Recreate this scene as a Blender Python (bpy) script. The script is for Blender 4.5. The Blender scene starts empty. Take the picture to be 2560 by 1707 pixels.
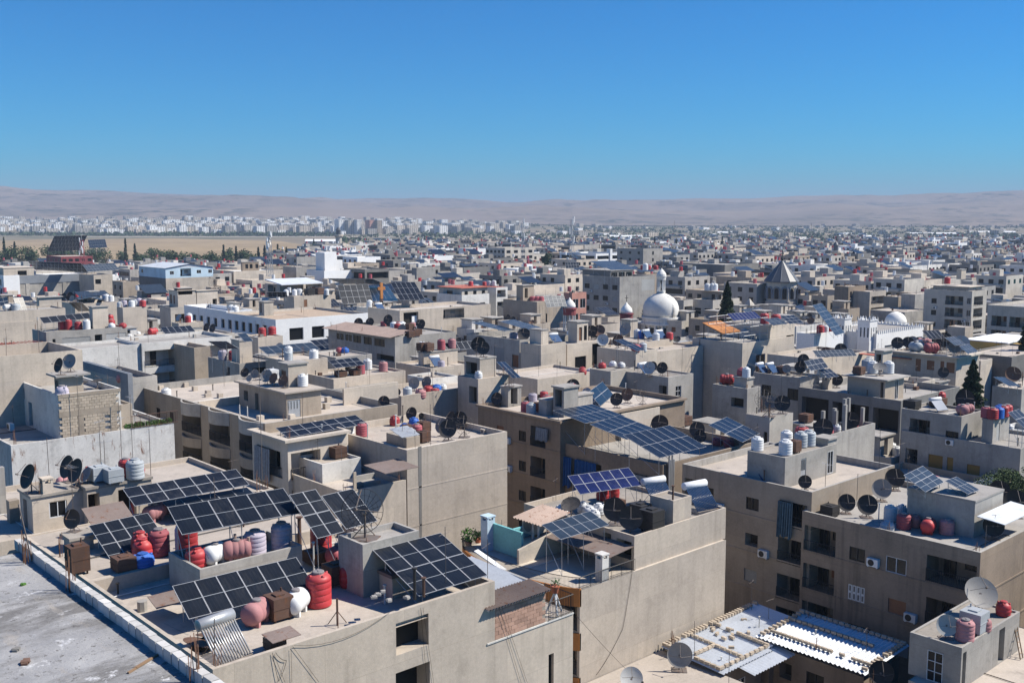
import bpy, math, random
from mathutils import Vector, Matrix
R = math.radians
random.seed(7)
sc = bpy.context.scene
# ---------------------------------------------------------------- camera
F, HOR, HC, HEAD = 2560., 550., 36., R(47.7)          # focal length in photo pixels, horizon row, eye height, heading
PITCH = math.atan((853.5 - HOR) / F)
FW = Vector((math.cos(HEAD) * math.cos(PITCH), math.sin(HEAD) * math.cos(PITCH), -math.sin(PITCH)))
RT = Vector((math.sin(HEAD), -math.cos(HEAD), 0))
UP = RT.cross(FW)
cd = bpy.data.cameras.new('camera'); cam = bpy.data.objects.new('camera', cd)
sc.collection.objects.link(cam); sc.camera = cam
cd.sensor_width = 36; cd.lens = 36; cd.clip_start = .5; cd.clip_end = 60000
cam.matrix_world = Matrix((( RT.x, UP.x, -FW.x, 0), (RT.y, UP.y, -FW.y, 0), (RT.z, UP.z, -FW.z, HC), (0, 0, 0, 1)))
# ---------------------------------------------------------------- sky, sun, exposure
SUN_EL = R(47)
HAZE = 1.45e-4
SUN_H = Vector((.80, -.60, 0)).normalized()           # from the right of the picture
w = bpy.data.worlds.new('World'); sc.world = w; w.use_nodes = True
wn = w.node_tree; wn.nodes.clear()
so = wn.nodes.new('ShaderNodeOutputWorld'); bg = wn.nodes.new('ShaderNodeBackground'); sk = wn.nodes.new('ShaderNodeTexSky')
sk.sky_type = 'NISHITA'; sk.sun_disc = False; sk.sun_elevation = SUN_EL
sk.sun_rotation = math.atan2(SUN_H.x, SUN_H.y)
sk.altitude = 300; sk.air_density = 1.0; sk.dust_density = .2; sk.ozone_density = 2.0
gm = wn.nodes.new('ShaderNodeHueSaturation'); gm.inputs['Saturation'].default_value = 1.25
tn = wn.nodes.new('ShaderNodeMix'); tn.data_type = 'RGBA'; tn.blend_type = 'MULTIPLY'; tn.inputs[0].default_value = 1; tn.inputs[7].default_value = (.02, .98, 1.66, 1)   # clear polarised blue, everywhere alike
wn.links.new(sk.outputs[0], gm.inputs['Color']); wn.links.new(gm.outputs[0], tn.inputs[6]); wn.links.new(tn.outputs[2], bg.inputs[0]); wn.links.new(bg.outputs[0], so.inputs[0])
bg.inputs[1].default_value = .05
sl = bpy.data.lights.new('sun', 'SUN'); sl.energy = 4.9; sl.angle = R(.55); sl.color = (1, .935, .83)
sun = bpy.data.objects.new('sun', sl); sc.collection.objects.link(sun)
sd = SUN_H * math.cos(SUN_EL) + Vector((0, 0, math.sin(SUN_EL)))
sun.rotation_euler = sd.to_track_quat('Z', 'Y').to_euler()
sun.location = (60, -40, 90)
sc.view_settings.view_transform = 'Standard'; sc.view_settings.look = 'None'
sc.view_settings.exposure = 0.6; sc.view_settings.gamma = 1; sc.view_settings.use_curve_mapping = False
cy = sc.cycles; cy.use_denoising = True; cy.max_bounces = 5; cy.diffuse_bounces = 1; cy.glossy_bounces = 2
cy.transmission_bounces = 2; cy.volume_bounces = 0; cy.transparent_max_bounces = 4; cy.caustics_reflective = False; cy.caustics_refractive = False
# ---------------------------------------------------------------- photo pixel -> place
def ray(px, py): return FW + (px - 1280) / F * RT + (853.5 - py) / F * UP
def U(px, py, z):
    d = ray(px, py); t = (z - HC) / d.z
    return Vector((t * d.x, t * d.y, z))
def prj(p):
    v = Vector(p) - Vector((0, 0, HC)); d = v.dot(FW)
    return 1280 + F * v.dot(RT) / d, 853.5 - F * v.dot(UP) / d, d
def ext(P, axis, px):
    e = Vector((1, 0, 0)) if axis == 'x' else Vector((0, 1, 0))
    k = (px - 1280) / F; v = P - Vector((0, 0, HC))
    return (k * v.dot(FW) - v.dot(RT)) / (e.dot(RT) - k * e.dot(FW))
def onplane(px, py, axis, val):
    d = ray(px, py); i = 'xyz'.index(axis); t = (val - (HC if i == 2 else 0)) / d[i]
    return Vector((t * d.x, t * d.y, HC + t * d.z))
def crop(x0, y0, s): return lambda x, y: (x0 + x * s, y0 + y * s)
c1 = crop(0, 1100, .3871); c2 = crop(800, 1100, .3871); c3 = crop(1660, 1100, .3871)
c4 = crop(0, 780, .2998); c5 = crop(600, 780, .2998); c6 = crop(1200, 780, .2998); c7 = crop(1860, 780, .2998)
e1 = crop(0, 560, .2721); e2 = crop(640, 560, .2721); e3 = crop(1280, 560, .2721); e4 = crop(1920, 560, .2721)
d1 = crop(0, 640, .18707); d2 = crop(400, 640, .18707); d3 = crop(800, 640, .18707); d4 = crop(1200, 640, .18707); d5 = crop(1600, 640, .18707)
d6 = crop(2000, 640, .2381); f1 = crop(1200, 1100, .2126); f2 = crop(1240, 1380, .2126); f3 = crop(1560, 1480, .2126)
f4 = crop(2000, 1400, .2381); f5 = crop(0, 1180, .2126)
# ---------------------------------------------------------------- materials
MT = {}
WARM = {'beige', 'tan', 'brownwall', 'greywall', 'cream', 'stone', 'sandblock', 'blockwall', 'darkgrey'}
def nodes(name):
    m = bpy.data.materials.new(name); m.use_nodes = True
    n = m.node_tree; b = n.nodes['Principled BSDF']; MT[name] = m
    return m, n, b
def ramp(n, inp, p0, p1, c0=(0, 0, 0, 1), cc=(1, 1, 1, 1)):
    r = n.nodes.new('ShaderNodeValToRGB'); r.color_ramp.elements[0].position = p0; r.color_ramp.elements[1].position = p1
    r.color_ramp.elements[0].color = c0; r.color_ramp.elements[1].color = cc
    n.links.new(inp, r.inputs[0]); return r.outputs[0]
def noise(n, vec, scale, detail=3, rough=.6):
    t = n.nodes.new('ShaderNodeTexNoise'); t.inputs['Scale'].default_value = scale; t.inputs['Detail'].default_value = detail
    t.inputs['Roughness'].default_value = rough
    n.links.new(vec, t.inputs['Vector']); return t.outputs['Fac']
def mapped(n, vec, s):
    m = n.nodes.new('ShaderNodeMapping'); m.inputs['Scale'].default_value = s; n.links.new(vec, m.inputs[0]); return m.outputs[0]
def mix(n, fac, a, b, mode='MIX'):
    m = n.nodes.new('ShaderNodeMix'); m.data_type = 'RGBA'; m.blend_type = mode
    for s, v in (('Factor', fac), ('A', a), ('B', b)):
        i = [k for k in m.inputs if k.name == s and k.type == ('VALUE' if s == 'Factor' else 'RGBA')][0]
        if isinstance(v, (int, float)): i.default_value = v
        elif isinstance(v, tuple): i.default_value = (*v[:3], 1)
        else: n.links.new(v, i)
    return [k for k in m.outputs if k.type == 'RGBA'][0]
def mul(c, k): return tuple(min(1, x * k) for x in c)
def surf(name, col, rough=.85, var=.18, scale=.35, streak=0., stain=0., fine=.17, bump=.25, rust=0., obj=.1, spec=.25, coord='pos', metal=0):
    """a weathered surface: large patches, fine grain, runs down the wall, dark stains, rust"""
    m, n, b = nodes(name)
    if name in WARM: col = (min(.8, col[0] * 1.02), col[1] * 1.01, col[2] * 1.0)
    g = n.nodes.new('ShaderNodeNewGeometry') if coord == 'pos' else n.nodes.new('ShaderNodeTexCoord')
    P = g.outputs['Position' if coord == 'pos' else 'Object']
    c = mix(n, ramp(n, noise(n, P, scale), .3, .7), mul(col, 1 - var), mul(col, 1 + var))
    if fine: c = mix(n, ramp(n, noise(n, P, scale * 14, 4, .75), .3, .72), c, mul(col, 1 - fine * 2.2), 'MIX') if fine > .2 else mix(n, fine * 2, c, ramp(n, noise(n, P, scale * 14, 4, .75), .25, .75, (*mul(col, .6), 1), (*mul(col, 1.25), 1)))
    if name in WARM:        # storeys and repainted bays: slightly different tones, hairline joints
        sx = n.nodes.new('ShaderNodeSeparateXYZ'); n.links.new(P, sx.inputs[0]); ad = n.nodes.new('ShaderNodeMath'); n.links.new(sx.outputs[0], ad.inputs[0]); n.links.new(sx.outputs[1], ad.inputs[1])
        cb = n.nodes.new('ShaderNodeCombineXYZ'); n.links.new(ad.outputs[0], cb.inputs[0]); n.links.new(sx.outputs[2], cb.inputs[1])
        bk = n.nodes.new('ShaderNodeTexBrick'); bk.inputs['Scale'].default_value = 1; bk.inputs['Brick Width'].default_value = 4.3; bk.inputs['Row Height'].default_value = 3.1; bk.inputs['Mortar Size'].default_value = .012; bk.inputs['Mortar Smooth'].default_value = .3; bk.inputs['Bias'].default_value = 0
        bk.inputs['Color1'].default_value = (.88, .88, .89, 1); bk.inputs['Color2'].default_value = (1.06, 1.05, 1.03, 1); bk.inputs['Mortar'].default_value = (.74, .72, .70, 1); n.links.new(cb.outputs[0], bk.inputs['Vector'])
        c = mix(n, .8, c, bk.outputs[0], 'MULTIPLY')
    if streak:
        s = ramp(n, noise(n, mapped(n, P, (1.6, 1.6, .07)), 1.0, 4, .65), .48, .72)
        k0 = n.nodes.new('ShaderNodeMath'); k0.operation = 'MULTIPLY'; n.links.new(s, k0.inputs[0]); n.links.new(ramp(n, noise(n, mapped(n, P, (.22, .22, .12)), 1.0, 3, .6), .36, .66), k0.inputs[1])
        k = n.nodes.new('ShaderNodeMath'); k.operation = 'MULTIPLY'; k.inputs[1].default_value = streak
        n.links.new(k0.outputs[0], k.inputs[0]); c = mix(n, k.outputs[0], c, mul(col, .4))
    if stain:
        s = ramp(n, noise(n, P, scale * 2.3, 6, .7), .54, .70)
        k = n.nodes.new('ShaderNodeMath'); k.operation = 'MULTIPLY'; k.inputs[1].default_value = stain
        n.links.new(s, k.inputs[0]); c = mix(n, k.outputs[0], c, mul(col, .38))
    if coord == 'o':        # dust settled on what faces up
        gg = n.nodes.new('ShaderNodeNewGeometry'); sn = n.nodes.new('ShaderNodeSeparateXYZ'); n.links.new(gg.outputs['Normal'], sn.inputs[0])
        dm = n.nodes.new('ShaderNodeMath'); dm.operation = 'MULTIPLY'; n.links.new(ramp(n, sn.outputs[2], .1, .9, (.04, .04, .04, 1), (.42, .42, .42, 1)), dm.inputs[0]); n.links.new(ramp(n, noise(n, P, 4, 5, .7), .25, .7), dm.inputs[1])
        c = mix(n, dm.outputs[0], c, tuple(.55 * q + .45 * k for q, k in zip(col, (.36, .32, .28))))
    if rust:
        s = ramp(n, noise(n, mapped(n, P, (2.2, 2.2, .5)), 1.3, 5, .7), .62 - rust * .3, .7)
        c = mix(n, s, c, (.16, .065, .03))
    if obj:
        oi = n.nodes.new('ShaderNodeObjectInfo'); mr = n.nodes.new('ShaderNodeMapRange')
        mr.inputs[3].default_value = 1 - obj; mr.inputs[4].default_value = 1 + obj
        n.links.new(oi.outputs['Random'], mr.inputs[0])
        vm = n.nodes.new('ShaderNodeVectorMath'); vm.operation = 'SCALE'
        n.links.new(c, vm.inputs[0]); n.links.new(mr.outputs[0], vm.inputs['Scale']); c = vm.outputs[0]
    n.links.new(c, b.inputs['Base Color'])
    b.inputs['Roughness'].default_value = rough; b.inputs['Specular IOR Level'].default_value = spec; b.inputs['Metallic'].default_value = metal
    if bump:
        bm = n.nodes.new('ShaderNodeBump'); bm.inputs['Strength'].default_value = bump; bm.inputs['Distance'].default_value = .03
        n.links.new(noise(n, P, 9, 4, .7), bm.inputs['Height']); n.links.new(bm.outputs[0], b.inputs['Normal'])
    return m
# walls
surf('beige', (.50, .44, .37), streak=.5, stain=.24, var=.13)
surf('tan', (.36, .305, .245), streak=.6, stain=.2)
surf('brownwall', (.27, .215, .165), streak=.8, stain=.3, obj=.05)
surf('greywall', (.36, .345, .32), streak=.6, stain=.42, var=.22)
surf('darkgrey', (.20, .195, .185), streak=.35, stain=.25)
surf('cream', (.54, .48, .405), streak=.4, stain=.2)
surf('white', (.66, .64, .60), streak=.5, stain=.4)
surf('rustwhite', (.62, .60, .57), streak=.7, stain=.5, rust=.16)
surf('brightwhite', (.80, .80, .785), streak=.1, stain=.04, var=.06)
surf('stone', (.50, .465, .41), streak=.45, stain=.28)
surf('pink', (.52, .27, .215), streak=.2)
surf('ochre', (.52, .33, .10), streak=.1)
surf('orangewall', (.42, .17, .05), streak=.2)
surf('blockwall', (.40, .345, .28), streak=.1, stain=.1, bump=.4)
surf('bluewall', (.46, .58, .66), streak=.1, stain=.05)
surf('bluebox', (.05, .25, .52), streak=.1)
surf('turquoise', (.20, .50, .52), streak=.1)
surf('slatewall', (.24, .26, .29), streak=.12)
# roofs
surf('dust', (.445, .39, .335), var=.16, scale=.4, stain=.34, bump=.4)
surf('greyroof', (.345, .325, .30), var=.2, scale=.4, stain=.5, bump=.4)
surf('oldroof', (.30, .27, .235), var=.2, scale=.7, stain=.5, bump=.45)
def roughroof(name):
    m, n, b = nodes(name); g = n.nodes.new('ShaderNodeNewGeometry'); P = g.outputs['Position']
    c = mix(n, ramp(n, noise(n, P, .5, 5, .65), .35, .65), (.25, .25, .255), (.40, .395, .39))
    c = mix(n, ramp(n, noise(n, mapped(n, P, (.5, 1.2, 1)), .45, 6, .72), .47, .60), c, (.17, .165, .16))
    c = mix(n, ramp(n, noise(n, mapped(n, P, (1.5, .35, 1)), .8, 5, .7), .56, .70), c, (.34, .31, .275))
    c = mix(n, ramp(n, noise(n, P, 4, 6, .85), .56, .63), c, (.10, .095, .09))
    c = mix(n, ramp(n, noise(n, P, 1.1, 7, .75), .60, .66), c, (.56, .56, .565))
    n.links.new(c, b.inputs['Base Color']); b.inputs['Roughness'].default_value = .9; b.inputs['Specular IOR Level'].default_value = .15
    bm = n.nodes.new('ShaderNodeBump'); bm.inputs['Strength'].default_value = .9; bm.inputs['Distance'].default_value = .04; n.links.new(noise(n, P, 3.5, 7, .75), bm.inputs['Height']); n.links.new(bm.outputs[0], b.inputs['Normal'])
roughroof('whiteroof')
surf('rubble', (.40, .31, .23), var=.3, scale=2, stain=.5, bump=1)
surf('sheet', (.60, .63, .66), rough=.55, stain=.35, var=.1, spec=.4, obj=.08)
surf('sheetgrey', (.42, .44, .46), rough=.45, stain=.3, var=.12, spec=.5, metal=.3, rust=.1)
surf('brownsheet', (.21, .165, .145), rough=.7, stain=.3, rust=.2)
surf('rosesheet', (.40, .30, .245), rough=.7, stain=.3, rust=.15)
surf('redroof', (.42, .135, .09), rough=.7, stain=.2)
surf('orangeroof', (.50, .21, .07), rough=.7, stain=.2)
surf('leadroof', (.075, .085, .10), rough=.5, stain=.2, streak=.2, spec=.5)
surf('paleblock', (.52, .505, .48), streak=.12, stain=.35, obj=.16)
surf('roseblock', (.42, .265, .20), streak=.1, stain=.12, obj=.16, scale=1)
surf('sandblock', (.43, .365, .29), streak=.1, stain=.1, obj=.14, scale=1)
surf('mortar', (.30, .265, .22), stain=.2)
surf('dome', (.76, .74, .69), streak=.2, stain=.2)
surf('maroon', (.23, .06, .065), streak=.15)
# tanks and things
surf('red', (.40, .03, .036), rough=.5, var=.18, scale=1.5, bump=0, stain=.12, obj=.2, spec=.4, coord='o')
surf('fadedred', (.37, .085, .105), rough=.65, var=.22, scale=1.5, bump=0, stain=.12, obj=.2, coord='o')
surf('pinktank', (.42, .195, .20), rough=.7, var=.2, scale=1.5, bump=0, stain=.12, obj=.15, coord='o')
surf('whitetank', (.68, .69, .69), rough=.5, var=.06, scale=1.5, bump=0, stain=.2, obj=.1, coord='o')
surf('greytank', (.40, .43, .45), rough=.55, var=.1, scale=1.5, bump=0, stain=.2, obj=.12, coord='o')
surf('lilactank', (.46, .42, .50), rough=.6, var=.15, scale=1.5, bump=0, stain=.2, obj=.12, coord='o')
surf('bluetank', (.02, .12, .46), rough=.5, var=.12, scale=1.5, bump=0, obj=.15, coord='o')
surf('lidgrey', (.24, .22, .22), rough=.6, bump=0)
surf('rustbox', (.105, .062, .046), rough=.75, rust=.25, bump=.2, obj=.2, scale=1.5)
surf('darkmetal', (.035, .033, .032), rough=.6, var=.2, bump=0, obj=.15)
surf('dishblack', (.030, .028, .028), rough=.62, var=.25, scale=2, bump=0, obj=.35, coord='o', stain=.2)
surf('dishgrey', (.26, .25, .235), rough=.6, var=.15, scale=2, bump=0, obj=.25, coord='o', stain=.3)
surf('dishrust', (.16, .085, .055), rough=.7, var=.3, scale=2, bump=0, obj=.2, coord='o', stain=.4)
surf('dishpale', (.48, .48, .46), rough=.55, var=.12, scale=2, bump=0, obj=.15, coord='o', stain=.25)
surf('pole', (.16, .135, .12), rough=.6, bump=0, rust=.2)
surf('alu', (.40, .41, .43), rough=.4, var=.05, bump=0, spec=.5, obj=.05)
surf('steel', (.45, .46, .47), rough=.4, var=.15, bump=0, metal=.4)
surf('pipe', (.60, .60, .58), rough=.5, bump=0)
surf('whitemetal', (.66, .67, .68), rough=.5, var=.08, bump=0, stain=.2)
surf('shutterbrown', (.22, .105, .055), rough=.7, var=.15, bump=0, obj=.2)
surf('shutterochre', (.30, .18, .05), rough=.7, var=.15, bump=0, obj=.2)
surf('shuttergrey', (.33, .33, .32), rough=.7, var=.15, bump=0, obj=.2)
surf('wood', (.23, .15, .09), rough=.75, var=.2, bump=0)
surf('bluecloth', (.012, .075, .24), rough=.9, var=.2, scale=3, bump=0)
surf('tealcloth', (.10, .15, .18), rough=.9, var=.3, scale=4, bump=0)
surf('greycloth', (.30, .32, .34), rough=.9, var=.35, scale=5, bump=0)
surf('roomshade', (.03, .026, .022), rough=.9, bump=0, stain=.3)
surf('terracotta', (.40, .13, .07), rough=.7, bump=0)
surf('gilt', (.35, .24, .10), rough=.6, bump=0)
surf('cable', (.02, .02, .02), rough=.7, bump=0, fine=0)
surf('bark', (.10, .075, .05), rough=.9)
surf('asphalt', (.075, .072, .068), rough=.9, stain=.3)
def glass(name, col, rough=.08):
    m, n, b = nodes(name); b.inputs['Base Color'].default_value = (*col, 1); b.inputs['Roughness'].default_value = rough
    b.inputs['Specular IOR Level'].default_value = .25
glass('glass', (.010, .011, .013), .25); glass('bluetube', (.035, .075, .16), .22); glass('tube', (.03, .045, .06), .12)
def leaf(name, col):
    m, n, b = nodes(name); g = n.nodes.new('ShaderNodeNewGeometry')
    c = mix(n, ramp(n, noise(n, g.outputs['Position'], .9), .3, .7), mul(col, .6), mul(col, 1.5))
    n.links.new(c, b.inputs['Base Color']); b.inputs['Roughness'].default_value = .7; b.inputs['Specular IOR Level'].default_value = .15
leaf('spruce', (.030, .050, .024)); leaf('olive', (.062, .092, .036)); leaf('green', (.045, .075, .032)); leaf('grassgreen', (.09, .20, .04))
def cells(name, col, line, mid=1., grid=.35):
    """photovoltaic panel face: cell rows, bus lines, centre line; metres in object space"""
    m, n, b = nodes(name); tc = n.nodes.new('ShaderNodeTexCoord'); P = tc.outputs['Object']
    sp = n.nodes.new('ShaderNodeSeparateXYZ'); n.links.new(P, sp.inputs[0])
    def ln(sock, period, width):
        a = n.nodes.new('ShaderNodeMath'); a.operation = 'PINGPONG'; a.inputs[1].default_value = period / 2; n.links.new(sock, a.inputs[0])
        k = n.nodes.new('ShaderNodeMath'); k.operation = 'LESS_THAN'; k.inputs[1].default_value = width; n.links.new(a.outputs[0], k.inputs[0]); return k.outputs[0]
    gx = ln(sp.outputs[0], .182, .006)
    c = mix(n, ramp(n, noise(n, P, 1.2, 5, .7), .35, .75), mul(col, .85), mul(col, 1.5))
    q = n.nodes.new('ShaderNodeMath'); q.operation = 'MULTIPLY'; q.inputs[1].default_value = grid; n.links.new(gx, q.inputs[0])
    c = mix(n, q.outputs[0], c, line)
    if mid:
        a = n.nodes.new('ShaderNodeMath'); a.operation = 'ABSOLUTE'; n.links.new(sp.outputs[1], a.inputs[0])
        k = n.nodes.new('ShaderNodeMath'); k.operation = 'LESS_THAN'; k.inputs[1].default_value = .013; n.links.new(a.outputs[0], k.inputs[0])
        c = mix(n, k.outputs[0], c, (.32, .34, .36))
    oi = n.nodes.new('ShaderNodeObjectInfo'); dm = n.nodes.new('ShaderNodeMath'); dm.operation = 'MULTIPLY'; n.links.new(oi.outputs['Random'], dm.inputs[0]); n.links.new(ramp(n, noise(n, mapped(n, P, (3, .7, 1)), 1.6, 6, .75), .45, .85, (.0, .0, .0, 1), (.12, .12, .12, 1)), dm.inputs[1])
    c = mix(n, dm.outputs[0], c, (.34, .31, .27))          # dust, a different amount on each panel
    n.links.new(c, b.inputs['Base Color']); b.inputs['Roughness'].default_value = .3; b.inputs['Specular IOR Level'].default_value = .2
cells('cellblack', (.008, .011, .017), (.05, .06, .08)); cells('cellplain', (.009, .012, .019), (.05, .06, .08), 0)
cells('cellblue', (.004, .010, .062), (.10, .13, .28), 0, .35); cells('cellgrey', (.022, .034, .052), (.16, .2, .24), 1, .22)
cells('cellmid', (.008, .015, .030), (.12, .15, .19), 0, .16)
# ---------------------------------------------------------------- mesh helpers
COL = sc.collection
ORG = {}
TOPS = []
class MB:
    def __init__(s): s.v = []; s.f = []; s.m = []; s.cm = 0
    def poly(s, *p):
        k = len(s.v); s.v += [tuple(q) for q in p]; s.f.append(tuple(range(k, k + len(p)))); s.m.append(s.cm)
    def box(s, x0, y0, z0, x1, y1, z1, bottom=True):
        k = len(s.v); s.v += [(x0, y0, z0), (x1, y0, z0), (x1, y1, z0), (x0, y1, z0), (x0, y0, z1), (x1, y0, z1), (x1, y1, z1), (x0, y1, z1)]
        q = [(4, 5, 6, 7), (0, 1, 5, 4), (1, 2, 6, 5), (2, 3, 7, 6), (3, 0, 4, 7)] + ([(3, 2, 1, 0)] if bottom else [])
        for a in q: s.f.append(tuple(k + i for i in a)); s.m.append(s.cm)
        return s
    def hexa(s, p):            # 8 corners: 4 below, 4 above
        k = len(s.v); s.v += [tuple(q) for q in p]
        for a in ((3, 2, 1, 0), (4, 5, 6, 7), (0, 1, 5, 4), (1, 2, 6, 5), (2, 3, 7, 6), (3, 0, 4, 7)): s.f.append(tuple(k + i for i in a)); s.m.append(s.cm)
        return s
    def cyl(s, p, q, r0, r1=None, n=8, caps=True):
        p, q = Vector(p), Vector(q); r1 = r0 if r1 is None else r1; a = (q - p).normalized()
        u = a.cross(Vector((0, 0, 1)) if abs(a.z) < .9 else Vector((1, 0, 0))).normalized(); t = a.cross(u); k = len(s.v)
        for i in range(n):
            d = math.cos(2 * math.pi * i / n) * u + math.sin(2 * math.pi * i / n) * t
            s.v += [tuple(p + d * r0), tuple(q + d * r1)]
        for i in range(n):
            j = (i + 1) % n; s.f.append((k + 2 * i, k + 2 * j, k + 2 * j + 1, k + 2 * i + 1)); s.m.append(s.cm)
        if caps:
            s.f.append(tuple(k + 2 * i for i in range(n))[::-1]); s.m.append(s.cm); s.f.append(tuple(k + 2 * i + 1 for i in range(n))); s.m.append(s.cm)
        return s
    def tube(s, pts, r, n=5):
        for a, b in zip(pts, pts[1:]): s.cyl(a, b, r, r, n, False)
        return s
    def lathe(s, prof, n=16, c=(0, 0, 0), axis='z', caps=True):
        k = len(s.v); m = len(prof)
        for r, h in prof:
            for i in range(n):
                a = 2 * math.pi * i / n; x, y = r * math.cos(a), r * math.sin(a)
                s.v.append((c[0] + x, c[1] + y, c[2] + h) if axis == 'z' else (c[0] + h, c[1] + x, c[2] + y))
        for j in range(m - 1):
            for i in range(n):
                i2 = (i + 1) % n; s.f.append((k + j * n + i, k + j * n + i2, k + (j + 1) * n + i2, k + (j + 1) * n + i)); s.m.append(s.cm)
        for j, rv in ((0, 1), (m - 1, 0)):
            if caps and prof[j][0] > 1e-3:
                t = tuple(k + j * n + i for i in range(n)); s.f.append(t[::-1] if rv else t); s.m.append(s.cm)
        return s
    def mesh(s, name, mats, o=(0, 0, 0), smooth=False):
        me = bpy.data.meshes.new(name)
        me.from_pydata([(x - o[0], y - o[1], z - o[2]) for x, y, z in s.v], [], s.f)
        for m in ([mats] if isinstance(mats, str) else mats): me.materials.append(MT[m])
        if max(s.m or [0]): me.polygons.foreach_set('material_index', s.m)
        if smooth:
            me.polygons.foreach_set('use_smooth', [True] * len(me.polygons))
        return me
def obj(name, me, parent=None, loc=(0, 0, 0), rz=0.):
    o = bpy.data.objects.new(name, me); COL.objects.link(o); o.location = loc
    if rz: o.rotation_euler = (0, 0, rz)
    if parent: o.parent = parent
    return o
def tag(o, label, cat, group=None):
    o['label'] = label; o['category'] = cat
    if group: o['group'] = group
    TOPS.append(o); return o
def thing(name, label, cat, loc=(0, 0, 0), group=None, rz=0.):
    o = bpy.data.objects.new(name, None); o.empty_display_size = .5; COL.objects.link(o); o.location = loc
    if rz: o.rotation_euler = (0, 0, rz)
    ORG[o.name] = Vector(loc); return tag(o, label, cat, group)
def part(name, mb, mats, root, smooth=False, sub=None):
    """a mesh in world coordinates as a child of root (or of root's part sub)"""
    o = obj(name, mb.mesh(name, mats, ORG[root.name], smooth), sub or root); return o
def struct(o): o['kind'] = 'structure'; return o
def copy_tree(o, parent=None):
    c = o.copy(); COL.objects.link(c)
    if parent: c.parent = parent
    for ch in o.children: copy_tree(ch, c)
    return c
# ---------------------------------------------------------------- windows
WIN = {}
def winmesh(kind, w, h):
    k = (kind, round(w, 1), round(h, 1))
    if k in WIN: return WIN[k]
    fr = None; a = MB()
    def bars(nv, nh, t=.05, dep=.06):
        b = MB(); b.box(0, -dep, 0, w, 0, t); b.box(0, -dep, h - t, w, 0, h); b.box(0, -dep, t, t, 0, h - t); b.box(w - t, -dep, t, w, 0, h - t)
        for i in range(1, nv + 1): b.box(w * i / (nv + 1) - t / 2, -dep, t, w * i / (nv + 1) + t / 2, 0, h - t)
        for i in range(1, nh + 1): b.box(t, -dep * .8, h * i / (nh + 1) - t / 2, w - t, 0, h * i / (nh + 1) + t / 2)
        return b
    if kind in ('glass', 'white', 'bare'):
        a.box(0, 0, 0, w, .03, h); m = a.mesh('pane', 'glass')
        fr = bars(1, 0).mesh('frame', 'whitemetal' if kind == 'white' else 'darkmetal') if kind != 'bare' else None
    elif kind == 'grid':
        a.box(0, 0, 0, w, .03, h); m = a.mesh('pane', 'glass'); fr = bars(1, 2, .04).mesh('frame', 'whitemetal')
    elif kind in ('brown', 'ochre', 'grey'):
        for i in range(int(h / .12)): a.hexa([(0, .0, i * .12), (w, .0, i * .12), (w, .05, i * .12), (0, .05, i * .12), (0, .02, i * .12 + .115), (w, .02, i * .12 + .115), (w, .05, i * .12 + .115), (0, .05, i * .12 + .115)])
        m = a.mesh('shutter', 'shutter' + kind)
    elif kind == 'louver':
        for q in range(4):
            x0 = q * w / 4
            a.box(x0 + .02, -.05, 0, x0 + w / 4 - .02, 0, h)
        m = a.mesh('shutter', 'whitemetal')
        b = MB()
        for q in range(4):
            for r in range(2): b.box(q * w / 4 + .1, -.06, .1 + r * h / 2, (q + 1) * w / 4 - .1, -.052, h / 2 - .08 + r * h / 2)
        fr = b.mesh('slat_field', 'darkgrey')
    elif kind == 'door':
        a.box(0, 0, 0, w, .05, h); m = a.mesh('door_leaf', 'wood'); b = MB(); b.box(.1, -.03, .2, w - .1, 0, h * .45); b.box(.1, -.03, h * .52, w - .1, 0, h - .15); fr = b.mesh('door_panel', 'shutterbrown')
    elif kind == 'metaldoor':
        a.box(0, 0, 0, w, .05, h); m = a.mesh('door_leaf', 'sheetgrey'); b = MB()
        for i in range(4): b.box(.08 + i * (w - .1) / 4, -.03, h * .5, .12 + i * (w - .1) / 4, 0, h - .1)
        fr = b.mesh('door_bars', 'darkmetal')
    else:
        a.box(0, 0, 0, w, .04, h); m = a.mesh('shade_back', 'roomshade')  # near-black plate: shade of the unlit room painted into the opening
    WIN[k] = (m, fr); return WIN[k]
NM = {'glass': 'window', 'white': 'window', 'bare': 'window', 'grid': 'window', 'brown': 'shutter', 'ochre': 'shutter', 'grey': 'shutter', 'louver': 'shutter', 'door': 'door', 'metaldoor': 'door', 'hole': 'opening'}
def put_window(root, A, side, u, v, w, h, d, kind, frames=True):
    """A: lower left corner of the face as seen from outside; u along the face, v up, d depth"""
    me, fr = winmesh(kind, w, h)
    p = A + (Vector((u, d, v)) if side == 'y' else Vector((d, -u, v)))
    rz = 0 if side == 'y' else -math.pi / 2
    o = obj(NM.get(kind, 'opening'), me, root, p - ORG[root.name], rz)
    o.scale = (w / round(w, 1), 1, h / round(h, 1))
    if fr and frames: obj('frame' if kind not in ('louver', 'door', 'metaldoor') else ('slat_field' if kind == 'louver' else 'door_panel'), fr, o)
    return o
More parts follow.
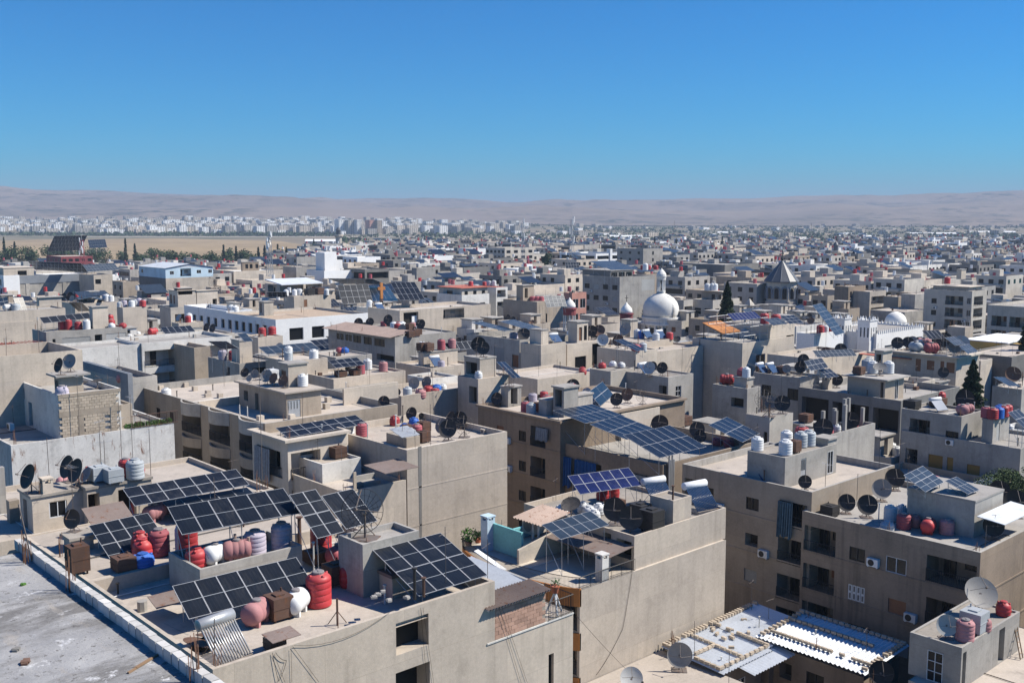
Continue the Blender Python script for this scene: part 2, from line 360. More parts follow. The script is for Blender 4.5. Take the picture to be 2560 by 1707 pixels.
def face(mb, A, side, W, H, ops, default_d=.16):
    """wall face with openings cut as real recesses. ops: (u0,u1,v0,v1,depth)"""
    def pt(u, v, d): return A + (Vector((u, d, v)) if side == 'y' else Vector((d, -u, v)))
    us = sorted({0, W, *[o[0] for o in ops], *[o[1] for o in ops]}); vs = sorted({0, H, *[o[2] for o in ops], *[o[3] for o in ops]})
    us = [u for u in us if -1e-6 <= u <= W + 1e-6]; vs = [v for v in vs if -1e-6 <= v <= H + 1e-6]
    if len(ops) == 0: mb.poly(pt(0, 0, 0), pt(W, 0, 0), pt(W, H, 0), pt(0, H, 0)); return
    for a, b in zip(us, us[1:]):
        run = None
        for c, e in zip(vs, vs[1:]):
            mu, mv = (a + b) / 2, (c + e) / 2
            if any(o[0] < mu < o[1] and o[2] < mv < o[3] for o in ops):
                if run is not None: mb.poly(pt(a, run, 0), pt(b, run, 0), pt(b, c, 0), pt(a, c, 0)); run = None
            elif run is None: run = c
        if run is not None: mb.poly(pt(a, run, 0), pt(b, run, 0), pt(b, H, 0), pt(a, H, 0))
    for u0, u1, v0, v1, d in ops:
        mb.poly(pt(u0, v0, 0), pt(u1, v0, 0), pt(u1, v0, d), pt(u0, v0, d)); mb.poly(pt(u0, v1, 0), pt(u1, v1, 0), pt(u1, v1, d), pt(u0, v1, d))
        mb.poly(pt(u0, v0, 0), pt(u0, v1, 0), pt(u0, v1, d), pt(u0, v0, d)); mb.poly(pt(u1, v0, 0), pt(u1, v1, 0), pt(u1, v1, d), pt(u1, v0, d))
        mb.poly(pt(u0, v0, d), pt(u1, v0, d), pt(u1, v1, d), pt(u0, v1, d))
def railing(root, A, side, u0, u1, v, h=.95, step=.14, mats='darkmetal', out=.04, panel=False):
    def pt(u, vv, d): return A + (Vector((u, d, vv)) if side == 'y' else Vector((d, -u, vv)))
    b = MB(); b.cyl(pt(u0, v + h, -out), pt(u1, v + h, -out), .03, n=4); b.cyl(pt(u0, v + .08, -out), pt(u1, v + .08, -out), .025, n=4)
    k = max(2, int((u1 - u0) / step))
    for i in range(k + 1):
        u = u0 + (u1 - u0) * i / k; b.cyl(pt(u, v, -out), pt(u, v + h, -out), .014 if i % 8 else .03, n=4, caps=False)
    return part('railing', b, mats, root)
# ---------------------------------------------------------------- buildings
UPS = []; ITEMS = []
BLD = []; DIAG = False; V = Vector
class B: pass
def grid(cols, rows, w=1.2, h=1.2, kind='glass', top=1.35, pitch=3.1, skip=(), u0=None, u1=None, d=.14):
    return [('grid', cols, rows, w, h, kind, top, pitch, skip, u0, u1, d)]
def expand(spec, W):
    out = []
    for s in spec:
        if s[0] == 'grid':
            _, cols, rows, w, h, kind, top, pitch, skip, u0, u1, d = s
            a, b = (0 if u0 is None else u0), (W if u1 is None else u1)
            for r in range(rows):
                for c in range(cols):
                    if (c, r) in skip: continue
                    u = a + (b - a) * (c + .5) / cols
                    kd = kind if isinstance(kind, str) else kind[(c + r * 2) % len(kind)]
                    out.append((u - w / 2, u + w / 2, top + r * pitch, top + r * pitch + h, kd, d))
        else: out.append(tuple(s) + ((.14,) if len(s) == 5 else ()))
    mx = max([o[1] for o in out], default=0)
    if mx > W - .1: k = (W - .25) / mx; out = [(o[0] * k, o[1] * k, *o[2:]) for o in out]
    return [o for o in out if o[0] > .02 and o[1] < W - .02]
def walls(root, P, X, Y, z, zb, mats, left, right, name='wall', frames=True, sub=None):
    """box walls with cut openings; openings given in metres from the left end and down from the top"""
    mb = MB(); H = z - zb
    AX = Vector((P.x, P.y + Y, zb)); AY = Vector((P.x, P.y, zb)); L, Rr = expand(left, Y), expand(right, X)
    cut = lambda ops: [(u0, u1, max(.02, H - v1), H - v0, d if k not in ('hole', 'loggia') else max(d * 1.5, 1.6) if k == 'loggia' else max(d, .9)) for u0, u1, v0, v1, k, d in ops if H - v1 > -1 and H - v0 > .3]
    face(mb, AX, 'x', Y, H, cut(L)); face(mb, AY, 'y', X, H, cut(Rr))
    x0, y0, x1, y1 = P.x, P.y, P.x + X, P.y + Y
    mb.poly((x1, y0, zb), (x1, y1, zb), (x1, y1, z), (x1, y0, z)); mb.poly((x1, y1, zb), (x0, y1, zb), (x0, y1, z), (x1, y1, z))
    wl = part(name, mb, mats, root, sub=sub)
    for A, side, ops in ((AX, 'x', L), (AY, 'y', Rr)):
        for u0, u1, v0, v1, k, d in ops:
            if H - v1 <= -1 or H - v0 <= .3: continue
            b0 = max(.02, H - v1); hh = H - v0 - b0
            tgt = root
            if k == 'loggia':
                w = u1 - u0; dd = max(d * 1.5, 1.6)
                put_window(tgt, A, side, u0 + w * .12, b0 + .02, min(.9, w * .35), min(2.05, hh - .1), dd - .06, 'glass', frames)
                if w > 2: put_window(tgt, A, side, u0 + w * .55, b0 + .9, min(1.3, w * .35), min(1.15, hh - 1), dd - .06, random.choice(['glass', 'grey', 'brown']), frames)
                railing(root, A, side, u0, u1, b0)
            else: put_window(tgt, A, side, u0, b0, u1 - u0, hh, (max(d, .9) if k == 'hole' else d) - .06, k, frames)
    return wl
def roofing(root, P, X, Y, z, ph, t, wallm, roofm, sub=None):
    x0, y0, x1, y1 = P.x, P.y, P.x + X, P.y + Y
    dk = MB(); dk.poly((x0 + .01, y0 + .01, z - ph), (x1 - .01, y0 + .01, z - ph), (x1 - .01, y1 - .01, z - ph), (x0 + .01, y1 - .01, z - ph))
    part('roof_deck', dk, roofm, root, sub=sub); UPS.append((x0, y0, x1, y1, z - ph))
    if ph > .05:
        m = MB(); zt = z; zb = z - ph - .05
        o = [(x0, y0), (x1, y0), (x1, y1), (x0, y1)]; i = [(x0 + t, y0 + t), (x1 - t, y0 + t), (x1 - t, y1 - t), (x0 + t, y1 - t)]
        for k in range(4):
            j = (k + 1) % 4
            m.poly((*o[k], zt), (*o[j], zt), (*i[j], zt), (*i[k], zt)); m.poly((*i[k], zt), (*i[j], zt), (*i[j], zb), (*i[k], zb))
        part('parapet', m, wallm, root, sub=sub)
def bld(label, c, lx, rx, z, at=None, zb=0., wall='beige', roof='dust', ph=.8, left=(), right=(), band=0, X=None, Y=None, name='apartment_building', cat='building', parm=None, t=.2, cornice=0, bandq=.06, frames=True, group='flat roofed buildings of the town', P=None):
    b = B(); b.P = P = P or U(*c, z); b.X = X if X else max(2.5, ext(P, 'x', rx)); b.Y = Y if Y else max(3., ext(P, 'y', lx)); b.z = z; b.deck = z - ph; b.zb = zb
    b.at = at or label; b.root = thing(name, label, cat, (P.x + b.X / 2, P.y + b.Y / 2, zb), group); b.wallm = wall
    b.wall = walls(b.root, P, b.X, b.Y, z, zb, wall, left, right, frames=frames)
    roofing(b.root, P, b.X, b.Y, z, ph, t, parm or wall, roof)
    if band:
        k = 1
        while z - band * k > zb + .5 and k < 6:
            m = MB(); zz = z - band * k; q = bandq
            m.box(P.x - q, P.y - q, zz - .12, P.x, P.y + b.Y, zz); m.box(P.x, P.y - q, zz - .12, P.x + b.X, P.y, zz)
            part('floor_band', m, wall, b.root); k += 1
    if cornice:
        m = MB(); q = cornice; m.box(P.x - q, P.y - q, z - .22, P.x, P.y + b.Y, z + .004); m.box(P.x, P.y - q, z - .22, P.x + b.X, P.y, z + .004); part('cornice', m, wall, b.root)
    BLD.append((P.x, P.y, P.x + b.X, P.y + b.Y, z, label))
    if z < 25 and (P - V((0, 0, 0))).length < 480: clutter(b)
    return b
def room(b, c, lx, rx, z, zb=None, wall=None, roof='greyroof', left=(), right=(), slab=.15, X=None, Y=None, ph=0, name='stair_house'):
    """a small house standing on the roof: a part of its building"""
    zb = b.deck if zb is None else zb; P = U(*c, z)
    if P.x < b.P.x - .2 or P.y < b.P.y - .2 or P.x > b.P.x + b.X - .5 or P.y > b.P.y + b.Y - .5:   # bring it back over its own roof
        for f in (.22, .05, .5):
            Q = onplane(*c, 'y', b.P.y + f * b.Y)
            if b.P.x - .05 <= Q.x < b.P.x + b.X - 1: break
        else: Q = onplane(*c, 'x', b.P.x + .15 * b.X)
        if Q.z > zb + 1.2: z = min(Q.z, z + 3)
        P = V((max(Q.x, b.P.x + .01), max(Q.y, b.P.y + .01), z))
    X = X if X else max(1.2, ext(P, 'x', rx)); Y = Y if Y else max(1.2, ext(P, 'y', lx))
    w = walls(b.root, P, X, Y, z, zb, wall or b.wallm, left, right, name=name)
    if ph: roofing(b.root, P, X, Y, z, ph, .15, wall or b.wallm, roof, sub=w)
    else:
        m = MB(); m.box(P.x - slab, P.y - slab, z, P.x + X + slab, P.y + Y + slab, z + .16); part('roof_slab', m, roof, b.root, sub=w); UPS.append((P.x - slab, P.y - slab, P.x + X + slab, P.y + Y + slab, z + .16))
    if DIAG and (P.x < b.P.x - .3 or P.y < b.P.y - .3 or P.x + X > b.P.x + b.X + 1 or P.y + Y > b.P.y + b.Y + 1): print('ROOM', name, b.at, [round(q, 1) for q in (P.x - b.P.x, P.y - b.P.y, b.P.x + b.X - P.x - X, b.P.y + b.Y - P.y - Y)], 'size', round(X, 1), round(Y, 1), 'z', z, zb)
    r = B(); r.P, r.X, r.Y, r.z, r.deck, r.root, r.at, r.wallm = P, X, Y, z, (z - ph if ph else z + .16), b.root, b.at, wall or b.wallm
    return r
RN = random.Random(5)
def clutter(b, k=1.):
    """the small stuff of a used roof: starter bars, vent pipes, kerbs, poles"""
    x0, y0, x1, y1, z = b.P.x + .4, b.P.y + .4, b.P.x + b.X - .4, b.P.y + b.Y - .4, b.deck
    if x1 - x0 < 2 or y1 - y0 < 2: return
    for q in range(RN.randint(0, 3)):
        m = MB(); x, y = RN.choice([(x0, y0), (x1, y0), (x0, y1), (x1, y1), (x0, (y0 + y1) / 2), ((x0 + x1) / 2, y1)])
        for i in range(5): u, v = x + RN.uniform(-.15, .15), y + RN.uniform(-.15, .15); m.cyl((u, v, z), (u + RN.uniform(-.08, .08), v + RN.uniform(-.08, .08), z + RN.uniform(.7, 1.6)), .018, n=3)
        part('rebar', m, 'dishrust', b.root)
    for q in range(RN.randint(1, 3)):
        m = MB(); x, y = RN.uniform(x0, x1), RN.uniform(y0, y1); h = RN.uniform(.5, 1.4); m.cyl((x, y, z), (x, y, z + h), .05, n=6); m.cyl((x, y, z + h), (x, y, z + h + .06), .09, n=6); part('vent_pipe', m, RN.choice(['pipe', 'rustbox', 'darkmetal']), b.root)
    for q in range(RN.randint(1, 3)):
        m = MB(); x, y = RN.uniform(x0, x1), RN.uniform(y0, y1); h = RN.uniform(2, 4.5); m.cyl((x, y, z), (x + RN.uniform(-.1, .1), y, z + h), .022, n=4); m.cyl((x - .4, y, z + h * .9), (x + .4, y + RN.uniform(-.3, .3), z + h * .92), .012, n=3); part('pole', m, 'pole', b.root)
    for q in range(RN.randint(0, 2)):
        m = MB(); x, y = RN.uniform(x0, x1 - .8), RN.uniform(y0, y1 - .6); m.box(x, y, z, x + RN.uniform(.3, .8), y + RN.uniform(.3, .6), z + RN.uniform(.25, .7)); part('kerb_block', m, RN.choice(['greywall', 'beige', 'darkgrey', 'rustbox']), b.root)
    m = MB(); x, y = RN.uniform(x0, x1), RN.uniform(y0, y1); m.tube([(x, y0, z + .06), (x, y, z + .06), (x0, y, z + .06)], .03, 4); part('water_pipe', m, RN.choice(['darkmetal', 'pipe', 'steel']), b.root)
def wallbox(b, c, lx, rx, z, zb=None, wall=None, t=None, name='dividing_wall', X=None, Y=None):
    zb = b.deck if zb is None else zb; P = U(*c, z)
    if P.x < b.P.x - .2 or P.y < b.P.y - .2 or P.x > b.P.x + b.X - .5 or P.y > b.P.y + b.Y - .5:   # bring it back over its own roof
        for f in (.22, .05, .5):
            Q = onplane(*c, 'y', b.P.y + f * b.Y)
            if b.P.x - .05 <= Q.x < b.P.x + b.X - 1: break
        else: Q = onplane(*c, 'x', b.P.x + .15 * b.X)
        if Q.z > zb + 1.2: z = min(Q.z, z + 3)
        P = V((max(Q.x, b.P.x + .01), max(Q.y, b.P.y + .01), z))
    X = X if X else max(1.2, ext(P, 'x', rx)); Y = Y if Y else max(1.2, ext(P, 'y', lx))
    m = MB(); m.box(P.x, P.y, zb, P.x + X, P.y + Y, z); return part(name, m, wall or b.wallm, b.root)
def slab(b, c, lx, rx, z, th=.16, mats='greyroof', name='slab', X=None, Y=None, tilt=0, root=None):
    P = U(*c, z); X = X if X else ext(P, 'x', rx); Y = Y if Y else ext(P, 'y', lx)
    m = MB(); a = [(P.x, P.y), (P.x + X, P.y), (P.x + X, P.y + Y), (P.x, P.y + Y)]; dz = [0, 0, tilt, tilt]
    m.hexa([(x, y, z - th + d) for (x, y), d in zip(a, dz)] + [(x, y, z + d) for (x, y), d in zip(a, dz)]); return part(name, m, mats, b.root)
def corrug(mb, x0, y0, x1, y1, z0, z1, along='y', amp=.035, period=.16, slope='y'):
    """corrugated sheet; ridges run along `along`, height goes z0->z1 in direction slope"""
    W = (x1 - x0) if along == 'y' else (y1 - y0); n = max(2, int(W / period * 2)); k = len(mb.v)
    for i in range(n + 1):
        t = i / n; dz = amp * (1 if i % 2 else -1)
        for j in (0, 1):
            x, y = (x0 + (x1 - x0) * t, y0 + (y1 - y0) * j) if along == 'y' else (x0 + (x1 - x0) * j, y0 + (y1 - y0) * t)
            s = (y - y0) / (y1 - y0) if slope == 'y' else (x - x0) / (x1 - x0)
            mb.v.append((x, y, z0 + (z1 - z0) * s + dz))
    for i in range(n): mb.f.append((k + 2 * i, k + 2 * i + 2, k + 2 * i + 3, k + 2 * i + 1)); mb.m.append(mb.cm)
# ---------------------------------------------------------------- roof things
CW = {'red': 'red', 'fadedred': 'faded red', 'pinktank': 'pale pink', 'whitetank': 'white', 'greytank': 'grey', 'lilactank': 'lilac grey', 'bluetank': 'blue'}
PRO = {}
def smooth(o): return o
def tank_parts(kind, col):
    k = (kind, col)
    if k in PRO: return PRO[k]
    a = MB(); l = MB(); lg = None
    if kind in ('v', 's'):
        if kind == 'v':
            pr = [(.44, 0), (.49, .02), (.5, .05)]
            for q in range(4): z = .06 + q * .175; pr += [(.5, z), (.5, z + .12), (.482, z + .135), (.482, z + .155), (.5, z + .17)]
            pr += [(.495, .79), (.45, .85), (.33, .905), (.24, .925), (.22, .95)]
        else:            # squat rounded barrel
            pr = [(.40, 0), (.47, .05), (.5, .18), (.485, .21), (.485, .25), (.51, .29), (.51, .44), (.485, .47), (.485, .51), (.5, .55), (.46, .72), (.36, .84), (.24, .89), (.22, .95)]
        a.lathe(pr, 24)
        for q in range(4):
            t = q * math.pi / 2 + .4; a.box(.36 * math.cos(t) - .05, .36 * math.sin(t) - .05, .80, .36 * math.cos(t) + .05, .36 * math.sin(t) + .05, .92)
        l.lathe([(.235, .93), (.235, .985), (.2, 1.0), (.05, 1.01)], 16); l.box(-.03, -.16, 1.0, .03, .16, 1.02)
    else:                # lying barrel on two saddles, axis x, length 1.5, diameter 1
        pr = [(.06, -.75), (.30, -.72), (.43, -.64), (.485, -.54), (.5, -.46)]
        for q in range(3): x = -.40 + q * .29; pr += [(.5, x), (.48, x + .03), (.48, x + .07), (.5, x + .10), (.5, x + .2)]
        pr += [(.5, .46), (.485, .54), (.43, .64), (.30, .72), (.06, .75)]
        a.lathe(pr, 24, (0, 0, .58), 'x'); l.lathe([(.2, 1.05), (.2, 1.14), (.17, 1.17), (.05, 1.18)], 16)
        lg = MB(); lg.box(-.42, -.36, 0, -.26, .36, .34); lg2 = MB(); lg2.box(.26, -.36, 0, .42, .36, .34)
        lg = (lg.mesh('saddle', col), lg2.mesh('saddle', col))
    PRO[k] = (a.mesh('tank_body', col, smooth=True), l.mesh('lid', random.choice(['lidgrey', col, col]) if kind != 'h' else 'lidgrey'), lg)
    return PRO[k]
def onb(b, P):
    P.x = min(max(P.x, b.P.x + .25), max(b.P.x + .25, b.P.x + b.X - .25)); P.y = min(max(P.y, b.P.y + .25), max(b.P.y + .25, b.P.y + b.Y - .25)); return P
KW = {'v': 'upright water tank', 's': 'squat water tank', 'h': 'lying water tank'}
NT = [0]
def tank(b, p, col='red', d=1.1, h=None, kind='v', z=None, rz=None, label=None):
    zz = b.deck if z is None else z; P = U(*p, zz); P.z += .004
    r = thing('water_tank', label or f'{CW[col]} {KW[kind]} on {b.at}', 'water tank', P, 'plastic water tanks on the roofs', random.uniform(0, 6) if rz is None else rz)
    h = h or (d * 1.25 if kind == 'v' else d * 1.0)
    r.scale = (d, d, h) if kind != 'h' else (d, d, d)
    a, l, lg = tank_parts(kind, col)
    obj('tank_body', a, r); obj('lid', l, r)
    if lg: obj('saddle', lg[0], r); obj('saddle', lg[1], r)
    ITEMS.append((r, p)); NT[0] += 1; return r
DW = {'dishblack': 'black', 'dishgrey': 'grey', 'dishrust': 'rusty brown', 'dishpale': 'pale grey', 'wire': 'black wire mesh'}
def dish_parts(col):
    if col in PRO: return PRO[col]
    a = MB()
    n = 30; f = .62
    if col == 'wire':
        for i in range(20):
            t = 2 * math.pi * i / 20; pts = [(r * math.cos(t), r * math.sin(t), r * r / (4 * f) * .9) for r in (.03, .15, .3, .42, .5)]; a.tube(pts, .006, 3)
        for r in (.12, .24, .36, .5):
            a.tube([(r * math.cos(t * math.pi / 15), r * math.sin(t * math.pi / 15), r * r / (4 * f) * .9) for t in range(31)], .008 if r > .4 else .004, 3)
        me = a.mesh('reflector', 'darkmetal')
    else:
        pr = [(r, r * r / (4 * f) * .9) for r in (.0001, .1, .2, .3, .4, .49, .5)]
        a.lathe(pr, n, caps=False); a.lathe([(r, h - .012) for r, h in pr[::-1]], n, caps=False); me = a.mesh('reflector', col, smooth=True)
    fd = MB(); fd.cyl((-.47, 0, .3), (0, 0, .52), .012, n=5); fd.cyl((0, .42, .26), (0, 0, .52), .007, n=4); fd.cyl((0, -.42, .26), (0, 0, .52), .007, n=4); fd.cyl((0, 0, .47), (0, 0, .57), .035, n=8)
    ms = MB(); ms.cyl((-.06, 0, 0), (-.06, 0, .64), .028, n=6); ms.cyl((-.06, 0, .6), (.02, 0, .64), .05, n=6)
    for q in range(3):
        t = q * 2.1 + .5; ms.cyl((-.06 + .3 * math.cos(t), .3 * math.sin(t), 0), (-.06, 0, .34), .012, n=4)
    ms.box(-.3, -.3, 0, .2, .3, .02)
    PRO[col] = (me, fd.mesh('feed_arm', 'pole'), ms.mesh('mast', 'pole')); return PRO[col]
def dish(b, p, d=1.5, col='dishblack', el=None, az=None, z=None, label=None, lift=0):
    zz = b.deck if z is None else z; P = U(*p, zz)
    a = R(203 + random.uniform(-13, 13)) if az is None else R(az)
    r = thing('satellite_dish', label or f'{DW[col]} satellite dish on {b.at}', 'satellite dish', P, 'satellite dishes on the roofs', a); r.scale = (d, d, d)
    me, fd, ms = dish_parts(col); e = R(random.uniform(28, 44) if el is None else el)
    o = obj('reflector', me, r, (0, 0, .66 + lift)); o.rotation_euler = (0, math.pi / 2 - e, 0); obj('feed_arm', fd, o)
    m = obj('mast', ms, r); m.scale = (1, 1, (.66 + lift) / .66); ITEMS.append((r, p)); return r
PANEL = {}
def panel_mesh(w, h, face, fw=.02):
    k = (round(w, 2), round(h, 2), face)
    if k in PANEL: return PANEL[k]
    a = MB(); x, y = w / 2 - .008, h / 2 - .008; t = .035
    o = [(-x, -y), (x, -y), (x, y), (-x, y)]; i = [(-x + fw, -y + fw), (x - fw, -y + fw), (x - fw, y - fw), (-x + fw, y - fw)]
    for q in range(4):
        j = (q + 1) % 4
        a.poly((*o[q], 0), (*o[j], 0), (*i[j], 0), (*i[q], 0)); a.poly((*o[q], -t), (*o[j], -t), (*o[j], 0), (*o[q], 0))
    a.poly(*[(*q, -t) for q in o[::-1]]); a.cm = 1; a.poly(*[(*q, -.004) for q in i])
    PANEL[k] = a.mesh('panel', ['alu', face]); return PANEL[k]
def arr(label, BL, BR, TL, zb, nx, ny, face='cellblack', deck=None, legs=True, gap=0., at=None, hmax=None):
    """a solar array: lower edge level at height zb, given by its lower corners; third corner fixes tilt"""
    A = U(*BL, zb); Bp = U(*BR, zb); e = (Bp - A); W = e.length; e.normalize(); nrm = Vector((e.y, -e.x, 0))
    d = ray(*TL); o = Vector((0, 0, HC)); t = (A - o).dot(e) / d.dot(e); T = o + d * t; v = T - A; H = v.length; v.normalize()
    if hmax and H > hmax: H = hmax
    n = e.cross(v); w, h = W / nx, H / ny
    if deck is None: deck = zb - .6
    C = A + e * W / 2; r = thing('solar_array', label, 'solar panels', (C.x, C.y, deck), 'solar panel arrays on the roofs'); og = ORG[r.name]
    me = panel_mesh(w, h, face); rot = Matrix((e, v, n)).transposed().to_euler()
    for i in range(nx):
        for j in range(ny):
            p = obj('panel', me, r, A + e * w * (i + .5) + v * h * (j + .5) - og); p.rotation_euler = (rot[0] + random.uniform(-.006, .006), rot[1] + random.uniform(-.006, .006), rot[2])
    s = MB()
    for j in range(ny):
        for q in (.22, .78):
            k = A + v * (h * (j + q)) - n * .06; s.cyl(k, k + e * W, .022, n=4)
    m = max(2, int(W / 2.4) + 1)
    for i in range(m):
        u = A + e * (W * (i + .15) / (m - 1 + .3)); s.cyl(u - n * .09, u + v * H - n * .09, .025, n=4)
        if legs:
            f_, k_ = u + v * H * .1, u + v * H * .9
            s.cyl((f_.x, f_.y, deck), f_ - n * .09, .028, n=4); s.cyl((k_.x, k_.y, deck), k_ - n * .09, .028, n=4)
            if k_.z - deck > .8: s.cyl((f_.x, f_.y, deck + .1), k_ - n * .09 - Vector((0, 0, (k_.z - deck) * .3)), .018, n=4)
    part('support_frame', s, 'steel', r); return r, W / nx, H / ny, math.degrees(math.asin(max(-1, min(1, v.z))))
HT = {}
def heater(b, p, kind='tube', wd=1.7, z=None, rz=0., tankc='whitemetal', s=1., label=None):
    zz = b.deck if z is None else z; P = U(*p, zz)
    kw = {'tube': 'silver tube', 'bluetube': 'blue tube', 'flat': 'flat glass panel'}[kind]
    r = thing('solar_water_heater', label or f'{kw} solar water heater on {b.at}', 'water heater', P, 'solar water heaters on the roofs', rz); r.scale = (s, s, s)
    k = (kind, wd, tankc)
    if k not in HT:
        a = MB(); a.lathe([(.05, -.03), (.2, -.02), (.235, 0), (.235, wd), (.2, wd + .02), (.05, wd + .03)], 18, (-wd / 2, .62, 1.45), 'x')
        t = MB(); n = int(wd / .105)
        if kind == 'flat': t.hexa([(-wd / 2, -.55, .22), (wd / 2, -.55, .22), (wd / 2, .5, 1.26), (-wd / 2, .5, 1.26), (-wd / 2, -.6, .29), (wd / 2, -.6, .29), (wd / 2, .45, 1.33), (-wd / 2, .45, 1.33)])
        else:
            for i in range(n): x = -wd / 2 + .06 + i * (wd - .12) / (n - 1); t.cyl((x, -.6, .2), (x, .55, 1.42), .036, n=7)
        fr = MB()
        for x in (-wd / 2 + .05, wd / 2 - .05):
            fr.cyl((x, -.62, .0), (x, -.62, .22), .02, n=4); fr.cyl((x, .72, 0), (x, .72, 1.3), .02, n=4); fr.cyl((x, -.64, .16), (x, .6, 1.4), .02, n=4); fr.cyl((x, -.6, .03), (x, .72, .03), .02, n=4); fr.cyl((x, .72, .05), (x, 0, .8), .014, n=4)
        fr.cyl((-wd / 2, -.62, .17), (wd / 2, -.62, .17), .03, n=4)
        HT[k] = (a.mesh('storage_tank', tankc, smooth=True), t.mesh('collector', {'tube': 'steel', 'bluetube': 'bluetube', 'flat': 'bluetube'}[kind], smooth=kind != 'flat'), fr.mesh('stand', 'pole'))
    a, t, fr = HT[k]; obj('storage_tank', a, r); obj('collector', t, r); obj('stand', fr, r); ITEMS.append((r, p)); return r
BX = {}
def boxtank(b, p, s=.95, h=None, z=None, col='rustbox', rz=0., label=None):
    zz = b.deck if z is None else z; P = U(*p, zz)
    r = thing('steel_tank', label or f'{ {"rustbox": "rusty brown", "darkmetal": "black", "greytank": "grey", "whitetank": "white"}[col]} square steel tank on {b.at}', 'water tank', P, 'square steel tanks on the roofs', rz); r.scale = (s, s, h or s)
    if col not in BX:
        a = MB(); a.box(-.5, -.5, .12, .5, .5, 1); a.box(-.52, -.52, .54, .52, .52, .58)
        for x in (-.4, .32):
            for y in (-.4, .32): a.box(x, y, 0, x + .08, y + .08, .12)
        l = MB(); l.box(-.22, -.22, 1, .22, .22, 1.06); l.cyl((.35, .35, 1), (.35, .35, 1.16), .04, n=6); BX[col] = (a.mesh('tank_body', col), l.mesh('hatch', col))
    obj('tank_body', BX[col][0], r); obj('hatch', BX[col][1], r); ITEMS.append((r, p)); return r
def mast(b, p, h=4, z=None, bars=2, label=None, r_=.022):
    zz = b.deck if z is None else z; P = U(*p, zz); r = thing('antenna_mast', label or f'thin antenna pole with crossbars on {b.at}', 'antenna', P, 'antenna poles on the roofs')
    m = MB(); m.cyl((0, 0, 0), (0, 0, h), r_, n=5); m.box(-.12, -.12, 0, .12, .12, .05)
    obj('pole', m.mesh('pole', 'pole'), r)
    for q in range(bars):
        k = MB(); zz = h * (.97 - .16 * q); t = random.uniform(0, 3); L = .5; k.cyl((-L * math.cos(t), -L * math.sin(t), zz), (L * math.cos(t), L * math.sin(t), zz), .012, n=4)
        for i in range(5):
            s = -L + L * i * .5; c = (s * math.cos(t), s * math.sin(t)); w = .28 - .03 * i; k.cyl((c[0] - w * math.sin(t), c[1] + w * math.cos(t), zz), (c[0] + w * math.sin(t), c[1] - w * math.cos(t), zz), .006, n=3)
        obj('crossbar', k.mesh('crossbar', 'steel'), r)
    ITEMS.append((r, p)); return r
def pipe(b, p, h=1., r_=.06, z=None, mats='pipe', cap=True, name='vent_pipe'):
    zz = b.deck if z is None else z; P = onb(b, U(*p, zz)); m = MB(); m.cyl(P, P + Vector((0, 0, h)), r_, n=8)
    if cap: m.cyl(P + Vector((0, 0, h)), P + Vector((0, 0, h + .06)), r_ * 1.9, r_ * 1.9, n=8)
    return part(name, m, mats, b.root)
def chimney(b, p, w=.5, h=1.4, z=None, mats=None):
    zz = b.deck if z is None else z; P = onb(b, U(*p, zz)); m = MB(); x, y = P.x, P.y
    m.box(x - w / 2, y - w / 2, zz, x + w / 2, y + w / 2, zz + h - .3)
    for i in (-1, 1):
        for j in (-1, 1): m.box(x + i * w * .38 - w * .12, y + j * w * .38 - w * .12, zz + h - .3, x + i * w * .38 + w * .12, y + j * w * .38 + w * .12, zz + h - .06)
    m.box(x - w * .56, y - w * .56, zz + h - .06, x + w * .56, y + w * .56, zz + h + .04); return part('chimney', m, mats or b.wallm, b.root)
def rebar(b, p, z=None, n=7, h=1.2, s=.3):
    zz = b.deck if z is None else z; P = onb(b, U(*p, zz)); m = MB()
    for i in range(n):
        x, y = P.x + random.uniform(-s, s), P.y + random.uniform(-s, s); m.cyl((x, y, zz), (x + random.uniform(-.06, .06), y + random.uniform(-.06, .06), zz + h * random.uniform(.6, 1.1)), .012, n=3)
    return part('rebar', m, 'dishrust', b.root)
def column(b, p, h=1.6, w=.3, z=None, mats='greywall'):
    zz = b.deck if z is None else z; P = onb(b, U(*p, zz)); m = MB(); m.box(P.x - w / 2, P.y - w / 2, zz, P.x + w / 2, P.y + w / 2, zz + h)
    return part('column_stub', m, mats, b.root)
def aircon(b, p, z=None, rz=0, label=None):
    zz = b.deck if z is None else z; P = U(*p, zz); r = thing('air_conditioner', label or f'pale air conditioner unit on {b.at}', 'air conditioner', P, 'air conditioner units', rz)
    if 'ac' not in PRO:
        m = MB(); m.box(-.45, -.18, .08, .45, .18, .68); m.box(-.4, -.14, 0, -.3, .14, .08); m.box(.3, -.14, 0, .4, .14, .08)
        g = MB(); g.cyl((-.1, -.185, .38), (-.1, -.2, .38), .25, n=16); PRO['ac'] = (m.mesh('case', 'whitetank'), g.mesh('fan_grille', 'darkmetal'))
    obj('case', PRO['ac'][0], r); obj('fan_grille', PRO['ac'][1], r); ITEMS.append((r, p)); return r
def cable(name, label, pts, sag=.4, r_=.012, cat='cable'):
    m = MB(); out = []
    for a, c in zip(pts, pts[1:]):
        a, c = Vector(a), Vector(c)
        for i in range(9):
            t = i / 8; p = a.lerp(c, t); p.z -= sag * 4 * t * (1 - t); out.append(p)
    m.tube(out, r_, 3); o = obj(name, m.mesh(name, 'cable')); return tag(o, label, cat, 'cables strung between buildings')
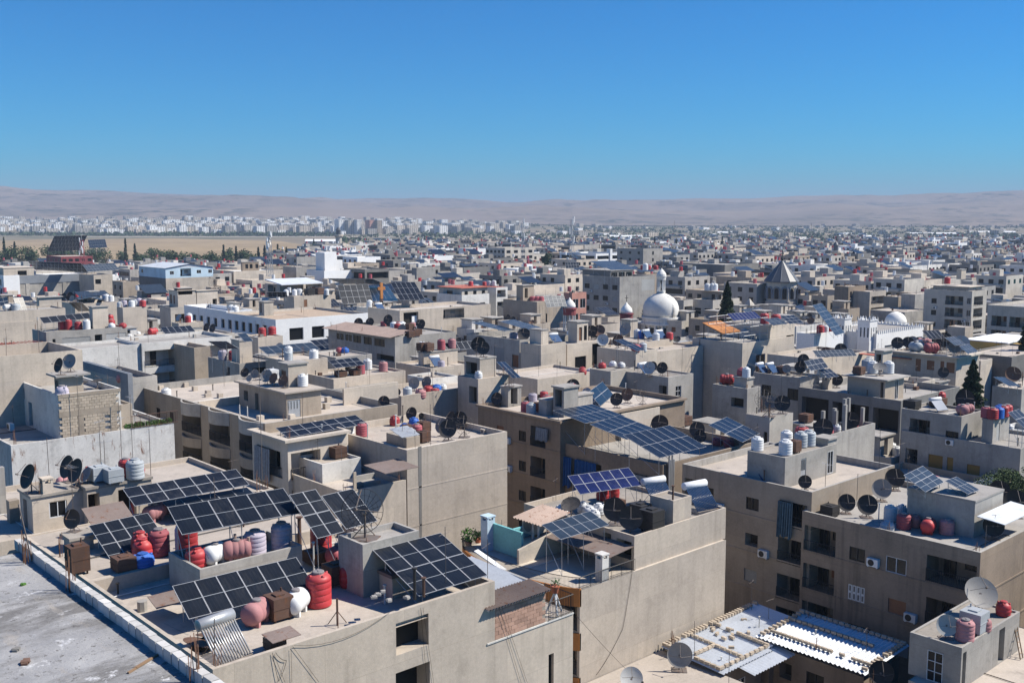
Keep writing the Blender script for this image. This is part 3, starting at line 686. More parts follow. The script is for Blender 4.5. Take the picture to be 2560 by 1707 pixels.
def cloth(b, p0, p1, drop, mats, name='curtain', out=.15, axis='x', wave=.08, n=26):
    """a hanging cloth between two points along a facade"""
    m = MB(); k = 0; vs = []
    for i in range(n + 1):
        t = i / n; q = Vector(p0).lerp(Vector(p1), t); o = out + wave * math.sin(t * 40) + random.uniform(-.02, .02)
        for j in range(5):
            w = Vector((-o * (1 + j * .12), 0, 0)) if axis == 'x' else Vector((0, -o * (1 + j * .12), 0)); m.v.append(tuple(q + w - Vector((0, 0, drop * j / 4 * (1 + .05 * math.sin(t * 17))))))
    for i in range(n):
        for j in range(4): m.f.append((i * 5 + j, i * 5 + 5 + j, i * 5 + 6 + j, i * 5 + 1 + j)); m.m.append(0)
    return part(name, m, mats, b.root)
# ================================================================ near buildings
V = Vector
# ---- white rough roof we look down on, lower left
P0 = U(518, 1703, 26)
W0 = bld('rough whitewashed flat roof in the lower left corner', None, 0, 0, 26, at='the rough white roof', wall='greywall', roof='whiteroof', ph=.02, X=22, Y=22.5, P=V((P0.x - 22, P0.y - 10.4, 26)))
bm_ = MB(); bm_.box(-.1, -.182, 0, .1, .182, .29); BLK = bm_.mesh('block', 'paleblock')
for i in range(54):
    o = obj('block', BLK, W0.root, V((P0.x - .1 + random.uniform(-.012, .012), P0.y - 8.8 + i * .4, 25.98)) - ORG[W0.root.name], random.uniform(-.06, .06))
m = MB(); m.box(P0.x - 22, P0.y + 12.0, 25.98, P0.x - .9, P0.y + 12.25, 26.22); part('edge_kerb', m, 'whiteroof', W0.root)
for q in (c1(165, 790), c1(505, 960), c1(1335, 1545)): rebar(W0, q, z=26.0, n=9, h=1.0, s=.16)
m = MB(); p = U(*c1(205, 770), 26.05); m.cyl(p, p + V((-.25, .1, 1.7)), .02, n=4); part('bent_rod', m, 'pole', W0.root)
def litter(q, dims, mats, label, rz):
    p = U(*q, 25.985); m = MB(); m.box(-dims[0] / 2, -dims[1] / 2, 0, dims[0] / 2, dims[1] / 2, dims[2]); m.box(-dims[0] * .3, -dims[1] * .7, dims[2] * .3, dims[0] * .1, dims[1] * .7, dims[2] * 1.2)
    o = obj('debris', m.mesh('debris', mats), None, p, rz); tag(o, label, 'debris')
litter(c1(952, 1430), (1.3, .05, .04), 'wood', 'broken wooden stick lying on the rough white roof', .5)
litter(c1(165, 1435), (.32, .14, .05), 'dishrust', 'dark scrap piece on the rough white roof at its left edge', 1.1)
litter(c1(150, 935), (.14, .08, .05), 'grassgreen', 'small green scrap on the rough white roof', .3)
litter(c1(105, 1355), (.22, .12, .05), 'darkgrey', 'grey lump of rubble on the rough white roof', .9)

# ---- G: nearest beige building with solar panels and tanks
G = bld('nearest beige building with dark solar panels and red tanks', (532, 1673), 219, 1237, 18, at='the nearest beige roof', wall='beige', roof='dust', ph=.75, cornice=0,
        right=[(9.0, 11.0, 2.95, 14, 'hole', 1.1), (9.05, 10.95, .55, 2.1, 'hole', .9)])
G.wall['label'] = 'smooth beige rendered wall with a dark shaft'
gx, gy = G.P.x, G.P.y
GB = bld('roof behind the nearest beige roof with leaning solar panels', (0, 0), 0, 0, 18, at='the roof behind the nearest beige roof', X=15.2, Y=10.1, P=V((gx, gy + G.Y, 17.3)), ph=.06, wall='beige')
# white chalk lines and hatch on the roof
m = MB()
for a, c in ((c1(1315, 1010), c1(1540, 1110)),): pass
tp = room(G, c1(1290, 835), c1(1115, 0)[0], c1(1950, 0)[0], 19.0, wall='greywall', ph=.5, roof='oldroof', Y=3.6, name='tank_platform')
G2 = room(G, c2(275, 675), c2(120, 0)[0], c2(640, 0)[0], 20.0, wall='greywall', ph=.3, roof='greyroof', name='stair_house')
lid = room(G, c2(470, 1105), c2(285, 0)[0], c2(610, 0)[0], 18.35, wall='beige', roof='brownsheet', slab=.12, name='shaft_cover')
for q in ((375, 1003), (405, 985), (445, 1040), (560, 1022), (350, 1020)):
    p = U(*c2(*q), lid.deck); s_ = MB(); s_.box(-.14, -.1, 0, .15, .1, .09); s_.box(-.08, -.13, .02, .1, .07, .12)
    tag(obj('stone', s_.mesh('stone', 'greyroof'), None, p, random.uniform(0, 3)), 'pale loose stone on the brown shaft cover', 'stone', 'loose stones on the shaft cover')
pipe(G, c2(615, 1030), 1.5, .07, z=18.2, mats='darkmetal'); pipe(G, c2(680, 1015), .9, .07, z=18.2, mats='rustbox'); pipe(G, c2(325, 985), 1.3, .06); pipe(G, c1(2027, 850), 1.6, .05)
arr('front row of six dark solar panels over the nearest beige roof', c1(1220, 1155), c1(2035, 945), c1(1110, 940), 18.0, 6, 1, deck=G.deck)
arr('second row of six dark solar panels above the tank platform', c1(1175, 610), c1(1940, 470), c1(1080, 432), 20.5, 6, 1, deck=17.3)
arr('long double row of solar panels rearmost on the left roofs', c1(870, 425), c1(1612, 287), c1(790, 312), 19.3, 7, 2, 'cellplain', deck=17.3)
arr('lower double row of solar panels just below the rearmost long row', c1(1130, 485), c1(1690, 385), c1(1045, 395), 18.6, 5, 1, deck=17.3)
arr('steep leaning block of eight solar panels beside the rusty cabinet', c1(740, 812), c1(1130, 715), c1(570, 550), 17.7, 4, 2, deck=17.24)
arr('solar panels in two rows right of the second row', c1(2050, 635), c1(2225, 590), c1(1865, 352), 19.6, 2, 2, deck=17.3)
arr('pair of solar panels behind the black wire mesh dish', c1(2235, 575), c1(2440, 520), c1(2075, 358), 19.6, 2, 1, deck=17.3)
arr('block of eight dark solar panels at the right end of the nearest roof', c2(640, 1005), c2(1085, 870), c2(340, 708), 18.3, 4, 2, deck=G.deck)
# tanks on the platform
for q, col, d, k, h in (((1215, 740), 'red', 1.05, 'v', 1.9), ((1270, 815), 'red', 1.15, 's', 1.05), ((1650, 735), 'lilactank', 1.15, 'v', 1.35), ((1820, 700), 'lilactank', 1.1, 'v', 1.5), ((1190, 735), 'lilactank', .9, 'v', 1.7)):
    tank(tp, c1(*q), col, d, h, k, rz=.6)
tank(tp, c1(1390, 795), 'whitetank', .95, kind='h', rz=R(205), label='white lying water tank with black lettering on its round end')
wt = TOPS[-1]; L = MB()
for pts in ([(-.2, -.05), (-.1, .06), (-.02, -.04), (.06, .05), (.14, -.03), (.22, .04)], [(-.12, .12), (-.02, .15), (.1, .11)], [(-.05, -.14), (.06, -.1)]):
    L.tube([(-.735 - .0 * a, a, .58 + b_) for a, b_ in pts], .012, 4)
ll = obj('lettering', L.mesh('lettering', 'darkmetal'), wt); ll.location = (0, 0, 0); ll.rotation_euler = (0, 0, math.pi); ll.location.x = 0
tank(tp, c1(1530, 775), 'pinktank', 1.0, kind='h', rz=R(160))
pipe(tp, c1(1522, 775), 1.4, .08, mats='rosesheet', cap=False); pipe(tp, c1(1610, 770), 1.2, .07, mats='rosesheet', cap=False); pipe(G, c1(1925, 680), 1.7, .11, mats='rustbox')
tank(G, c1(2060, 1065), 'red', 1.25, 1.75, 'v'); tank(G, c1(2262, 945), 'red', 1.1, 1.35, 's'); tank(G, c1(2075, 740), 'red', 1.2, 1.9, 'v', z=17.3); tank(G, c1(2185, 800), 'fadedred', 1.0, kind='h', rz=R(200))
tank(G, c1(1660, 1185), 'pinktank', 1.05, kind='h', rz=R(210)); tank(G, c1(1912, 1118), 'whitetank', 1.05, kind='h', rz=R(215))
boxtank(G, c1(1800, 1150), 1.05, 1.15); boxtank(G, c1(2165, 930), 1.0, 1.1); boxtank(G, c1(2050, 790), 1.2, .7, z=17.3)
boxtank(GB, c1(800, 840), 1.0, .75); boxtank(GB, c1(505, 860), .95, 1.5)
tank(GB, c1(925, 815), 'bluetank', 1.15, .75, 's', label='blue squat water tank beside the leaning solar panels'); tank(GB, c1(925, 760), 'red', 1.1, 1.1, 's'); tank(GB, c1(910, 725), 'red', 1.0, 1.2, 's'); tank(GB, c1(1030, 740), 'fadedred', 1.12, 1.5, 'v')
tank(GB, c1(900, 475), 'fadedred', 1.0, 1.15, 's'); tank(GB, c1(1000, 520), 'pinktank', .95, kind='h', rz=R(20)); tank(GB, c1(1085, 470), 'pinktank', 1.0, 1.15, 's'); boxtank(GB, c1(1015, 465), .8, 1.1, col='greytank')
tank(GB, c1(1150, 470), 'whitetank', 1.0, 1.1, 's'); tank(GB, c1(1240, 440), 'whitetank', 1.1, .9, 's')
gr = room(GB, c1(460, 650), c1(412, 0)[0], c1(580, 0)[0], 18.6, wall='greywall', zb=17.2, roof='oldroof')
dish(gr, c1(475, 590), 1.1, 'dishrust', el=15)
dish(tp, c2(285, 640), 2.2, 'wire', z=20.0, label='large black wire mesh satellite dish on the grey stair house', az=215, el=20)
slabx = slab(G, c1(1010, 1085), 0, 0, 17.95, .04, 'brownsheet', 'tin_hood', X=1.7, Y=1.0, tilt=.3)
pipe(G, c1(920, 1100), .5, .25, mats='greywall', cap=False, name='vent_box')
m = MB(); p = U(*c1(2180, 1195), G.deck); m.cyl(p, p + V((0, 0, 1.3)), .05, n=6)
for t in range(3): m.cyl(p + V((.5 * math.cos(t * 2.1), .5 * math.sin(t * 2.1), 0)), p + V((0, 0, .7)), .02, n=4)
r_ = thing('pipe_stand', 'rusty steel post on a tripod on the nearest beige roof', 'post', p); part('post', m, 'rustbox', r_)
# water heater at the near corner, with bowl shaped tanks
heater(G, c1(1460, 1420), 'tube', 1.55, rz=R(8), tankc='steel', s=1.12, label='silver tube solar water heater at the near corner of the roof')
for q, dd in ((c1(1300, 1345), 1.5), (c1(1370, 1300), 1.4)):
    p = U(*q, G.deck); r_ = thing('old_dish', 'old brown satellite dish lying flat by the near heater', 'satellite dish', p, 'old dishes lying on the nearest roof', random.uniform(0, 3)); me, fd, ms = dish_parts('dishrust')
    o = obj('reflector', me, r_, (0, 0, .42)); o.scale = (dd, dd, dd); o.rotation_euler = (math.pi + .25, .2, 0); m = MB(); m.lathe([(.4, 0), (.45, .2), (.3, .3)], 14); obj('base_drum', m.mesh('base_drum', 'darkmetal'), r_)
boxtank(G, c1(1775, 1350), .75, .55, col='darkmetal', label='black cabinet under a tin lid at the roof edge'); slab(G, c1(1760, 1310), 0, 0, 18.05, .03, 'brownsheet', 'tin_lid', X=1.4, Y=.95, tilt=.12)
# parapet of left part + dividing wall
wallbox(G, (219, 1446), 0, (432, 0)[0], 18.0, wall='beige', Y=.2, name='dividing_wall')
m = MB()
for a, c in (((1320, 1010), (1545, 1110)), ((860, 905), (990, 962)), ((965, 885), (1100, 925)), ((715, 930), (850, 990)), ((1150, 1135), (1300, 1200)), ((1060, 1180), (1215, 1255))):
    A_, C_ = U(*c1(*a), G.deck + .006), U(*c1(*c), G.deck + .006); t_ = (C_ - A_).normalized().cross(V((0, 0, 1))) * .03; m.poly(A_ - t_, C_ - t_, C_ + t_, A_ + t_)
part('floor_joint', m, 'greyroof', G.root)
# pink block storey, corrugated roof, balcony
y0 = gy; pk0 = onplane(*c2(1090, 1060), 'y', y0); pk1 = onplane(*c2(1470, 1000), 'y', y0); pkb = onplane(*c2(1090, 1305), 'y', y0); bal = onplane(*c2(1635, 1125), 'y', y0)
GP = bld('beige building with pink block wall and corrugated tin roof', (0, 0), 0, 0, pkb.z, at='the pink block wall building', X=bal.x - gx - G.X - .003, Y=7, P=V((gx + G.X + .003, y0 + .0, pkb.z)), ph=.05, wall='beige',
         right=[(bal.x - gx - G.X - 1.75, bal.x - gx - G.X - 1.35, 1.9, 4.0, 'glass', .3), (bal.x - gx - G.X - 1.7, bal.x - gx - G.X - .1, 4.6, 7, 'loggia', 1.2)])
bh, bw = .215, .44; bmk = MB(); bmk.box(-bw / 2 + .008, 0, .008, bw / 2 - .008, .2, bh - .008); RB = bmk.mesh('block', 'roseblock')
x0_, x1_ = pk0.x + .02, pk1.x; zt_ = pk0.z - .08; nrow = int((zt_ - pkb.z) / bh); ncol = int((x1_ - x0_) / bw)
m = MB(); m.box(x0_, y0 + .035, pkb.z, x0_ + ncol * bw, y0 + .17, pkb.z + nrow * bh); part('mortar_core', m, 'mortar', GP.root)
for r in range(nrow):
    for c in range(ncol - (r % 2)):
        obj('block', RB, GP.root, V((x0_ + (c + .5 + .5 * (r % 2)) * bw, y0 + .012 + random.uniform(-.008, .008), pkb.z + r * bh)) - ORG[GP.root.name])
m = MB(); m.box(x0_ - .15, y0 - .05, pkb.z - .1, bal.x, y0 - .002, pkb.z - .02); part('ledge', m, 'white', GP.root)
m = MB(); m.box(x0_ + ncol * bw, y0 + .3, pkb.z, x0_ + ncol * bw + .18, y0 + 6, zt_); m.box(x0_ - .2, y0 + .2, pkb.z, x0_, y0 + 6, zt_); part('side_wall', m, 'greywall', GP.root)
gx1 = x0_ + ncol * bw + .15; ly_ = ext(V((gx1, y0 - .3, zt_ + .5)), 'y', c2(985, 0)[0])
m = MB(); corrug(m, x0_ - .3, y0 - .3, gx1, y0 - .3 + ly_, zt_ - .12, zt_ + .12, 'y', .03, .2); part('corrugated_roof', m, 'sheet', GP.root)
m = MB(); corrug(m, x0_ - .3, y0 - .35, gx1, y0 + 1.4, zt_ - .05, zt_ + .06, 'y', .03, .2); part('edge_sheet', m, 'brownsheet', GP.root)
railing(GP.root, V((x0_ + ncol * bw + .2, y0, pkb.z)), 'y', 0, bal.x - x0_ - ncol * bw - .25, 0, 1.0, .12)
railing(GP.root, V((bal.x, y0, pkb.z)), 'x', -2.2, -.05, 0, 1.0, .12)
p = V((bal.x - .9, y0 + .5, pkb.z)); r_ = thing('garden_pot', 'terracotta pot of flowers on a white arched stand on the balcony', 'flower pot', p)
m = MB(); m.lathe([(.16, 1.15), (.24, 1.5), (.27, 1.5), (.27, 1.56), (.2, 1.56)], 14, p); part('pot', m, 'terracotta', r_); m = MB()
for t in range(3): m.cyl(p + V((.5 * math.cos(t * 2.1), .5 * math.sin(t * 2.1), 0)), p + V((0, 0, 1.2)), .06, n=6)
part('stand', m, 'whitemetal', r_); m = MB()
for i in range(40):
    a, b_ = random.uniform(0, 6.3), random.uniform(0, .3); q = p + V((b_ * math.cos(a), b_ * math.sin(a), 1.55 + random.uniform(0, .3))); m.poly(q, q + V((.1, 0, .03)), q + V((.06, .08, .06)))
part('leaves', m, 'green', r_)
for i, (a, c) in enumerate((((370, 960), (650, 1560)), ((300, 1100), (330, 1580)))): pass
# cables down the wall
for k, (a, c) in enumerate(((c2(650, 1080), c2(690, 1568)), (c2(665, 1080), c2(735, 1568)), (c2(1150, 1060), c2(1300, 1568)), (c2(1170, 1060), c2(1340, 1568)), (c1(1890, 1330), c1(2060, 1560)), (c1(1770, 1380), c1(1840, 1560)), (c1(1880, 1340), c1(1885, 1560)))):
    cable('wall_cable', f'thin dark cable hanging down the nearest beige wall', [onplane(*a, 'y', gy - .06), onplane(*c, 'y', gy - .05)], .0, .008)
cable('wall_cable', 'black cable sagging along the nearest parapet top', [onplane(*c1(1900, 1325), 'y', gy - .06), onplane(*c2(475, 1090), 'y', gy - .06)], .5, .01)
cable('wall_cable', 'coiled black cable bundle at the nearest roof edge', [onplane(*c1(1760, 1370), 'y', gy - .06), onplane(*c1(1800, 1555), 'y', gy - .08), onplane(*c1(1850, 1420), 'y', gy - .06), onplane(*c1(1780, 1370), 'y', gy - .07)],   .1, .012)

# ---- J: low rooms with dishes, left
J = bld('left beige roof with small rooms, dishes and lying pink tank', c1(0, 715), -200, c1(1000, 0)[0], 17.75, at='the left roof of small rooms', wall='beige', roof='dust', ph=.35, Y=13, X=22, P=V((12, 61.6, 18.55)))
jr = room(J, c1(205, 378), c1(125, 0)[0], c1(560, 0)[0], 19.55, left=[(.6, 1.3, .3, 2.2, 'hole', .4)], right=[(.95, 2.0, .45, 1.4, 'white', .12)], wall='beige', roof='oldroof', slab=.1)
jr2 = room(J, c1(560, 322), c1(500, 0)[0], c1(975, 0)[0], 19.7, right=[(.05, .75, .3, 2.4, 'hole', .6), (1.9, 3.0, .35, 2.4, 'hole', .7)], wall='beige', roof='oldroof', slab=.1)
for q, dd, cc, el in (((95, 315), 1.45, 'dishblack', 20), ((195, 340), 1.5, 'dishblack', 22), ((390, 255), 1.5, 'dishblack', 22), ((560, 295), 1.0, 'dishpale', 35)): dish(jr, c1(*q), dd, cc, el, az=188)
tank(jr, c1(440, 330), 'pinktank', .9, kind='h', rz=R(0)); boxtank(jr2, c1(735, 275), .95, .9, col='greytank'); boxtank(jr2, c1(640, 265), 1.0, .95, col='greytank')
tank(jr2, c1(695, 195), 'red', .95, .6, 's', z=20.6); tank(jr2, c1(590, 245), 'red', 1.0, .8, 's'); tank(jr2, c1(815, 235), 'red', .9, 1.2, 'v'); tank(jr2, c1(875, 248), 'greytank', 1.1, 1.3, 'v', label='pale grey ribbed water tank on the left roof of small rooms')
chimney(jr, c1(315, 345), .6, .9); column(J, c1(18, 470), 3.0, .4); column(J, c1(90, 525), 1.4, .6, mats='tan')
dish(J, c1(10, 770), 1.3, 'dishblack', 20, z=17.2, az=190, label='black dish on a tripod at the left edge above the white roof')
for q, hh in (((665, 420), 5.0), ((690, 400), 4.2), ((795, 300), 5.), ((985, 470), 5.5), ((480, 600), 4.2)): mast(J, c1(*q), hh, bars=1)
for q in ((260, 345), (310, 300), (480, 230), (610, 300)): rebar(jr, c1(*q), n=5, h=.9, s=.2)
slab(J, c1(600, 560), 0, 0, 18.9, .04, 'brownsheet', 'tin_shed_roof', X=2.4, Y=1.7, tilt=.7)
# ---- W: white house with block upper storey
W = bld('white house with rust stained wall below a bare block storey', c4(90, 1112), -60, c4(1450, 0)[0], 18, at='the white house below the block storey', wall='rustwhite', roof='greyroof', ph=.35, Y=11, left=[(2, 3, 1.8, 3.2, 'hole', .3), (5, 6.2, 1.8, 3.2, 'white', .14)])
bs = bh2 = room(W, c4(480, 690), c4(112, 0)[0], c4(1000, 0)[0], 21.5, zb=17.6, wall='white', roof='greyroof', ph=.5, name='upper_storey', left=[(3.9, 4.9, 1.6, 3.75, 'hole', .5), (.5, 3.0, .5, 1.5, 'hole', 1.5)])
# its long wall of separate hollow blocks
bw, bh = .42, .24; m = MB(); m.box(-bw / 2 + .01, 0, .01, bw / 2 - .01, .16, bh - .01); SB = m.mesh('block', 'sandblock')
X_, y_ = bs.X, bs.P.y; nr = int((21.3 - 17.62) / bh); ncl = int(X_ / bw)
for r in range(nr):
    if r in (8, 9): continue
    for c in range(ncl):
        u = (c + .5 + .5 * (r % 2)) * bw
        if u > X_ - .2 or (r < 8 and abs(u - 1.75) < .28): continue
        if r < 7 and (abs(u - 4.0) < .15 or abs(u - 5.1) < .12) and r % 2 == 0: continue
        obj('block', SB, W.root, V((bs.P.x + u, y_ - .14 + random.uniform(-.008, .008), 17.62 + r * bh)) - ORG[W.root.name])
m = MB(); m.box(bs.P.x, y_ - .15, 17.62 + 8 * bh, bs.P.x + X_, y_, 17.62 + 10 * bh); m.box(bs.P.x + 1.5, y_ - .15, 17.62, bs.P.x + 2.0, y_, 17.6 + 8 * bh); m.box(bs.P.x, y_ - .16, 17.62 + nr * bh, bs.P.x + X_, y_, 21.5); part('concrete_beam', m, 'tan', W.root)
bs2 = room(W, c4(990, 775), c4(900, 0)[0], c4(1085, 0)[0], 20.7, zb=17.6, wall='blockwall', ph=.2)
wt_ = room(W, c4(500, 540), c4(450, 0)[0], c4(690, 0)[0], 23.2, zb=21., wall='sandblock', roof='greyroof', slab=.5, left=[(.2, .9, .4, 1.7, 'hole', .3)])
dish(wt_, c4(487, 495), 1.25, 'dishblack', 18, az=190); dish(wt_, c4(585, 500), 1.35, 'dishgrey', 22, az=212)
tank(bs, c4(370, 770), 'lilactank', 1.1, 1.2, 's', z=20.9)
dish(bs, c4(690, 655), 1.0, 'dishblack', 85); dish(bs, c4(810, 640), 1.0, 'dishblack', 82)
aircon(W, c4(90, 990), rz=-1.57); railing(W.root, V((bs.P.x + X_ + .4, W.P.y, 18)), 'y', 0, 4.2, 0, 1.1, .1, 'rustbox')
for q, hh in (((895, 1160), 5.5), ((1020, 1270), 5.8), ((850, 1420), 4.5), ((1090, 1050), 3.)): mast(W, c4(*q), hh, z=17.6, bars=1)
m = MB(); gp_ = V((W.P.x + W.X - 2.2, W.P.y + .3, 18))
for i in range(900):
    q = V((gp_.x + random.uniform(-2.1, 2.1), gp_.y + random.uniform(-.25, .25), 17.95 + random.uniform(0, .4))); a = random.uniform(0, 6); m.poly(q, q + V((.12 * math.cos(a), .12 * math.sin(a), .04)), q + V((0.02, .03, .14)))
r_ = thing('creeper_plant', 'bright green creeper along the wall top beside the block storey', 'plant', gp_); part('leaves', m, 'grassgreen', r_)
# ---- L: tall plain wall far left, L2 slate parapet building
L_ = bld('tall plain beige wall at the left edge behind the block storey', c4(685, 315), 0, 0, 24, at='the tall plain wall', wall='beige', ph=1.2, X=22, Y=9, P=V((U(*c4(685, 315), 24).x - 22, U(*c4(685, 315), 24).y, 24)))
L2 = bld('slate grey walled building beside the tall plain wall', c4(1065, 515), c4(690, 0)[0], c4(1072, 0)[0], 20, wall='slatewall', ph=1.4, X=.5)
L3 = bld('grey roof terrace between slate wall and block storey', c4(1005, 560), c4(700, 0)[0], 0, 19.2, wall='greywall', X=4, ph=.6)
tank(L3, c4(1100, 625), 'pinktank', 1.0, kind='h', z=19, rz=0); tank(L3, c4(1085, 705), 'whitetank', 1.0, 1.2, z=18)

# ---- K: curved balcony building
pk = U(*c4(2210, 930), 18); pe = U(*c4(1140, 590), 18)
K = bld('long building with undulating curved balconies and dusty roof', c4(2210, 930), c4(1140, 0)[0], c5(1000, 0)[0], 18, at='the curved balcony building', wall='tan', roof='dust', ph=.7, parm='greywall', X=14.5,
        left=[(u, u + w_, v, v + 2.0, 'loggia', 1.3) for v in (1.2, 4.3, 7.4) for u, w_ in ((11.2, 4.3), (17.3, 4.2), (23.4, 4.6))] + [(5, 5.9, v, v + 1.2, 'glass', .14) for v in (1.7, 4.8, 7.9)] + [(8.3, 9.2, v, v + 1.2, 'glass', .14) for v in (1.7, 4.8, 7.9)])
for v in (0, 3.1, 6.2, 9.3):                     # bulging balcony fronts
    for u, w_ in ((11.2, 4.3), (17.3, 4.2), (23.4, 4.6)):
        m = MB(); n = 10; zt = 18 - v + (.0 if v == 0 else -.35) + .004; zb_ = zt - (1.25 if v == 0 else .95)
        for i in range(n):
            def q(k): t = k / n; return (K.P.x - .75 * math.sin(math.pi * t) - .05, K.P.y + K.Y - u - w_ * t)
            (xa, ya), (xb, yb) = q(i), q(i + 1); m.hexa([(xa, ya, zb_), (xb, yb, zb_), (xb + .18, yb, zb_), (xa + .18, ya, zb_), (xa, ya, zt), (xb, yb, zt), (xb + .18, yb, zt), (xa + .18, ya, zt)])
        part('balcony_front', m, 'greywall' if v == 0 else 'tan', K.root)
        if v: 
            m = MB(); ce = V((K.P.x - .02, K.P.y + K.Y - u - w_ / 2, 0)); m.v += [(K.P.x + .3, K.P.y + K.Y - u, zb_ + .05), (K.P.x + .3, K.P.y + K.Y - u - w_, zb_ + .05)]; base = 0
            pts = [(K.P.x - .75 * math.sin(math.pi * k / n), K.P.y + K.Y - u - w_ * k / n, zb_ + .05) for k in range(n + 1)]; m.v += pts; m.f.append(tuple([0] + list(range(2, n + 3)) + [1])); m.m.append(0); part('balcony_floor', m, 'tan', K.root)
kp = room(K, c5(385, 680), c4(1990, 0)[0], c5(675, 0)[0], 19.7, wall='tan', roof='dust', slab=.35, left=[(1.0, 1.9, .7, 1.7, 'hole', .3), (3.3, 4.0, .7, 2.9, 'hole', .4)], right=[(.1, 1.5, .7, 2.9, 'metaldoor', .1)])
kp2 = room(K, c5(405, 590), c5(325, 0)[0], c5(560, 0)[0], 22.0, zb=19.8, wall='beige', roof='greyroof', slab=.12, left=[(.4, 1.3, .5, 2.3, 'brown', .1)])
tank(kp, c5(522, 620), 'whitetank', 1.0, 1.25); tank(kp, c5(622, 605), 'whitetank', 1.0, 1.25)
for q, dd, cc in (((45, 560), 1.0, 'dishblack'), ((125, 570), 1.0, 'dishgrey'), ((80, 590), .7, 'dishgrey'), ((285, 615), 1.1, 'dishrust'), ((225, 605), 1.3, 'dishgrey'), ((365, 635), 1.1, 'dishrust'), ((665, 575), 1.1, 'dishgrey')): dish(kp, c5(*q), dd, cc, 25)
boxtank(kp, c5(265, 560), 1.1, 1.0, col='whitetank')
for q in ((1210, 610), (1625, 655), (1735, 690), (1835, 715), (1515, 615)): column(K, c4(*q), .5, .5, mats='beige')
for q in ((2000, 865), (2065, 880)): pipe(K, c4(*q), 1.1, .05, cap=False)
for q in ((735, 750), (720, 805), (430, 900), (170, 910)): column(K, c5(*q), .55, .55, mats='cream')
wallbox(K, c4(1660, 860), 0, c4(2000, 0)[0], 18.05, wall='beige', Y=.2)
wallbox(K, c5(870, 860), 0, c5(1320, 0)[0], 19.0, wall='beige', Y=.25, name='party_wall')
# K2: projecting slab with array
K2 = bld('beige flat with projecting roof slab and striped curtains', c5(395, 1060), c5(212, 0)[0], c5(900, 0)[0], 17.6, at='the projecting slab roof', wall='cream', roof='dust', ph=.5, Y=6.2,
         left=[(.8, 5.2, 1.3, 3.6, 'loggia', 1.2), (.8, 5.2, 4.5, 6.6, 'loggia', 1.2)], right=[(.3, 3.2, 1.3, 3.6, 'loggia', 1.2), (.3, 3, 4.5, 6.6, 'loggia', 1.)], cornice=.5)
arr('fourteen dark solar panels on the roof slab beside curved balconies', c5(395, 1045), c5(1065, 930), c5(295, 965), 17.5, 7, 2, 'cellplain', deck=17.1)
tank(K2, c5(905, 1015), 'whitetank', 1.05, 1.3); tank(K2, c5(1018, 1035), 'fadedred', 1.1, 1.25)
cloth(K2, V((K2.P.x - .1, K2.P.y + 5.3, 16.3)), V((K2.P.x - .1, K2.P.y + 2.6, 16.3)), 2.9, 'greycloth')
# ---- B: big plain beige wall, centre
Bb = bld('large plain beige side wall with dark stain in the centre', (1017, 1125), c5(1010, 0)[0], 1268, 17, at='the large plain wall roof', wall='beige', roof='dust', ph=.6, band=3.3, bandq=.02, Y=12.6)
m = MB(); p = onplane(*c5(1500, 1120), 'y', Bb.P.y - .0)
m.hexa([(p.x - .10, p.y - .02, p.z - 9), (p.x + .10, p.y - .02, p.z - 9), (p.x + .10, p.y - .004, p.z - 9), (p.x - .10, p.y - .004, p.z - 9), (p.x - .2, p.y - .02, p.z), (p.x + .16, p.y - .02, p.z), (p.x + .16, p.y - .004, p.z), (p.x - .2, p.y - .004, p.z)]); part('drain_run', m, 'darkgrey', Bb.root)
chimney(Bb, c5(2180, 985), .5, .4)
bl = room(Bb, c5(1390, 1150), c5(1210, 0)[0], c5(1500, 0)[0], 17.3, wall='blockwall', ph=.1, Y=3)
for q, col, d, k, h in (((1290, 945), 'red', 1.0, 's', .95), ((1450, 955), 'bluetank', 1.0, 's', .9), ((1475, 1045), 'fadedred', 1.0, 'v', 1.3), ((1415, 1075), 'greytank', 1.1, 'v', 1.2), ((1370, 990), 'bluetank', .9, 's', .7)): tank(Bb, c5(*q), col, d, h, k)
boxtank(Bb, c5(1530, 1085), .95, 1.0); boxtank(Bb, c5(1535, 1000), .95, 1.0); boxtank(Bb, c5(1400, 1010), .8, .8)
for q, dd, cc, az in (((1255, 880), 1.2, 'dishblack', None), ((1435, 920), 1.3, 'dishblack', None), ((1690, 1035), 1.45, 'dishgrey', 195), ((1735, 1075), 1.65, 'dishblack', 215), ((1835, 975), 1.45, 'dishblack', None), ((1765, 960), 1.3, 'dishblack', 180), ((1870, 1045), 1.7, 'wire', 225), ((1545, 880), .6, 'dishblack', None)): dish(Bb, c5(*q), dd, cc, 20, az)
slab(Bb, c5(1350, 1045), 0, 0, 17.9, .04, 'sheetgrey', 'lean_to_sheet', X=1.9, Y=1.8, tilt=.5)
pipe(Bb, c5(1300, 985), 1.4, .06); pipe(Bb, c5(1210, 880), 1.6, .05, mats='pole')
B2 = bld('low white room and sunken terrace left of the large plain wall', (0, 0), 0, 0, 14.5, at='the sunken white terrace', X=49.65 - 43.6, Y=10.5, P=V((43.6, 67.7, 14.5)), ph=.5, wall='beige', roof='dust')
b2r = room(B2, c5(685, 1270), c5(550, 0)[0], c5(1010, 0)[0], 16.4, wall='white', ph=.3, roof='dust', Y=4.2)
boxtank(b2r, c5(815, 1215), 1.2, 1.0); dish(b2r, c5(660, 1205), .9, 'dishblack', 20)
slab(B2, c5(1210, 1345), 0, 0, 16.0, .05, 'brownsheet', 'tin_awning', X=3.4, Y=3.0, tilt=.15)
wallbox(B2, c5(1395, 1480), 0, 0, 16.0, zb=14, wall='blockwall', X=.25, Y=.1)
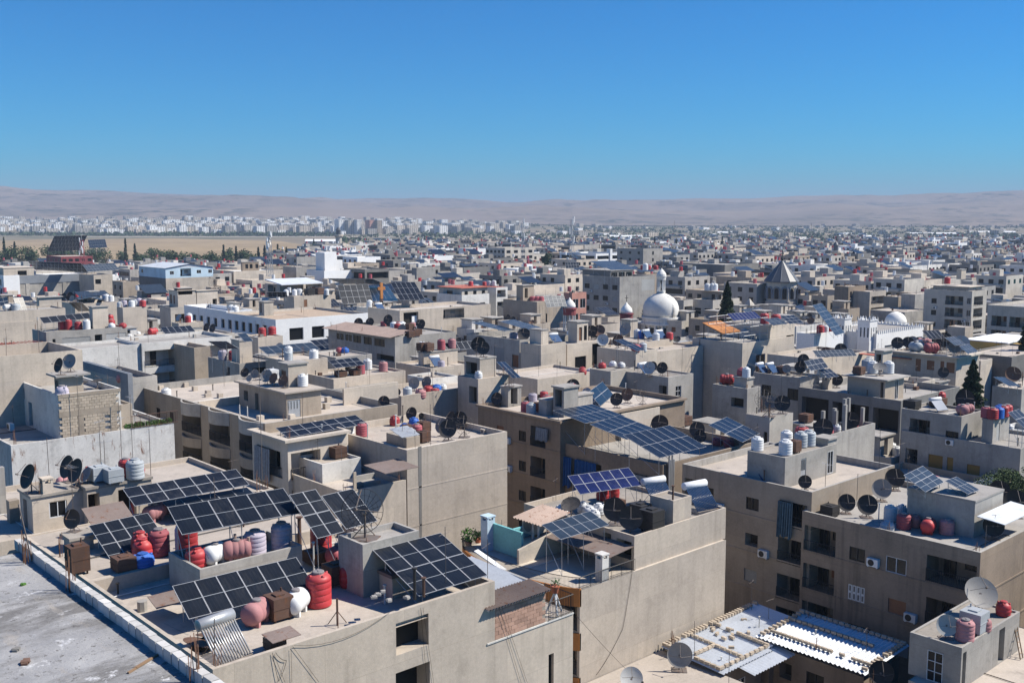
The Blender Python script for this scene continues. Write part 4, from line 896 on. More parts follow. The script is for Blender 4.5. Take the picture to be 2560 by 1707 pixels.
mast(B2, c2(150, 600), 9.5, z=14.2, bars=1, label='tall thin black antenna pole rising before the large plain wall')
m = MB(); p = V((B2.P.x + 2.5, B2.P.y + 1.6, 14.0)); r_ = thing('old_sofa', 'old grey green sofa on the sunken white terrace', 'sofa', p)
m.box(p.x, p.y, 14.05, p.x + 2.1, p.y + .8, 14.45); part('seat', m, 'greyroof', r_); m = MB(); m.box(p.x, p.y + .8, 14.05, p.x + 2.1, p.y + 1.0, 14.9); part('backrest', m, 'greyroof', r_)
# ---- P: brown flats with blue curtain, long arrays
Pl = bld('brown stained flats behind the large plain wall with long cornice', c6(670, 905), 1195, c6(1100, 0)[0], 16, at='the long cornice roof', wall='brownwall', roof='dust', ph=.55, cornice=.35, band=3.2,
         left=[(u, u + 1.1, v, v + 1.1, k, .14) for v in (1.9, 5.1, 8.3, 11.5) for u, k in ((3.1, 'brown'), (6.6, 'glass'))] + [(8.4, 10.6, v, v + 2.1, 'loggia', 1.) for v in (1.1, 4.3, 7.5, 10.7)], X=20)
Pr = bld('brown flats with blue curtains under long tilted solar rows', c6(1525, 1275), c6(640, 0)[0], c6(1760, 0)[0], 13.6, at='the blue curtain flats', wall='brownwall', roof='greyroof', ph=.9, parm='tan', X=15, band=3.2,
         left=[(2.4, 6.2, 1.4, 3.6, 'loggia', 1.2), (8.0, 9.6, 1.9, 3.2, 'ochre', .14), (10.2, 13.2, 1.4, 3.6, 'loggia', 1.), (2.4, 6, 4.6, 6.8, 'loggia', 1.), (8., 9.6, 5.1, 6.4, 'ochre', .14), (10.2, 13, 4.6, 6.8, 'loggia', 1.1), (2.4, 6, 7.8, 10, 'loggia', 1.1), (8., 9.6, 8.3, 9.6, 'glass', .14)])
yy = Pr.P.y + Pr.Y
cloth(Pr, V((Pr.P.x - .12, yy - .2, 12.3)), V((Pr.P.x - .12, yy - 2.4, 12.3)), 3.0, 'bluecloth'); cloth(Pr, V((Pr.P.x - .12, yy - 2.8, 12.3)), V((Pr.P.x - .12, yy - 5.8, 12.3)), 3.1, 'bluecloth')
cloth(Pr, V((Pr.P.x - .12, Pr.P.y + 4.2, 12.2)), V((Pr.P.x - .12, Pr.P.y + .5, 12.2)), 2.2, 'greycloth')
cloth(Pl, V((Pl.P.x - .1, Pl.P.y + 3.3, 14.9)), V((Pl.P.x - .1, Pl.P.y + 1.5, 14.9)), 1.3, 'greycloth', 'awning')
arr('lowest of three long tilted solar rows above the blue curtains', c6(1500, 1215), c6(1890, 1120), c6(1190, 1025), 14.5, 6, 2, 'cellmid', deck=12.7)
arr('middle of three long tilted solar rows above the blue curtains', c6(1225, 1062), c6(1465, 975), c6(915, 935), 15.3, 5, 2, 'cellmid', deck=12.7)
arr('topmost of three long tilted solar rows above the blue curtains', c6(880, 925), c6(1210, 865), c6(605, 820), 16.2, 6, 2, 'cellmid', deck=12.9)
arr('narrow solar panel strip behind the topmost long solar row', c6(1005, 785), c6(1115, 690), c6(905, 665), 15.6, 2, 2, 'cellmid', deck=15.2)
arr('solar panels above red tanks left of the white tank roof', c6(2190, 1085), c6(2335, 1010), c6(1905, 940), 14.2, 4, 2, 'cellmid', deck=13)
for q in ((380, 835, 'fadedred'), (425, 850, 'greytank')): tank(Pl, c6(q[0], q[1]), q[2], 1.05, 1.25)
boxtank(Pl, c6(495, 830), .9, 1.0); pr_ = room(Pl, c6(235, 785), c6(185, 0)[0], c6(345, 0)[0], 17.6, wall='greywall', right=[(.4, 1.4, .1, 1.9, 'hole', .4)], slab=.1)
dish(Pl, c6(90, 780), 1.4, 'dishblack', 20); tank(Pl, c6(330, 690), 'red', .95, 1.0); tank(Pl, c6(440, 745), 'lilactank', 1., 1.)
prr = room(Pl, c6(555, 745), c6(505, 0)[0], c6(940, 0)[0], 17.0, wall='greywall', slab=.1)
tank(prr, c6(560, 650), 'fadedred', 1.1, 1.2); tank(prr, c6(672, 668), 'red', 1.05, 1.25); dish(prr, c6(775, 710), 1.7, 'dishblack', 22); dish(prr, c6(890, 730), 1.1, 'dishpale', 30); room(Pl, c6(700, 640), c6(610, 0)[0], c6(820, 0)[0], 18.5, wall='greywall', left=[(.3, 1.3, .2, 2.0, 'hole', .5)])
pc = room(Pr, c6(1180, 850), c6(1110, 0)[0], c6(1500, 0)[0], 15.6, wall='cream', ph=.4, roof='dust')
for q, dd, cc in (((1140, 800), 1.6, 'dishblack'), ((1230, 760), 1.5, 'dishrust'), ((1355, 770), 1.5, 'wire'), ((1465, 945), 1.9, 'dishblack'), ((1820, 1010), 1.7, 'dishblack'), ((1965, 960), 1.3, 'dishblack')): dish(pc, c6(*q), dd, cc, 20, z=15.2 if q[1] < 800 else 13.4)
tank(Pr, c6(1375, 930), 'red', 1.0, 1.1, z=13.6); tank(Pr, c6(1545, 915), 'fadedred', .9, 1.5, z=13.6); tank(Pr, c6(1980, 1110), 'fadedred', 1.2, .8, 's'); tank(Pr, c6(2075, 1125), 'fadedred', 1.1, .8, 's'); boxtank(Pr, c6(1700, 945), 1.3, 1.1, z=13.6)
pp = onplane(*c6(1620, 1400), 'y', Pr.P.y - .2)
for i in range(4):
    m = MB(); m.cyl((Pr.P.x + .6 + i * .22, Pr.P.y - .25, 3), (Pr.P.x + .6 + i * .22, Pr.P.y - .25, 14.4 - .4 * (i % 2)), .09, n=8); part('flue_pipe', m, 'steel', Pr.root)
# ---- E: terrace house, blue solar array
Eb = bld('beige house with curved orange edged terrace and tall plain wall', (1450, 1475), 1156, 1815, 11.6, at='the terrace house roof', wall='beige', roof='cream', ph=.05,
         left=[(15, 20.5, .6, 2.9, 'loggia', 1.2), (15, 20.5, 3.7, 6.0, 'loggia', 1.2), (8, 13, .6, 2.9, 'loggia', 1.2), (8, 13, 3.7, 6, 'loggia', 1.2)])
m = MB(); Ex, Ey, EY = Eb.P.x, Eb.P.y, Eb.Y; n = 24
for zt, zb_, mt, nm in ((11.7, 10.45, 'orangewall', 'balcony_front'), (8.6, 7.4, 'orangewall', 'balcony_front'), (5.5, 4.3, 'orangewall', 'balcony_front')):
    m = MB(); fl = MB()
    def q(k): t = k / n; return (Ex - 1.5 * math.sin(math.pi * min(1, t * 1.0)) ** .7 - .02, Ey + EY * (1 - t))
    for i in range(n):
        (xa, ya), (xb, yb) = q(i), q(i + 1); m.hexa([(xa, ya, zb_), (xb, yb, zb_), (xb + .15, yb, zb_), (xa + .15, ya, zb_), (xa, ya, zt), (xb, yb, zt), (xb + .15, yb, zt), (xa + .15, ya, zt)])
    part(nm, m, mt, Eb.root); fl.v += [(*q(k), zt - .12) for k in range(n + 1)]; fl.f.append(tuple(range(n + 1))); fl.m.append(0); part('balcony_floor', fl, 'cream', Eb.root)
m = MB()
for i in range(n * 6):
    t = i / (n * 6); xa, ya = Ex - 1.5 * math.sin(math.pi * t) ** .7 + .03, Ey + EY * (1 - t); m.cyl((xa, ya, 11.7), (xa, ya, 12.45), .012, n=3, caps=False)
m.tube([(Ex - 1.5 * math.sin(math.pi * k / n) ** .7 + .03, Ey + EY * (1 - k / n), 12.45) for k in range(n + 1)], .025, 4); part('railing', m, 'darkmetal', Eb.root)
railing(Eb.root, V((Ex, Ey, 11.6)), 'y', 0, 5.6, 0, .85, .13, out=-.05)
up_ = room(Eb, (1586, 1340), 1310, 1815, 14.0, zb=11.55, wall='beige', roof='oldroof', ph=.35, left=[(1, 2, .3, 2.4, 'door', .1), (5.5, 6.7, .8, 1.7, 'white', .14), (9.5, 10.4, .35, 2.4, 'hole', .4), (11.0, 12.6, .5, 1.8, 'hole', .2)], name='upper_storey')
Eb.deck = 11.55
tw = room(Eb, c2(2282, 392), c2(2150, 0)[0], 1729, 15.6, zb=13.6, wall='beige', ph=.2, Y=2.2, roof='oldroof', name='roof_room')
slab(Eb, c2(2030, 690), 0, 0, 13.2, .06, 'brownsheet', 'tin_awning', X=.1, Y=6.0) if False else None
m = MB(); ax, ay = up_.P.x, up_.P.y; m.hexa([(ax - 2.6, ay, 13.0), (ax, ay, 13.25), (ax, ay + 7, 13.25), (ax - 2.6, ay + 7, 13.0), (ax - 2.6, ay, 13.05), (ax, ay, 13.3), (ax, ay + 7, 13.3), (ax - 2.6, ay + 7, 13.05)]); part('tin_awning', m, 'brownsheet', Eb.root)
wp0 = U(*c2(1470, 870), 11.6); m = MB(); m.hexa([(ax - 5.2, ay + 6.3, 11.55), (ax, ay + 6.3, 11.55), (ax, ay + 6.5, 11.55), (ax - 5.2, ay + 6.5, 11.55), (ax - 5.2, ay + 6.3, 12.6), (ax, ay + 6.3, 13.6), (ax, ay + 6.5, 13.6), (ax - 5.2, ay + 6.5, 12.6)]); part('screen_wall', m, 'cream', Eb.root)
chimney(Eb, c2(1820, 905), .65, 1.9, mats='white'); chimney(Eb, c2(1085, 705), .75, 2.6, mats='bluewall')
m = MB(); q0 = U(*c2(1140, 680), 11.6); m.box(q0.x, q0.y, 11.6, q0.x + 5.5, q0.y + .2, 12.5); q1 = U(*c2(1300, 770), 11.6); m.box(q1.x, q1.y, 11.6, q1.x + .2, q1.y + 4.5, 13.6); part('painted_wall', m, 'turquoise', Eb.root)
for q, lb in ((c2(1190, 670), 'tall gilt vase on the turquoise terrace'), (c2(1165, 690), 'short terracotta pot on the turquoise terrace')):
    p = U(*q, 11.56); m = MB(); s_ = 1 if 'tall' in lb else .4; m.lathe([(.1, 0), (.14, .2 * s_), (.2, .7 * s_), (.12, 1.1 * s_), (.17, 1.25 * s_)], 14, p); r_ = thing('vase', lb, 'vase', p); part('vase_body', m, 'gilt' if s_ == 1 else 'terracotta', r_)
def bush(name, label, p, rx, rz, n, mats, cat='plant', size=.16):
    r_ = thing(name, label, cat, p); m = MB()
    for i in range(n):
        a, b_, t = random.uniform(0, 6.3), random.random() ** .5 * rx, random.random(); q = V((p.x + b_ * math.cos(a), p.y + b_ * math.sin(a), p.z + .3 + t * rz)); e_ = random.uniform(0, 6); m.poly(q, q + V((size * math.cos(e_), size * math.sin(e_), size * .3)), q + V((size * .5 * math.cos(e_ + 1), size * .5 * math.sin(e_ + 1), size * .8)))
    part('leaves', m, mats, r_); m = MB(); m.lathe([(.2, 0), (.3, .35), (.33, .35)], 10, p); part('planter', m, 'terracotta', r_)
bush('potted_plant', 'yellow green potted shrub at the terrace corner', U(*c2(960, 680), 11.56), .55, .9, 260, 'grassgreen'); bush('potted_plant', 'dark green potted plants behind the turquoise chimney', U(*c2(1135, 640), 11.56), .5, .6, 200, 'green'); bush('potted_plant', 'low green potted plant left of the turquoise chimney', U(*c2(1020, 660), 11.56), .4, .5, 160, 'green')
arr('bright blue solar array of twelve panels before the blue curtains', c2(1680, 350), c2(2080, 290), c2(1598, 230), 15.3, 6, 2, 'cellblue', deck=13.65)
arr('grey solar array of five panels hanging over the terrace', c2(1555, 640), c2(1870, 545), c2(1430, 545), 14.4, 5, 1, 'cellgrey', deck=11.6)
up_.at = Eb.at
tank(up_, c2(1825, 385), 'red', 1.05, 1.05, 's'); tank(up_, c2(1893, 375), 'red', 1.0, 1.3, 's', z=14.3)
for q in ((1800, 480), (1770, 520), (1700, 470), (1560, 490), (1735, 495)): tank(up_, c2(*q), 'whitetank', .95, .9, 's')
dish(up_, c2(1905, 545), 1.75, 'dishblack', 10, az=215); dish(up_, c2(2005, 600), 1.75, 'dishblack', 10, az=222); dish(up_, c2(1620, 500), 1.5, 'dishblack', 60)
boxtank(up_, c2(2140, 585), 1.35, 1.6, col='darkmetal'); boxtank(up_, c2(2070, 520), 1.2, 1.3, col='darkmetal'); boxtank(up_, c2(1905, 440), 1.2, .7, col='rustbox')
heater(up_, c2(2190, 420), 'bluetube', 1.7, rz=R(-12), s=1.25, z=13.8, label='blue tube water heater with rusty white drum on the terrace house'); heater(tw, c3(240, 455), 'bluetube', 1.7, rz=R(-10), s=1.3, z=13.65, label='blue tube water heater right of the roof room corner')
m = MB(); p = U(*c2(1500, 500), 14.2); corrug(m, p.x - 2.2, p.y - 1.0, p.x + .9, p.y + 1.9, 14.25, 14.65, 'x', .05, .3, 'x'); part('corrugated_canopy', m, 'rosesheet', Eb.root)
p = U(*c2(1385, 590), 13.0); r_ = thing('roof_cooler', 'pale yellow box cooler with round fan on the terrace house', 'cooler', p); m = MB(); m.box(p.x - .7, p.y - .6, 13, p.x + .7, p.y + .6, 14.25); part('case', m, 'cream', r_); m = MB(); m.cyl((p.x - .705, p.y, 13.6), (p.x - .73, p.y, 13.6), .45, n=18); part('fan_grille', m, 'darkgrey', r_)
pipe(Eb, c2(1375, 740), 2.4, .09); pipe(Eb, c2(1410, 740), 2.4, .09); pipe(tw, c2(2232, 420), 1.2, .07, mats='rustbox'); pipe(up_, c2(2145, 390), 1.0, .08, mats='darkmetal'); pipe(up_, c2(2220, 550), 1.1, .06)
# dark balcony slot at the near corner of E
m = MB(); cable('wall_cable', 'thin cable looping down the tall plain wall of the terrace house', [onplane(*f2(1600, 240), 'y', Ey - .05), onplane(*f2(1490, 900), 'y', Ey - .05), onplane(*f2(1180, 1440), 'y', Ey - .05)], .2, .015)
cable('wall_cable', 'straight cable from pink block balcony to low roof', [V((bal.x, y0, pkb.z)), U(*f2(1600, 1440), 5)], .1, .012)
# ---- C: pale roof with penthouse
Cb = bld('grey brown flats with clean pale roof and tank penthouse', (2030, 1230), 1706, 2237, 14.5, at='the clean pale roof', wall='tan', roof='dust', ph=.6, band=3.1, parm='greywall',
         left=[(u, u + 1.25, v, v + 1.05, k, .16) for v, k in ((1.6, 'glass'), (4.7, 'hole'), (7.8, 'grey')) for u in (2.2, 6.8)] + [(10.0, 12.6, v, v + 2.1, 'loggia', 1.1) for v in (1.2, 4.3, 7.4, 10.2)] + [(.3, 1.6, v, v + 2.1, 'hole', 1.) for v in (1.2, 4.3, 7.4)])
cloth(Cb, V((Cb.P.x - .1, Cb.P.y + 2.9, 13.3)), V((Cb.P.x - .1, Cb.P.y + 1.5, 13.3)), 2.9, 'tealcloth', wave=.12)
cp = room(Cb, c7(345, 1215), c7(30, 0)[0], c7(775, 0)[0], 16.5, wall='greywall', roof='oldroof', ph=.15, right=[(2.4, 3.2, .5, 2.5, 'metaldoor', .1), (6.6, 7.5, .5, 2.5, 'white', .1)])
for q, col, d, h, k in (((110, 1155), 'whitetank', 1.05, 1.25, 'v'), ((252, 1085), 'whitetank', 1.05, 1.3, 'v'), ((345, 1190), 'whitetank', 1.15, 1.35, 'v'), ((395, 1055), 'red', 1.25, 1.35, 'v'), ((472, 1125), 'greytank', 1.15, 1.4, 'v'), ((540, 1115), 'greytank', 1.15, 1.45, 'v')): tank(cp, c7(*q), col, d, h, k)
boxtank(cp, c7(420, 1170), .85, 1.05); room(Cb, c7(700, 1070), c7(590, 0)[0], c7(775, 0)[0], 16.9, zb=16.2, wall='greywall')
heater(Cb, c7(180, 1405), 'flat', 1.75, rz=R(-12), s=1.2, label='flat blue water heater with white drum on the clean pale roof'); dish(Cb, c7(505, 1485), 1.1, 'dishblack', 10, az=220); mast(Cb, c7(825, 1530), 2.4, bars=1)
# ---- F: brown facade right
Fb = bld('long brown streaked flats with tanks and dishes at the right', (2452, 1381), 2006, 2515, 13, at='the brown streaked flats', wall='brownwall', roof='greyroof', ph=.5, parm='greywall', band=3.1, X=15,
         left=[(.25, 3.0, v, v + 2.15, 'loggia', 1.2) for v in (1.1, 4.2, 7.3)] + [(4.2, 5.5, 1.9, 2.95, 'glass', .14), (7.2, 8.8, 1.9, 3.1, 'white', .14), (10.3, 13.9, 1.05, 3.0, 'loggia', 1.3), (4.2, 5.6, 4.9, 6.1, 'louver', .12), (7.5, 8.9, 5.1, 6.2, 'brown', .14), (10.4, 13.9, 4.2, 6.2, 'loggia', 1.2), (4.3, 6.2, 8.0, 9.4, 'glass', .14), (7.6, 9.2, 8.2, 9.4, 'grey', .12), (10.4, 13.8, 7.3, 9.3, 'loggia', 1.2)])
fr_ = room(Fb, c3(2010, 405), c3(1575, 0)[0], 0, 15.2, wall='greywall', X=5, slab=.05)
arr('pale grey solar array of six panels over the brown flats', c3(1690, 335), c3(1810, 270), c3(1548, 225), 15.8, 3, 2, 'cellgrey', deck=15.2); arr('smaller pale grey solar array right of the six panels', c3(1965, 348), c3(2040, 320), c3(1815, 260), 15.6, 3, 1, 'cellgrey', deck=15.2)
for q, col, d, h, k in (((1440, 585), 'greytank', 1.05, .75, 's'), ((1548, 570), 'fadedred', 1.1, 1.25, 'v'), ((1460, 520), 'whitetank', 1.0, 1.3, 'v'), ((1530, 500), 'whitetank', .95, 1.1, 's'), ((1825, 605), 'pinktank', 1.1, 1.2, 'v'), ((1968, 545), 'red', 1.05, 1.5, 's'), ((2035, 520), 'red', 1.1, 1.4, 's')): tank(Fb, c3(*q), col, d, h, k)
tank(Fb, c3(1705, 600), 'red', 1.05, kind='h', rz=0.3); tank(Fb, c3(1620, 560), 'pinktank', .9, 1.0, 's')
boxtank(Fb, c3(1800, 500), .95, .9); boxtank(Fb, c3(1880, 590), 1.2, 1.1); boxtank(Fb, c3(1955, 600), 1.1, 1.1); boxtank(Fb, c3(1070, 490), 1.1, .9, col='darkmetal')
for q, dd, cc, az in (((1175, 475), 1.4, 'dishblack', 222), ((1308, 500), 1.6, 'dishblack', 222), ((1400, 395), 1.65, 'dishgrey', 222), ((1485, 325), 1.7, 'dishblack', 222), ((2155, 430), 1.9, 'dishblack', 225), ((2260, 500), 1.95, 'dishblack', 225), ((2160, 540), 1.3, 'dishblack', 225), ((2120, 640), 1.6, 'dishblack', 225)): dish(Fb, c3(*q), dd, cc, 14, az)
slab(Fb, c3(2200, 545), 0, 0, 14.2, .05, 'sheet', 'tin_canopy', X=6, Y=2.0, tilt=.2)
for q in ((1595, 510), (1715, 520), (2075, 690)): pipe(Fb, c3(*q), 1.6, .03, mats='pole', cap=False)
# ---- low roof and corrugated sheds between
LR = bld('low dusty beige roof at the foot of the tall plain wall', (0, 0), 0, 0, 5.0, at='the low dusty roof', X=12.5, Y=12.4, P=V((43.5, 33.0, 5.0)), ph=.02, roof='dust')
dish(LR, f3(650, 920), 1.75, 'dishgrey', 12, az=222, label='brown grey dish throwing its shadow on the low dusty roof'); dish(LR, f2(1590, 1650), 1.5, 'dishpale', 30, az=225, label='pale blue grey dish at the bottom edge on the low roof'); 
S1 = bld('left corrugated tin shed roof weighed down with blocks', (0, 0), 0, 0, 5.0, at='the left tin shed', X=11, Y=4.9, P=V((56.1, 40.3, 5.0)), ph=0, wall='brownwall', name='tin_shed', cat='shed', left=[(1, 2, 1, 3, 'hole', .4)], right=[(2, 3, 1.2, 2.2, 'white', .1), (5, 6, .8, 3, 'hole', .4)])
m = MB(); corrug(m, 55.6, 39.6, 61.5, 45.1, 5.25, 5.5, 'y', .05, .34); corrug(m, 61.4, 39.9, 67.4, 45.3, 5.35, 5.62, 'y', .05, .34); corrug(m, 57.5, 38.4, 62.5, 40.2, 5.0, 5.22, 'y', .05, .34); part('corrugated_roof', m, 'sheet', S1.root)
S2 = bld('right corrugated tin shed roof weighed down with blocks', (0, 0), 0, 0, 5.0, at='the right tin shed', X=5.0, Y=7.6, P=V((62.7, 33.2, 5.0)), ph=0, wall='brownwall', name='tin_shed', cat='shed', left=[(1, 2, 1, 2.2, 'hole', .4), (3.2, 4.6, 1, 2.4, 'glass', .2)])
m = MB(); corrug(m, 61.9, 32.7, 68.1, 41.4, 5.6, 5.9, 'x', .05, .34, 'x'); part('corrugated_roof', m, 'sheet', S2.root)
m = MB(); m.box(-.2, -.1, 0, .2, .1, .19); CB = m.mesh('concrete_block', 'sandblock')
def blk(x, y, z, rz, which): tag(obj('concrete_block', CB, None, (x, y, z), rz + random.uniform(-.12, .12)), f'loose block holding down the {which} tin shed roof', 'block', 'blocks weighing down the tin roofs')
def run(x0, y0, x1, y1, z0, z1, which, along=True, step=.46):
    L_n = math.hypot(x1 - x0, y1 - y0); n = int(L_n / step); a = math.atan2(y1 - y0, x1 - x0)
    for i in range(n + 1):
        t = i / max(1, n)
        if random.random() < .93: blk(x0 + (x1 - x0) * t, y0 + (y1 - y0) * t, z0 + (z1 - z0) * t + .05, a if along else a + 1.57, which)
run(55.8, 40.2, 55.8, 44.9, 5.3, 5.5, 'left'); run(55.8, 44.9, 67.2, 45.05, 5.5, 5.62, 'left', False, .36); run(61.5, 40.2, 61.5, 44.9, 5.35, 5.58, 'left'); run(56, 40.1, 61.3, 40.1, 5.3, 5.3, 'left', True, .55); run(58.6, 40.4, 58.6, 44.8, 5.28, 5.5, 'left'); run(56, 42.6, 58.4, 42.6, 5.4, 5.4, 'left'); run(61.8, 40.4, 67, 40.4, 5.4, 5.4, 'left', False, .6)
for i in range(14): blk(random.uniform(59, 67), random.uniform(41, 44.6), 5.48, random.uniform(0, 3), 'left')
run(67.8, 33, 67.8, 41.2, 5.92, 5.92, 'right'); run(66.0, 34.5, 66.0, 40.8, 5.82, 5.82, 'right'); run(63.2, 33.3, 63.2, 41.2, 5.7, 5.7, 'right'); run(62.4, 33.0, 67.7, 33.0, 5.66, 5.9, 'right', False, .4); run(62.4, 41.1, 67.7, 41.1, 5.66, 5.9, 'right', False, .5)
LR2 = bld('low beige roof corner at the bottom edge by the tin shed', (0, 0), 0, 0, 5.0, at='the low roof corner', X=6.4, Y=10, P=V((55.6, 22.5, 5.0)), ph=.02, roof='dust')
p0 = U(*c2(1180, 850), 11.6); p1 = p0 + V((-1.6, 1.2, 1.5)); r_ = thing('leaning_board', 'long white board leaning on the orange edged terrace rail', 'board', p0); m = MB(); w_ = V((.45, .1, 0)); t_ = V((0, 0, .08)); m.hexa([p0, p0 + w_, p1 + w_, p1, p0 + t_, p0 + w_ + t_, p1 + w_ + t_, p1 + t_]); part('plank', m, 'whitemetal', r_)
# ---- H: near right stair box
Hb = bld('pale concrete roof with ladder and stair box, lower right', (0, 0), 0, 0, 7.3, at='the lower right stair box', X=14, Y=8, P=V((U(2405, 1619, 10).x - 1.0, U(2405, 1619, 10).y - 5.2, 7.3)), ph=.05, wall='greywall', roof='dust')
hr = room(Hb, (2405, 1619), 2275, 2550, 10.0, wall='greywall', ph=.12, roof='oldroof', left=[(1.2, 2.2, .75, 2.9, 'grid', .1)], right=[(.2, .7, .4, 2.6, 'hole', .3), (5.5, 6.4, .4, 2.7, 'hole', .3)])
tank(hr, c3(1942, 1290), 'pinktank', 1.12, 1.4); boxtank(hr, c3(2000, 1235), 1.35, 1.4, col='greytank', label='stained pale steel tank beside the pink tank, lower right'); tank(hr, c3(2060, 1230), 'pinktank', 1.0, 1.0, 's'); tank(hr, c3(2190, 1130), 'red', .95, 1.0, 's')
dish(hr, c3(1820, 1280), 1.35, 'dishpale', 12, az=225, label='pale dented dish left of the pink tank, lower right'); dish(hr, c3(2035, 1120), 2.15, 'dishgrey', 40, az=228, label='largest grey dish half in shadow above the pink tank'); dish(LR2, c3(1395, 1600), 1.65, 'dishblack', 12, az=222, z=5, label='black dish at the bottom edge before the right tin shed')
p0, p1 = U(*c3(2310, 1410), 7.3), U(*c3(2250, 1090), 10.05); r_ = thing('ladder', 'wooden ladder leaning on the stair box, lower right', 'ladder', p0); sd_ = V((.4, 0, 0)); m = MB(); m.cyl(p0 - sd_ * .5, p1 - sd_ * .5, .04, n=5); part('rail', m, 'wood', r_); m = MB(); m.cyl(p0 + sd_ * .5, p1 + sd_ * .5, .04, n=5); part('rail', m, 'wood', r_)
for i in range(1, 9): m = MB(); q = p0.lerp(p1, i / 9); m.cyl(q - sd_ * .5, q + sd_ * .5, .025, n=4); part('rung', m, 'wood', r_)

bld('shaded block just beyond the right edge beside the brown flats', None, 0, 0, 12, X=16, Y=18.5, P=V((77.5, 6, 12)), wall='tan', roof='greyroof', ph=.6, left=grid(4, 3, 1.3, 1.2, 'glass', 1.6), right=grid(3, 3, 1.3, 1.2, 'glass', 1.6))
# ================================================================ middle distance
def PD(px, py, D): return V((0, 0, HC)) + ray(px, py) * D
# ---- left: white wall building with ruined balconies, tank house, etc.
M = bld('white plastered building with ruined balconies left of brown wall', c4(1180, 262), c4(900, 0)[0], c4(1405, 0)[0], 18, at='the ruined balcony building', wall='white', roof='greyroof', ph=.5, X=14.5, Y=10,
        right=[(.4, 13.6, 1.2, 3.6, 'loggia', 1.3), (.4, 13.6, 4.6, 6.8, 'loggia', 1.3), (.4, 13.6, 8, 10, 'loggia', 1.3)])
M2 = bld('blank white wall building behind the slate wall', (0, 0), 0, 0, 17.9, at='the blank white wall roof', wall='white', roof='greyroof', ph=.4, X=26, Y=8, P=V((M.P.x - 26.05, M.P.y + .4, 17.9)))
mh = bld('pale tank house with concrete frame at left', d1(615, 1020), d1(520, 0)[0], d1(1700, 0)[0], 17.6, at='the concrete frame tank house', wall='greywall', roof='oldroof', ph=.25, Y=7, right=[(1.0, 1.5, 1.2, 3.2, 'hole', .3), (8.2, 9.5, 1.0, 3.4, 'hole', .6), (2.6, 7.4, 1.2, 4, 'grey', .1), (10.2, 13.8, 1.0, 4, 'grey', .1)])
room(mh, d1(1235, 690), d1(1190, 0)[0], d1(1440, 0)[0], 21.6, wall='cream', roof='greyroof', slab=.15)
arr('solar row of six panels over red tanks at left', d1(585, 900), d1(1235, 830), d1(525, 820), 18.9, 6, 1, 'cellplain', deck=17.4)
for x_, col, h in ((830, 'red', 1.9), (915, 'red', 1.9), (1050, 'red', 1.5), (1160, 'whitetank', 1.8)): tank(mh, d1(x_, 985), col, 1.25, h)
tank(mh, d1(1490, 955), 'red', 1.3, 1.5); tank(mh, d1(1480, 940), 'red', 1.1, 2.2)
bld('beige wall block at the left edge with cable bundle', d1(-60, 745), -300, d1(355, 0)[0], 18.5, at='the left edge block', wall='beige', roof='greyroof', ph=.3, Y=8, X=13)
LB = bld('stepped beige block with grey rounded tank at left edge', d1(-80, 900), -200, d1(540, 0)[0], 16.3, at='the left edge step', wall='beige', ph=.3, Y=9)
tank(LB, d1(215, 735), 'greytank', 1.6, 1.5, z=18.2); tank(LB, d1(110, 735), 'whitetank', 1.3, kind='h', z=18.2, rz=0.2); tank(LB, d1(460, 875), 'red', 1.1, 1.0, 's'); tank(LB, d1(395, 880), 'red', 1.1, 1.2); tank(LB, d1(525, 870), 'greytank', .9, 1.2)
arr('small solar panel block at the left edge', d1(-120, 690), d1(125, 655), d1(-150, 575), 19.3, 4, 2, 'cellmid', deck=18.2); arr('upright solar block beside the grey rounded tank', d1(235, 725), d1(365, 715), d1(175, 560), 18.4, 2, 3, 'cellplain', deck=18.0)
q = bld('red tiled lean-to roof at the left edge', d1(30, 1230), -60, d1(350, 0)[0], 16.0, wall='greywall', ph=0, roof='redroof', Y=7)
m = MB()
for i in range(14): m.box(q.P.x + i * .6, q.P.y, 16.02, q.P.x + i * .6 + .12, q.P.y + 7, 16.1)
part('roof_rib', m, 'redroof', q.root)
m1 = bld('white and bare block building with grey band at upper left', d1(255, 262), d1(255, 0)[0] - 4, d1(1245, 0)[0], 17, at='the bare block building', wall='greywall', roof='brightwhite', ph=.5, Y=26, name='apartment_building')
mm = MB(); mm.box(m1.P.x - .05, m1.P.y - .2, 14.2, m1.P.x + m1.X, m1.P.y - .01, 16.9); part('concrete_band', mm, 'slatewall', m1.root)
for i in range(4): mm = MB(); x_ = m1.P.x + 2 + i * m1.X / 4.1; mm.box(x_, m1.P.y - .15, 8, x_ + 1.2, m1.P.y - .01, 14.2); part('column', mm, 'greywall', m1.root)
m1b = bld('white stair tower beside the bare block building', d1(45, 262), d1(-260, 0)[0], d1(258, 0)[0], 17.4, wall='brightwhite', roof='cream', ph=.4, Y=20, left=grid(3, 2, 1.4, 2.2), at='the white stair tower')
room(m1b, d1(45, 165), d1(-100, 0)[0], d1(450, 0)[0], 20.6, wall='cream', roof='cream', right=[(4.5, 7.5, 1.0, 2.6, 'hole', .3)])
bld('tan building with stepped shadow right of the bare block building', d1(1250, 255), d1(1230, 0)[0], d1(1500, 0)[0], 17.1, wall='cream', ph=.3, Y=14, right=[(.5, 2.5, 1.5, 3.2, 'hole', .3)])
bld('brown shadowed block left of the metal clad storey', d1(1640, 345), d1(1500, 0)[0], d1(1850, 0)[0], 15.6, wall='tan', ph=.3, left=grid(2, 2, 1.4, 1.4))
m5 = bld('building with pale blue metal clad top storey and gabled roof', d1(2215, 300), d1(1860, 0)[0], 533, 16.6, at='the metal clad building', wall='cream', roof='sheet', ph=.05, left=())
mm = MB(); x0, y0_, X, Y = m5.P.x, m5.P.y, m5.X, m5.Y; zt = 16.6
